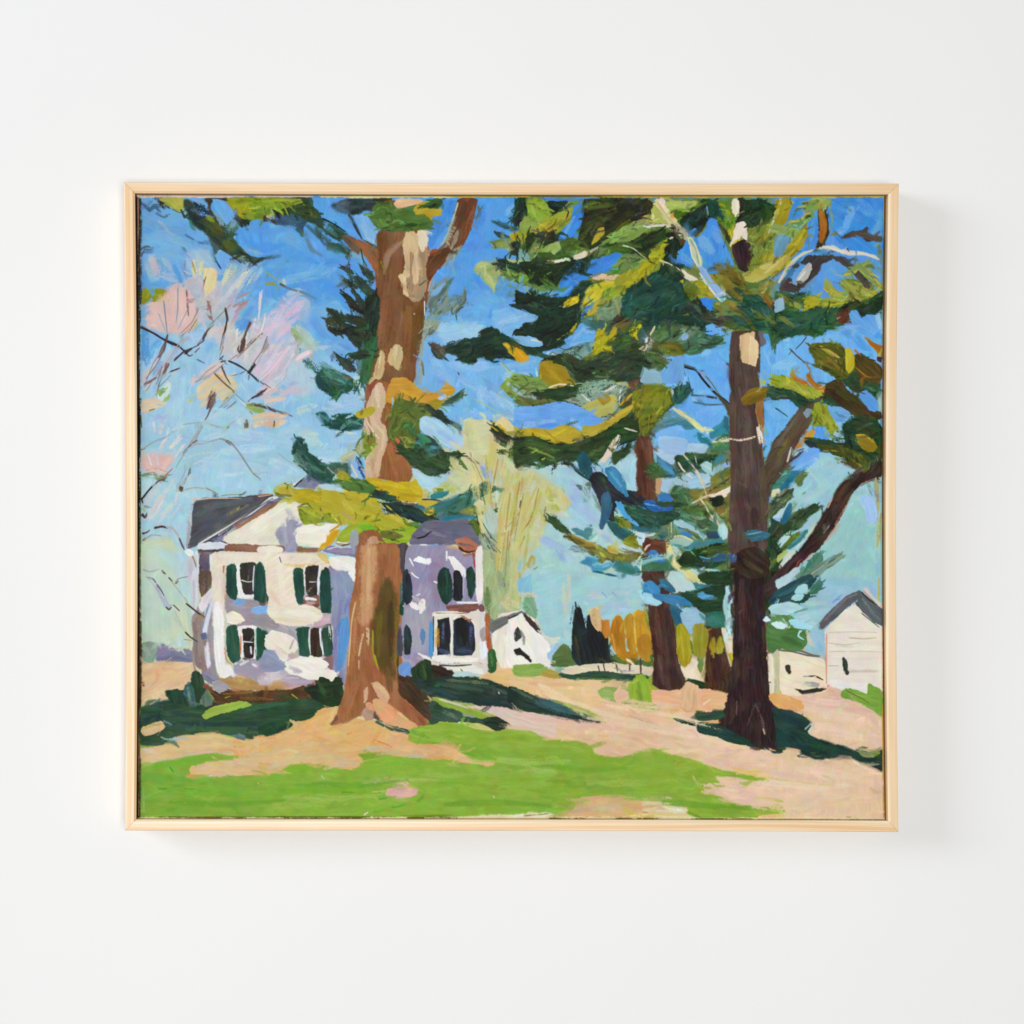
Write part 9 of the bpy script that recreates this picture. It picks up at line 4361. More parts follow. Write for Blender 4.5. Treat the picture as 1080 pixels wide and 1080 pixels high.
W 4f94bc 3 84 56 92 64
W 8cc0d4 1.6 80 44 82 56
P 2a2e34 44 64 50 62 58 68 64 72 72 74 76 79 70 81 62 78 58 84 58 90 54 88 50 80 47 72
P 2c5c66 37 52 41 50 44 54 46 62 43 66 40 62
P 3f80ac 53 60 58 59 62 64 65 72 66 76 60 72 55 66
W 64a8d0 1.6 56 62 62 70
P 34607a 51 76 55 73 57 80 56 86 53 92 50 94 51 86
D 3a4c30 2 52 66 56 74
P 2c4a3c 64 82 72 84 84 82 96 86 88 92 76 94 66 90
W 3a6448 3 66 84 80 90
P 54a8dc 59 79 62 80 66 86 72 92 70 92 64 88
W 2f6878 2 68 94 80 96
P 2a5fa0 75 79 80 78 84 82 92 82 90 84 80 84
D 5aa4dc 1 76 80 88 83
P 3f7cb8 83 75 88 74 92 78 86 79
P 2f5a5c 54 90 60 92 66 98 68 102 62 100 57 96
P 7c8430 60 88 66 90 68 94 62 93
P 86902e 64 100 70 98 72 105 66 103
P 33502f 21 88 25 88 28 92 32 96 31 97 26 94
W a4c0e0 4 34 76 46 90
W b0d0dc 4 40 68 46 80
W a8bce0 3 16 100 28 106
T 740 383 1.85185
P 54443f 17 0 24 0 32 4 33 18 34 36 34 50 36 62 38 76 37 96 36 108 16 108 16 80 17 60 16 40 16 18
W 62534f 5 26 28 26 70
W 453734 3 30 16 31 50
W 4a3634 4 22 80 28 104
W 5a4c34 3 35 60 36 90
W 5a4030 2 18 30 17 70
W 3c2c2c 4 30 84 31 104
P 96683e 32 20 35 22 35 36 33 37 31 26
P 7a641f 23 20 28 15 36 14 39 15 36 20 30 23 24 24
W 8c7028 2 26 18 36 16
D e4dcbc 1.2 6 45 14 43 22 44 30 42
W e4d8c0 2 33 36 33 45
D ece0cc 2.4 32 37 34 45
P 5a4c3e 36 60 38 52 44 42 50 33 57 25 64 20 69 17 68 21 62 28 63 32 58 42 54 50 48 60 42 68 38 70
W 6f6450 1.6 42 48 56 28
W 6a6024 2 44 52 52 40
W 463a32 2 44 62 56 44
P 7a94a0 58 28 61 26 63 27 60 31
W a8c4c8 1.4 52 52 60 38
S d4dcd4 1.2 49 56 51 48
D b87c38 1.8 54 48 62 39
P c8a040 60 40 64 38 64 41 60 44
D 3a2830 1.2 50 56 58 50
W 68a8e8 4 52 58 66 50
W 7cb0ec 3 56 56 66 52
P 94a032 40 10 44 8 50 9 58 12 66 15 68 18 62 21 54 18 46 14 42 13
W b4b458 2 46 11 56 15 64 18
P 2f4c38 37 16 44 14 52 16 60 20 64 22 58 25 52 21 44 20 38 21
D 2f4c3c 2 52 20 58 27
W b8702c 1.6 52 7 60 14
W b07828 2 60 8 66 14 72 15
S c89c38 .8 66 16 72 15
P 8f9c30 64 24 68 22 73 28 76 36 74 41 70 36 64 35
W a8a844 2 70 30 75 38
P 44351f 71 12 78 9 82 14 88 20 96 26 102 28 102 32 92 31 84 28 76 22 70 20
W 2c4430 3 70 18 80 26
W 45481f 4 78 16 92 24
P 5c9ade 90 17 94 16 100 22 100 27 96 27 91 21
P 6aa4d8 72 26 78 25 84 28 82 32 76 32
W 4a7a98 2 76 28 82 31
W 90c4e8 3 80 38 88 32
P 29402c 82 34 90 30 100 32 102 44 98 50 100 56 92 58 84 52 78 48 70 46 60 45 62 43 72 44 80 46 84 42 80 38
W 4a4f26 4 80 48 94 54
W 3a3c22 3 88 36 100 40
P 8a7420 88 42 93 41 98 44 100 48 96 51 91 48
S d0a434 .8 88 41 93 41 98 45
W 5f6424 2.4 78 47 90 54 98 62
D 7c8c50 1.2 76 54 84 58
P 3a2a28 72 94 74 86 80 76 86 68 94 62 100 57 102 56 102 64 98 65 90 69 84 77 80 86 74 96 68 104 64 108 56 108 64 102
W 5a3c2c 2 80 82 86 72
W 74503c .9 90 70 98 66
D b07c5c 1 76 92 84 78
W c0a090 1.6 70 102 78 92
W a8d0d4 5 62 60 70 70 60 78
W a4ccd4 5 52 70 60 84
P a4c4f0 90 76 95 76 99 80 100 88 97 92 94 88 93 82
D a8a878 2 99 66 100 74
D a4a46c 2 102 86 100 104
P 4a5c40 38 84 46 77 51 73 51 76 46 82 40 87
P 33482f 38 100 44 92 52 88 60 82 65 80 66 82 60 88 52 94 46 98 40 102
W 4a6840 2 44 92 54 86
P 34708c 48 84 51 80 51 86 48 91 45 92
P 3c6c80 24 97 30 95 36 96 39 98 34 101 28 101
S 7cb0c8 .7 25 98 34 96
T 180 560 1.85185
P 9a9098 31 40 40 39 50 42 58 46 62 50 60 56 52 54 44 54 38 54 33 50
W a4a0ac 2.4 34 42 44 44
W 8c8894 2 46 50 56 53
P 7ca4d4 36 40 40 39 43 40 41 42 37 42
P 7cb0e4 46 45 49 43 54 43 60 46 54 47 49 47
P f0e8d4 32 47 36 46 40 48 42 51 38 53 33 52
P e8e0cc 55 44 57 38 62 42 70 43 78 42 86 46 86 50 78 53 68 54 60 52 56 48
W f0ead8 3 64 46 82 47
W e0d0b0 2 58 50 80 52
P e4dac8 24 13 40 12 56 13 58 16 48 18 36 18 28 20 29 34 30 60 26 60 24 36
P e8dcc8 56 13 70 14 86 17 90 20 88 22 80 21 72 22 71 32 74 42 68 44 60 42 55 36 54 24
W ece4d0 4 62 18 64 36
W e0c8b0 3 57 34 62 42
W d8b878 1.6 65 19 74 20 82 19
W ece0d0 2 28 14 54 15
P ecebe8 25 42 28 41 30 50 30 62 31 76 34 82 30 84 27 80 25 66
W f4f2f0 2 27 44 28 74
D e8e4e4 2 31 78 36 83
S d0b8a4 .7 31 20 30 30
S b07060 .7 30 20 30 24
P 20483e 32 22 33 20 35 19 37 20 38 24 38 34 37 39 34 38 32 34
P 20483e 48 22 49 19 51 18 53 21 54 30 54 38 53 41 50 40 47 38 47 30
W 183830 1.4 34 22 34 36
W 183830 1.4 49 24 49 38
P e8e8e4 38 20 40 19 41 32 42 36 47 36 47 38 40 38 38 30
P 36332e 40 19 48 18 48 24 47 35 44 36 42 35 40 28
D 6a6a68 .8 44 28 45 22
S dce0e4 .7 40 28 44 29 47 28.6
S d0dce0 .9 47.6 20 47 28 47 34
S ecece8 1 41 37 46 37.6
P 20483e 70 23 72 21 75 22 76 28 76 36 75 41 73 42 71 36
P 20483e 86 24 88 21 90 22 91 30 91 42 90 46 86 46 85 38 85 30
W 183830 1.2 73 24 74 38
P ece8e4 76 21 78 20 78 31 76 31
P 36312c 77 21 84 20 84 30 83 36 79 37 77 32
D a89490 .9 78 35 82 30
S ecebf0 1.2 85 20 84 28 84 35
S d8dce0 .6 79 29 83 29
D 7a5a54 2 76 40 83 42
S eceaea 1 77 39 80 38.6 83 39
W c8a8a8 2 78 41 82 41
S 6a6a7c .8 62 15 63 18
P 28503f 32 56 34 54 37 54 39 58 39 66 39 72 36 75 33 72 32 64
W 34604a 1.4 36 57 36 72
P ecebe8 38 55 44 54 50 55 52 57 49 58 49 72 41 72 40 64
P 302a24 41 56 47 56 47.6 64 47 72 42 72 41.6 64
S dce0e4 .8 41 63 47 63.4
S eceef0 1.1 45.6 66 46 70
P 28503f 49 56 50 55 52 57 53 64 52 72 49 74 48.5 66
S 9cc8c0 .7 48.4 56 48.6 64 49 71
S c0683c .6 40 60 40 70
P 28503f 72 56 75 55 79 55 78 62 79 71 75 71 73 66
P 3a2c22 80 57 84 55 86 58 86 66 86 71 81 71
S d8dce0 .8 79 56 79 64 79.6 70
S e8f0f8 1.1 85 56 85.6 64 87 70
P 30503f 87 56 90 54 92 58 92 70 88 71 87 64
D d0d0cc 1.4 90 54 91 62
W 8c8c88 1.4 84 55 90 54
P ece4d4 55 60 58 57 64 58 70 61 72 64 71 68 67 70 66 74 62 73 60 68 56 66
W c8b8b4 2 60 66 66 70
W d8d0d0 2 60 68 64 72
D b0a0a4 1 68 67 70 62
P 8c94b0 50 74 54 70 60 74 66 77 60 80 52 80
W a0a4b8 3 38 78 50 80
B a098a8 38 75 50 74 54 82 42 84
P ece8dc 65 75 70 73 78 72 85 73 90 76 86 78 92 80 95 83 91 86 84 85 77 82 74 79 68 78
W f4f0e4 2 70 74 84 75
W b4acb8 1.6 68 78 74 80
W d4ccd0 3 54 84 72 84
W b0a4b4 3 64 84 80 86
S eceaec 1.2 47 76 49 77
D d4d0d4 1.4 40 76 44 74
P b08c58 29 86 34 84 40 84 46 87 54 89 48 90 38 90 30 88
W d8b894 1.6 36 84 44 87
W c4a080 1.6 56 88 64 85
W d0a8a0 1.6 64 90 76 88
P 503822 20 90 28 91 40 92 56 92 70 90 76 88 78 92 76 97 60 98 40 99 26 98
W 7a5c28 2 40 95 58 96
W 8a6430 1.4 30 93 46 92
S 7a4434 .8 18 88 24 92 28 95
D 30502c 1.6 60 94 70 95
S a0a02c .7 69 93 73 96
S a0a42c .7 31 95 34 94
W 8a90b0 4 96 26 98 40
W 7c7ca8 2 97 40 95 56
D 5f94cc 1.6 98 52 95 76
D 5490c8 1.6 100 50 99 70
D 8078a0 1.4 94 56 94 80
W 8078a0 3 96 82 98 88
W 6a78b8 1.4 99 44 102 40
P 8c7c78 14 50 18 48 20 56 20 66 20 80 14 76 13 62
W 9c8c84 2 16 54 17 74
P dcd8dc 16 42 20 37 23 33 24 37 21 42 18 46
P d4d8e8 18 56 20 48 22 42 24 40 23 46 21 54 20 60
S 8888a0 .7 18 56 20 48 22 42
P 5a648c 17 59 20 58 20 61 18 62
W dcdce4 1.6 20 66 21 76
W 7a7890 2 18 82 26 88
W 5f6484 1.2 20 84 26 89
P a09ca4 24 86 30 86 33 89 28 92 24 90
P 2a4230 12 82 14 80 17 81 19 86 18 90 20 96 14 98 12 92
P 3f6064 8 90 10 87 13 90 14 96 14 101 9 101 7 96
W 6a8c88 1.4 10 89 11 96
P 5a7060 18 94 21 90 23 94 24 98 20 100 17 98
W 8c9c5c 1.2 22 92 25 97
P 26402f 0 92 4 90 7 93 10 98 10 104 0 106
P 2c4a34 -2 98 10 100 20 102 28 99 40 98 56 98 70 96 84 96 92 98 84 102 74 108 -2 108
W 3a6444 3 40 101 66 98
W 26402c 3 50 106 72 102
W 244048 2 0 103 10 106
P 94b048 18 105 22 101 30 99 40 97 46 99 36 102 28 104 20 107
P 24361f 76 90 80 88 83 88 85 83 89 84 92 86 94 83 97 84 98 90 98 98 92 100 84 97 80 94
W 34502c 2 84 86 88 94
T 360 580 1.85185
P 9c6440 10 -2 32 -2 33 14 33 30 32 46 30 60 32 76 36 86 46 94 52 104 44 102 36 94 26 86 16 88 8 94 0 98 -2 92 2 80 4 64 5 48 5 32 8 16
W a87048 4 8 30 5 70
B c89c70 11 -2 20 -2 20 12 18 26 18 38 13 44 10 38 11 20
W d4ac80 2 16 0 15 34
W b88058 2 8 40 8 60
W 8a5434 4 24 4 22 40
B 52441f 24 18 27 16 30 22 32 30 32 46 30 60 31 74 27 72 22 68 18 58 17 44 20 32
W 6a5c20 3 22 36 21 60
W 3f3418 3 28 30 28 60
W 7a6824 1.6 31 26 31 60
S a0a02c .9 18 46 18 58 20 66
S b0a82c .7 19 60 21 68
W 6a4c28 4 26 68 28 80
W 8c5834 4 14 64 18 80
W a86c44 4 8 76 4 92
S d8b890 .9 8 30 6 40 5 52 4 66
D d8c498 1.6 15 44 15 54
D d0b48c 1.2 12 48 10 60
S d0ac84 .9 10 63 10 68
P d4ac88 18 77 20 75 24 78 27 83 26 87 22 85
P d0a888 13 80 15 78 15 84 13 87
P e0a070 14 88 17 87 19 91 17 93
P b4907c 12 93 15 91 18 92 18 96 14 97
P d8a878 18 86 22 85 28 89 34 95 42 99 44 102 38 102 30 100 24 98 20 92
P e8a478 21 92 25 89 30 92 30 97 25 98
W 7c4c30 2 40 90 48 100
W 9c5c3c 2 36 88 46 96
S d0b080 .8 44 89 46 93
D 3a5040 1.6 20 98 28 102 38 104
P 4a3424 33 74 38 78 46 84 52 94 52 98 46 94 38 86 33 82
W 3a3020 3 38 78 48 92
P 9890ac 38 -2 52 -2 66 0 70 4 76 4 76 30 70 34 58 36 52 36 52 56 46 60 36 62 34 50 36 34 36 12
B 90809c 50 8 58 8 60 22 52 28
W 8c8cb0 4 42 6 46 18
W 9c84a4 3 54 4 58 10
B a4a4b0 36 34 46 32 52 40 50 56 40 58
P f0f0f2 41 6 44 4 47 5 51 5 50 8 44 7
S ecebee 1 39 5 41 9
S ececf0 1 40 13 42 15 44 16
S ececec 1 53 18 55 19
P ece6e4 39 30 42 30 45 33 43 34 40 33
P ece6e4 44 30 47 28 48 33 45 36
D c8b8b4 1.6 40 26 46 30
S ece4e0 1 43 26 45 25
P f0ecec 61 4 64 4 70 10 72 14 69 16 65 12
S eceaec 1.2 60 1 60 6
P 243038 36 12 38 12 40 18 40 28 37 31 35 26
P 1f3c34 55 14 58 10 61 11 63 18 63 27 60 31 57 28 55 22
W 2f5048 1.2 60 12 61 26
P 24282a 64 13 67 12 69 16 69 26 68 29 64 28
S b0bccc .8 69.6 14 69.4 26
P 1f3c30 71 12 74 10 76 14 76 22 74 28 72 24
P ece4e0 77 0 80 -2 81 14 80 30 78 29 77 16
S ecebe8 1.2 66 30 72 30 78 30
S a83c24 .9 75 2 76 10
P 7a5048 60 32 70 31 80 31 81 35 72 36 62 35
W 9c6450 1.2 62 34 78 33
K e0d8cc 52 36 56 35 64 35 72 36 78 34 81 38 82 56 82 64 76 64 54 62 52 58 53 48
K 26262c 55 40 61.4 38.4 62.4 49 62 59 55 60 54.6 50
W c08a30 1.2 55 45 55.4 55
K 2a3040 64 40.4 74 39.4 76 44 76 57 74 60 64 60
P 22242a 65 40 70 39 72 48 71 54 66 54
W 5a6c94 1.6 58 42 58 54
W 5a6890 1.6 74 44 74 54
W 4a5878 2 56 57 62 59
W 44506c 2.4 66 57 74 58
W 1c1c20 1.2 76 50 75 58
S ecebe4 1.3 62 38 63 48 62.4 56 63 61
S f0ece4 1 64 39 66 38
S f0ece8 1 74 40 76 43 76.6 52
W c89838 1.2 54 46 54 55
S b07a48 .8 54 36 62 36.4 72 36
D a06c3c 1.2 68 37 75 42
S f0ece4 1.2 52 37 60 36.6 70 37
P d8d4d0 78 37 81 36 82 46 81 52 79 50
P a8a09c 79 46 82 44 82 51 80 52
P ecebf4 79 52 82 53 83 60 80 62
P b0603f 82 37 84 37 85 48 85 57 83 56
S 3a4450 .8 52.4 38 52.4 58
P 5094cc 50 44 51 40 52 44 52 58 50 60
P 5a88b4 45 48 46 45 48 47 47 53 46 54
P 26302f 36 46 37 43 39 45 40 52 39 59 36 59
P 484854 32 48 34 46 35 56 34 60 32 58
P f0ece4 52 61 58 60 64 62 72 61 78 62 76 64 64 64 54 63
S f0ece8 1.2 44 59 50 62
P d8ccc0 48 63 60 65 78 64 80 67 70 67 58 66
P e8e4dc 58 66 66 66 76 66 80 69 72 70 62 69
S 33384a .9 56 65.6 64 66 74 65.4
P b8d0d4 63 70 68 69 74 70 77 71 70 72 64 72
S 4a5048 .7 68 68 69 69
P 6a94d0 33 66 38 64 40 68 36 72 33 70
P 28402a 40 68 44 65 48 62 51 64 52 70 54 76 48 80 42 76
W 426030 2 46 66 48 74
P 3a2f24 51 66 56 66 60 68 64 70 60 74 54 74
P 2a3c34 38 72 50 74 60 72 74 74 84 75 92 78 100 82 110 86 110 92 98 90 86 88 74 87 62 85 52 83 46 80
W 3c5444 3 56 76 80 80
W 1f3434 4 64 84 100 88
W 2c4a50 2 50 79 66 84
W 4a6048 2 86 78 98 83
D 5a6c50 1.4 60 74 84 76
S d8dcc4 .7 89.6 81 90 82
P 344a3c 50 88 56 86 60 90 66 92 72 94 80 96 88 96 94 98 94 101 88 102 80 99 70 98 60 98 52 98
P 8ca840 52 84 56 85 60 87 70 90 80 93 84 97 76 95 66 91 58 89
W a4b464 1.6 54 84 66 88
P 2c3a30 80 97 88 95 94 98 94 101 88 103
D 8c9c84 1.6 70 94 76 95
W 6a8068 2 58 92 66 96
S d4ccb0 1 56 85 66 88 72 90
P dcc4b4 72 89 82 89 94 90 120 93 122 106 110 105 100 102 95 98 88 94 80 91
W e0b8bc 1.6 78 89 100 92
W c8c4c4 1.6 84 91 96 94
P 8cae3c 40 102 50 100 58 98 66 99 76 102 86 104 100 102 110 104 110 110 42 110
W a8bc60 1.6 68 98 78 101
D 6a9c38 2 40 103 50 107
P a4b484 81 2 94 -2 100 10 96 22 90 30 88 40 84 36 82 26
W 8c9c80 4 86 2 92 24
W 5f7448 3 83 22 84 36
W b8c490 4 98 8 96 26
W c8c484 4 98 -2 100 30
W d4c8a0 4 94 28 100 32
D 4a6448 1 92 16 94 24
P 8cc4dc 100 18 104 16 108 14 108 24 102 26
P 6a6a68 84 44 88 40 96 37 103 35 105 37 98 40 91 44 86 47
P ece4d4 86 48 92 44 98 40 104 37 110 40 110 66 100 66 92 67 88 60
W f0ecdc 4 92 50 98 60
P 44484a 98 48 100 44 103 46 102 51 99 52
W c8ccc8 1 99 46 99 51
P 24282a 98 57 102 56 105 60 108 64 106 62 101 60
P 2f5c30 84 58 87 57 88 62 88 68 86 71 84 69
W 6a8c4c 1 85 59 86 66
P e0bc84 80 72 86 70 94 68 110 70 110 82 100 80 90 76
P 8fae44 98 68 102 66 110 66 110 72 100 72
T 540 580 1.85185
B a0ccd4 16 12 36 14 50 16 68 16 72 22 62 30 56 34 48 32 42 28 38 32 32 44 24 50 20 46 16 34
W a8d0d8 4 24 18 24 40
W b8ccc8 4 44 26 66 24
W a8c4dc 3 52 33 66 30
W c4ccb4 3 30 20 31 40
W c8cdb8 2 32 14 33 30
S 7ca8d8 .7 51 24 54 27
S 7ca8d8 .7 57 24 60 27
W a4d0d4 3 14 28 16 40
P 7ca884 7 30 8 26 11 26 13 30 14 36 13 39 9 36
W d8ccac 2 4 25 14 26
P f0ece4 -2 40 2 38 6 36 9 39 14 44 18 49 21 52 22 66 16 66 -2 66
W e4e4dc 3 12 48 14 62
P 34302a 6 36 9 38 14 43 17 48 14 46 9 41
P d4d8cc 17 48 22 50 27 50 26 52 22 54
S 34302a 1 -2 39 3 37
P 3a3c38 1 48 3 44 5 47 5 50 2 52
W b0b8b4 .8 2 46 1.4 51
P 2a241f 1 57 4 56 6 58 10 61 11 64 9 63 6 60 3 60
P 88a850 1 66 8 65 16 65 20 68 18 71 8 72 1 71
P a89444 17 69 24 69 28 72 24 73 18 72
P a0c4e4 20 59 26 55 25 60 21 63
P 54703a 22 64 25 57 29 54 32 55 36 62 37 65 30 66 23 66
W 6a6040 2 30 57 31 64
P 232a2c 34 58 35 44 36 34 38 33 40 38 42 46 43 38 44 37 47 42 51 48 54 52 55 60 56 64 48 65 42 65 38 66 35 62
D 2c4050 .8 35 32 33 42
D 2a3434 1 36 30 37 36
W 3c3a24 2 36 50 38 60
W 1a2024 2 48 50 52 60
W 4a4028 1.6 50 62 54 64
P d4b888 44 36 47 33 50 37 51 44 49 46 46 43
D b89868 1.4 46 36 48 44
P bc8030 51 40 53 40 55 41 55 48 53 50 51 46
P b87c24 56 44 59 38 62 38 64 46 64 56 66 61 62 60 58 56 56 50
W a0681c 1.4 60 40 60 56
W d4a040 1 57 48 59 58
P bc8a2c 64 40 67 36 69 40 69 50 71 60 67 58 65 50
P c89830 70 38 72 34 75 36 77 44 79 48 78 58 74 60 71 52
W b0801f 1.4 73 38 73 54
W d8c048 .8 70 44 71 58
P b4822c 71 52 74 48 78 49 79 56 78 64 74 62 72 58
P b07c24 60 60 66 60 71 59 71 63 67 65 62 62
P 8ca04c 75 34 78 37 80 44 78 45 76 40
W 5a7438 1.6 58 62 66 66
W 5a7038 1.6 73 64 80 65
P dccfb4 28 69 36 66.6 46 65 60 65 72 66 80 67 80 70 66 70 50 70 34 71
S 5a5044 1 59 63 60 69
S 5a5044 1 67 65 67 69
S 4a3c34 1.1 73 62 73.4 71
S 5a6458 .9 49 66 50 70
S 5a6458 .9 52 65 53 70
D 8c94a4 1 62 69 70 68.6
P 2c4838 27 71 36 71 46 69 58 70 70 72 80 73 80 76 66 74 52 73 36 74
W 4a7038 1 40 73 70 74.6
B e4c494 0 72 30 75 54 76 66 80 52 86 40 92 20 82 0 78
W ecd0a8 3 20 82 50 92
W d8b084 2 10 76 40 77
W ecd4b0 3 16 77 36 88
W e4c09c 4 60 90 90 98
W ecc8ac 4 44 96 80 104
W dcb494 1.4 64 92 84 100
P 90ac5c 49 80 54 78 62 79 68 80 72 86 84 89 82 92 74 92 66 88 56 86 51 84
W a4b870 1.4 52 80 62 82
P dcb898 58 82 62 79 66 81 66 85 60 87
P 8cb038 67 82 68 76 71 72 74 71 77 74 79 80 79 88 74 91 70 88
W 6a9034 1.6 72 76 74 88
W b0c448 1.2 69 76 72 74
P 94ac38 77 74 80 72 83 76 82 80 79 79
D c0983c 1 79 78 80 82
P 23382e -2 78 6 80 12 83 18 88 26 92 36 94 44 97 50 98 46 99 38 98 30 97 20 94 8 92 -2 90
W 3f6468 3 14 87 34 94
D 4a5c4c 2 0 78 14 86
W 8c9c50 1.6 24 86 44 92
W c4c87c 2 30 88 46 96
W e0bcac 2 0 92 20 95 40 98
P 4a322c 78 30 84 28 88 28 91 36 92 46 94 56 95 64 98 72 98 78 92 80 84 79 80 76 81 64 80 52 78 40
W 5c4038 3 82 34 85 64
W 38282a 3 88 34 91 64
W 5a4440 2 84 60 86 76
W 36282a 3 90 66 96 76
P 45302a 78 14 86 12 87 18 90 24 86 26 80 20
P 3c8cc0 77 18 80 18 84 22 84 25 79 24
P a4d4e4 72 24 76 27 82 28 85 30 82 32 76 30
P 3878a4 80 25 90 26 98 30 96 32 88 30 82 28
P 2f6480 84 17 86 16 92 21 93 24 88 23
P b8d4d4 89 14 94 13 100 16 104 22 96 24 91 20
P 2c6078 90 32 96 34 100 38 98 44 93 42
P 94bcd4 96 36 104 34 110 38 108 44 102 48 98 44
P a89c28 94 44 97 42 100 46 102 56 101 66 96 66 94 58
W b8ac30 1.4 96 46 98 62
P 94902f 103 44 108 42 112 48 110 60 104 60
P ecdcc4 95 64 98 68 103 62 106 64 104 70 108 74 102 73 98 72
P 243c28 99 75 104 74 110 76 110 79 102 78
P e0b890 96 80 100 75 106 78 106 86 102 92 98 90 96 86
W c8a47c 1.6 104 80 103 90
P e8b48c 80 80 88 81 96 80 96 90 86 90 80 86
W dcacA0 1.2 82 81 94 81
P e8b890 106 80 114 80 114 92 106 90
T 740 580 1.85185
P 352527 19 12 34 12 37 16 36 30 36 46 37 60 38 76 40 88 44 100 46 112 30 112 20 104 10 98 14 88 16 74 18 60 18 40 18 24
W 4a3432 4 23 18 23 60
W 30242a 4 32 24 32 76
W 42302e 4 26 56 24 90
W 4c3a34 2 35 44 36 66
W 4a342e 3 20 88 16 98
W 2c2022 3 36 84 40 100
S 6a5456 .6 20 86 20 94
W 5a4448 1.2 30 88 28 94 26 100
W 644c4c 1.2 31 88 34 96 36 104
S c8b0a0 .8 35 102 36 105
D 8a6c50 .8 18 20 18.6 40
P 3a2e28 20 2 30 -2 38 4 38 14 30 16 22 14
W 4a4830 3 24 6 34 12
P 3a2a2a 36 20 42 14 50 6 58 -2 66 -2 58 6 50 14 44 20 38 28
W a85c3c 1 52 12 56 6
P b8d4dc 42 18 48 14 54 10 56 12 50 18 44 22
P 4a7c68 60 8 64 4 68 2 69 6 64 12 58 14
P 6f8c7c 54 18 64 10 72 5 79 2 80 4 74 9 66 14 58 20
S 3a443c .6 66 11 76 5
S a0b0a4 .7 62 14 72 7
P 2c4c54 38 30 42 24 48 20 56 16 62 14 64 18 58 22 52 26 44 30
W 3c6c5c 2 44 26 60 18
W 2a6070 1.6 42 26 54 21
P 4a7c68 62 22 66 18 69 18 68 22 64 25
P 2f4c44 50 27 58 25 62 26 58 30 52 29
P a4d4dc 53 24 56 20 60 20 60 24 56 25
P a4d4dc 51 28 54 25 58 26 56 29
P b0d4dc 38 33 42 31 50 31 54 34 48 37 41 36
P a8d0d8 53 38 57 36 61 36 60 39 56 40
W a8d0d0 3 60 30 70 30
P d0e8f4 35 40 37 38 39 40 37 41
P 507c44 38 42 44 44 50 46 58 48 60 52 58 56 50 58 42 58 37 54
W 3f6434 3 46 50 56 54
P d0ecf4 40 42 43 41 48 43 46 45 42 44
P a4dcec 50 40 54 40 60 42 63 44 58 45 52 43
S b8e4f0 .9 56 46 55 49 58 51
W d8c8b0 1.6 60 46 62 54
W 9cc4dc 3 64 48 66 56
P ecdfc4 44 57 50 58 58 60 66 62 70 64 71 72 71 80 64 82 54 83 46 82 44 74
W f0e4cc 4 50 66 62 66
P c4c09c 41 60 44 58 44 82 41 80
P e8e0cc 38 60 41 62 41 80 39 82
S 6a6460 1 44 57 52 58 60 60 67 61
P 38382c 48 66 50 66 51 69 50 71 48 69
S 3a382c 1 61 72 65 72 69 74
S 9ca0a0 .8 58 72 62 72
P a8a8a8 58 76 62 75 67 76 66 78 60 77
P 33342c 53 79 58 80 64 79 71 79 66 81 58 82
K e8e0d2 @0 70 46 76 40 82 34 88 31 92 36 98 41 103 44 103 80 94 82 86 82 76 78 71 76 71 60
W ece6dc 5 78 44 92 44
W ece8dc 4 74 56 100 56
W e8e2d8 4 76 66 100 68
W ece9e4 4 74 76 98 78
S c0b4a0 .8 84 50 92 50.6 99 50
S d0c4b4 .6 72 47 86 46.6 100 47
S ccc0ae .6 72 53 82 54 90 53
S d0c4b4 .6 72 58 88 57.6 102 58
S c4b8a4 .6 72 66 78 66
W d0c4b4 1.4 76 54 86 55
W c8bca8 1.4 84 69 100 69
W e0d8d0 1.4 76 62 100 62
K 5c5e62 67 42 70 38 76 32 83 26 90 23 91 26 86 29 80 34 74 40 69 45
W 7c7c82 1.2 70 40 82 28 88 25
K 5a6064 89 28 91 24 96 28 101 31 103 33 103 43 98 41 93 36 89 32
W 7a7e80 1.4 92 28 98 36 102 40
S 2f302c .9 91 24 96 29 102 32
P d0c8c0 92 22 94 22 99 28 103 31 103 33 98 29
S 5a5448 .6 91 36 96 40 101 44
S 4a4c44 1.2 88 30 89 32
P 2a3428 80 62 81 61 83 64 83 68 84 70 82 71 81 68
S d89c88 .9 71 48 71 60 71 76
P 7ca444 79 82 82 79 88 80 94 82 95 76 99 78 102 80 102 92 96 89 88 86 80 84
W 8cb450 1.6 82 80 98 87
S 6a6c2c .7 82 80 90 84 95 87
W ecccb8 5 60 90 90 98
W ecd0b4 4 66 100 100 106
W e4c0a8 3 56 84 74 82
P e4aa6c 39 82 44 82 50 84 54 86 52 90 44 89 39 86
P 24403a 40 90 46 91 54 93 59 96 62 100 60 104 64 108 44 112 42 100
W 1f3438 3 44 94 56 100
D a8b0a0 1 59 102 63 98
P e8b888 0 82 6 80 12 82 14 86 8 90 0 90
S f0dcbc .8 1 88 5 85
P 2f4a38 -2 94 4 93 12 92 13 95 6 97 -2 97
W e4b080 1.6 0 98 10 98
P 24403a -2 99 6 100 14 102 24 107 30 112 18 110 8 106 -2 104
T 0 0 1.5001
B 88ac3a @0 446 530 470 528 474 556 448 560
W 88ac3c 6 440 534 452 535 468 534
W 84aa3a 6 438 548 456 550 474 548
W 8cb044 6 440 560 458 560 476 562
W dcc6a4 5 442 510 456 510 472 512
W e2c4a2 5 440 494 456 496 476 496
W e6caaa 6 534 552 550 552 570 554
W e6c8a8 5 530 566 548 568 566 566
W d9b888 6 170 532 188 533 206 532
W 7fac38 5 170 548 186 547 206 546
W 80ac38 6 172 560 190 560 208 562
W 8ab03c 6 264 540 278 540 296 541
W 8aae3c 6 352 546 366 546 384 547
W 8cb040 6 350 562 366 562 386 563
W d8bca0 3 352 510 366 512 382 514
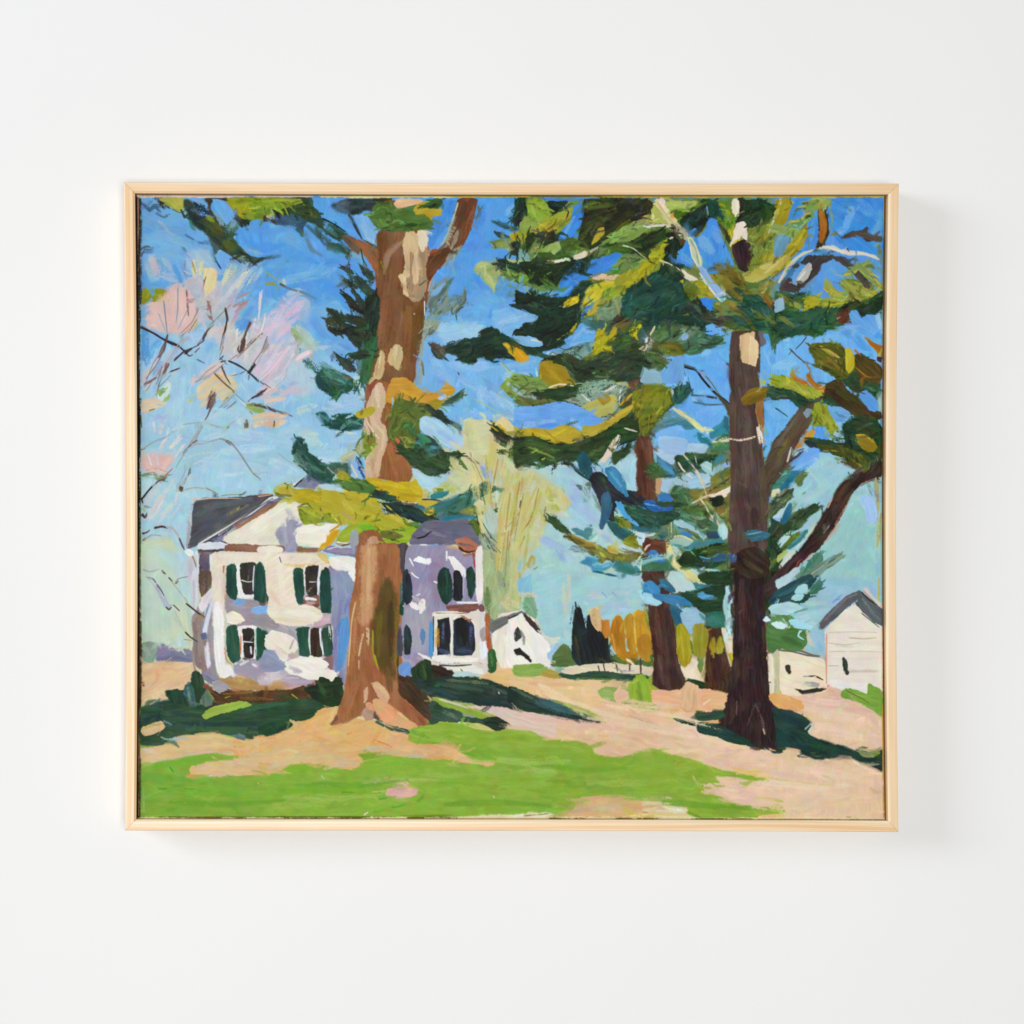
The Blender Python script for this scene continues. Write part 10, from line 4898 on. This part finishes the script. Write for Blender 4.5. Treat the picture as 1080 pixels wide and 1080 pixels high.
B bcd2c0 @80 100 386 120 386 126 410 120 440 100 444
W b4d2d4 5 112 388 124 398 128 420
W c0d4bc 5 100 384 112 384
W a8ced2 4 398 386 410 388 420 392
W 9cccd0 5 446 396 460 392 474 390
W a6c4e0 4 358 270 366 276 376 280
T 143 608 1.25 3
S 4a3c30 1.6 10 1 14 2 17 5
P b0b8c4 8 0 14 2 19 7 23 13 26 19 28 24 30 25 28 27 25 26 22 20 18 12 14 6
S d4dce0 .8 12 3 19 9 24 18
S 4a4440 1 18 7 21 11 24 16
S 5a4034 1.4 26 26 28 28 30 26
S b0b4b4 1 29 24 33 25 36 28
S 5a4c40 .9 32 24 35 27 37 29
S 5a5048 1.2 28 1 31 4
S 8c9488 .9 33 6 36 2 44 0
S 5a4c3c .9 34 6 36 4
S a0ac9c .8 30 4 38 14 44 22
S 4a3c2c 1.4 43 23 48 27 53 31 58 34
S 8c8434 1.2 55 33 58 35
S b4bca4 .7 33 29 38 40 42 48
S 4a3c30 1.2 42 47 46 51 52 55
S a8a070 .8 41 53 47 54
T 143 473 1.25 3
S b4aaa8 .9 26 67 31 67 35 71 37 76
S 6a5450 1.4 37 76 39 81 41 85
S 9ca09c .9 6 102 12 104 20 102
D 6a4a44 1.4 22 103 25 106
T 0 0 1.0001 3
W c8c070 8 520 470 512 540
W ccc47c 8 536 500 528 600
W c4bc68 7 556 520 548 580
W d4cc8c 7 500 500 508 560
W b8b458 4 546 500 540 560
W c8b868 4 528 540 522 616
W bcb85c 5 570 520 560 556
W d8d098 6 540 462 530 500
W b0b054 3 560 540 552 600
D b09c58 2 538 520 528 600
D a88c50 1.6 548 508 536 580
D b8a05c 1.6 512 480 522 560
D c4ac6c 2 566 512 546 560
S a08450 1 536 560 532 612
S a08048 .9 552 520 542 570
W a8c0d0 4 516 496 518 510
W 6a9c2c 6 180 846 240 848 300 844
W 6a9e30 5 330 826 380 828 430 822
W 6c9c2e 6 470 848 530 846 580 850
W 70a030 5 560 806 620 812 660 810
W 6a9a2c 6 700 846 750 850 790 852
W 98b850 6 300 840 350 842 400 838
W 9cbc54 6 520 800 560 804 600 802
W 98b84c 5 620 826 680 826 720 822
W e0bcb0 6 740 800 800 812 860 822
W ecd4b8 6 800 824 860 830 900 828
W dcb894 5 600 760 660 770 720 780
W ecd0ae 5 640 744 700 752 760 770
W e0b8a8 5 560 758 620 764 660 772
"""
EDGES = """
T 0 0 1.00001
# canvas edges: ground showing, bare cloth
P 3a2c22 @90 143 203 146.6 203 146.4 300 146.8 420 146.6 540 146.8 640 147.0 760 147.0 866 143 866
D c09078 1.2 145.6 205 145.4 300
D 8a6a40 1.2 145.8 300 145.8 420
D 4a2c20 1.0 145.6 420 145.8 600
D b08868 1.2 145.8 640 146.2 860
D a8782c 1.2 145.8 690 146 740
D 2c2a20 1.6 147.2 210 147.0 420
D 22241c 1.8 147.4 430 147.6 560
D 4a5a2c 1.6 147.6 560 147.8 640
D 3c4a28 1.8 147.8 800 147.8 862
P e4d0c4 @0 143 203 260 203 330 203 330 207.2 300 207.6 260 207.2 220 208.4 180 207.6 146 208
D b89080 1.4 147 206.6 180 206.4
P e0dca8 @0 330 203 400 203 480 203 480 208 420 208 380 208.6 340 207.4
P c8b858 @0 470 203 600 203 760 203 938 203 938 207.6 880 208 800 207.8 700 208 600 207.4 540 208 480 207.8
D e0d8a0 1 480 205.6 930 206
D 5a4c28 1 560 206.8 640 206.8
W 6a9cd8 1.6 575 208.6 632 209
P b8a040 @90 932.6 203 938 203 938 866 933.2 866 933.0 760 933.0 640 932.8 540 932.6 420 932.6 300
D e0d080 1 934 206 934 540
D d4bc60 1 934 540 934.2 760
D d8944c 1.2 934 740 934.2 862
D 8a6c20 1 932.8 430 933 700
D 4c5a2c 1.4 932.6 250 932.6 300
P e0d8b4 @0 143 862.6 200 862 260 862.4 330 862.4 420 862.2 520 861.8 600 861.6 700 862.4 800 862.6 938 863 938 868 143 868
D b89450 1.4 146 864.4 420 864.4
D 6a5a20 2 172 862.4 260 862.6
D 6a6420 2 300 862.6 400 862.6
D 5f5c1c 2 430 862.4 482 862.8
D b8943c 1.2 480 864.6 680 864.8
D 6a6418 1.8 580 863 618 863.2
D 6a6418 1.8 650 863.4 700 863.4
D 6a5c1c 1.6 730 863.6 800 864
D 9a8438 1.2 800 864.4 932 864.6
D 7a5c30 1.2 146 864.8 200 864.8
"""
run_strokes(STROKES)
SMUDGE = 0
run_strokes(EDGES)

SHEEN = 0.009                      # what the varnish sheen adds back
REC = 0.0056                       # canvas face behind the frame front
RELIEF = 0.00027                  # height of one unit of paint
def build_canvas():
    tl, tr, br, bl = (144.2, 205.2), (933.4, 206.2), (933.8, 865.0), (145.2, 863.8)
    nx, ny = int(790 * SS), int(660 * SS)
    fx = np.linspace(0, 1, nx)[None, :]; fy = np.linspace(0, 1, ny)[:, None]
    def bil(k): return (tl[k] * (1 - fx) + tr[k] * fx) * (1 - fy) + (bl[k] * (1 - fx) + br[k] * fx) * fy
    px, py = bil(0), bil(1)
    u = (px - 539.5) / 408; v = (py - 534.8) / 342
    u2, v2 = np.minimum(1, u * u), np.minimum(1, v * v)
    qx = px + (1 - v2) * np.where(u < 0, -1.9 * u, -2.8 * u); qy = py + (1 - u2) * np.where(v < 0, -0.9 * v, -0.6 * v)
    # colour and paint height sampled where the stroke list laid them
    gx = np.clip((qx - CX0) * SS, 0, GW - 1.001); gy = np.clip((qy - CY0) * SS, 0, GH - 1.001)
    x0, y0 = gx.astype(int), gy.astype(int); wx, wy = (gx - x0)[..., None], (gy - y0)[..., None]
    def samp(A):
        A = A if A.ndim == 3 else A[..., None]
        return (A[y0, x0] * (1 - wx) + A[y0, x0 + 1] * wx) * (1 - wy) + (A[y0 + 1, x0] * (1 - wx) + A[y0 + 1, x0 + 1] * wx) * wy
    col = samp(IMG); h = samp(HT)[..., 0]
    lin = np.where(col <= 0.04045, col / 12.92, ((col + 0.055) / 1.055) ** 2.4) * 0.885 - SHEEN
    lin = np.maximum(lin, 0.004)
    edge = np.minimum.reduce([fx + 0 * fy, 1 - fx + 0 * fy, (fy + 0 * fx) * 0.83, (1 - fy + 0 * fx) * 0.83]) * 790
    roll = 0.0016 * np.clip(1 - edge / 3.0, 0, 1) ** 2          # cloth rolls over the stretcher bars
    d = REC + roll - h * RELIEF
    k = (D + REC) / D
    X = ((qx - XC) * k + XC - 540) * U; Z = (540 - YC - (qy - YC) * k) * U
    co = np.stack([X, d, Z], -1).reshape(-1, 3)
    idx = np.arange(nx * ny).reshape(ny, nx)
    ring = np.concatenate([idx[0, :-1], idx[:-1, -1], idx[-1, :0:-1], idx[:0:-1, 0]])   # border, once round
    back = co[ring].copy(); back[:, 1] = 0.0305
    co = np.concatenate([co, back]); m = len(ring); base = nx * ny
    quads = np.stack([idx[:-1, :-1], idx[1:, :-1], idx[1:, 1:], idx[:-1, 1:]], -1).reshape(-1, 4)
    a = np.arange(m); b2 = (a + 1) % m
    side = np.stack([ring[a], ring[b2], base + b2, base + a], -1)
    quads = np.concatenate([quads, side]); nf = len(quads)
    me = bpy.data.meshes.new('canvas')
    me.vertices.add(len(co)); me.vertices.foreach_set('co', co.astype(np.float32).ravel())
    me.loops.add(nf * 4); me.loops.foreach_set('vertex_index', quads.astype(np.int32).ravel())
    me.polygons.add(nf); me.polygons.foreach_set('loop_start', np.arange(0, nf * 4, 4, dtype=np.int32))
    sm = np.ones(nf, bool); sm[-m:] = False
    me.polygons.foreach_set('use_smooth', sm)
    me.update(calc_edges=True)
    rgba = np.ones((len(co), 4), np.float32); rgba[:base, :3] = lin.reshape(-1, 3); rgba[base:, :3] = rgba[ring, :3]
    at = me.color_attributes.new('paint', 'FLOAT_COLOR', 'POINT'); at.data.foreach_set('color', rgba.ravel())
    me.materials.append(canvas_material())
    o = bpy.data.objects.new('canvas', me); COL.objects.link(o); o.parent = art
    o['label'] = 'stretched canvas painted with a white house, pines, pink tree and green lawn'
    return o
build_canvas()
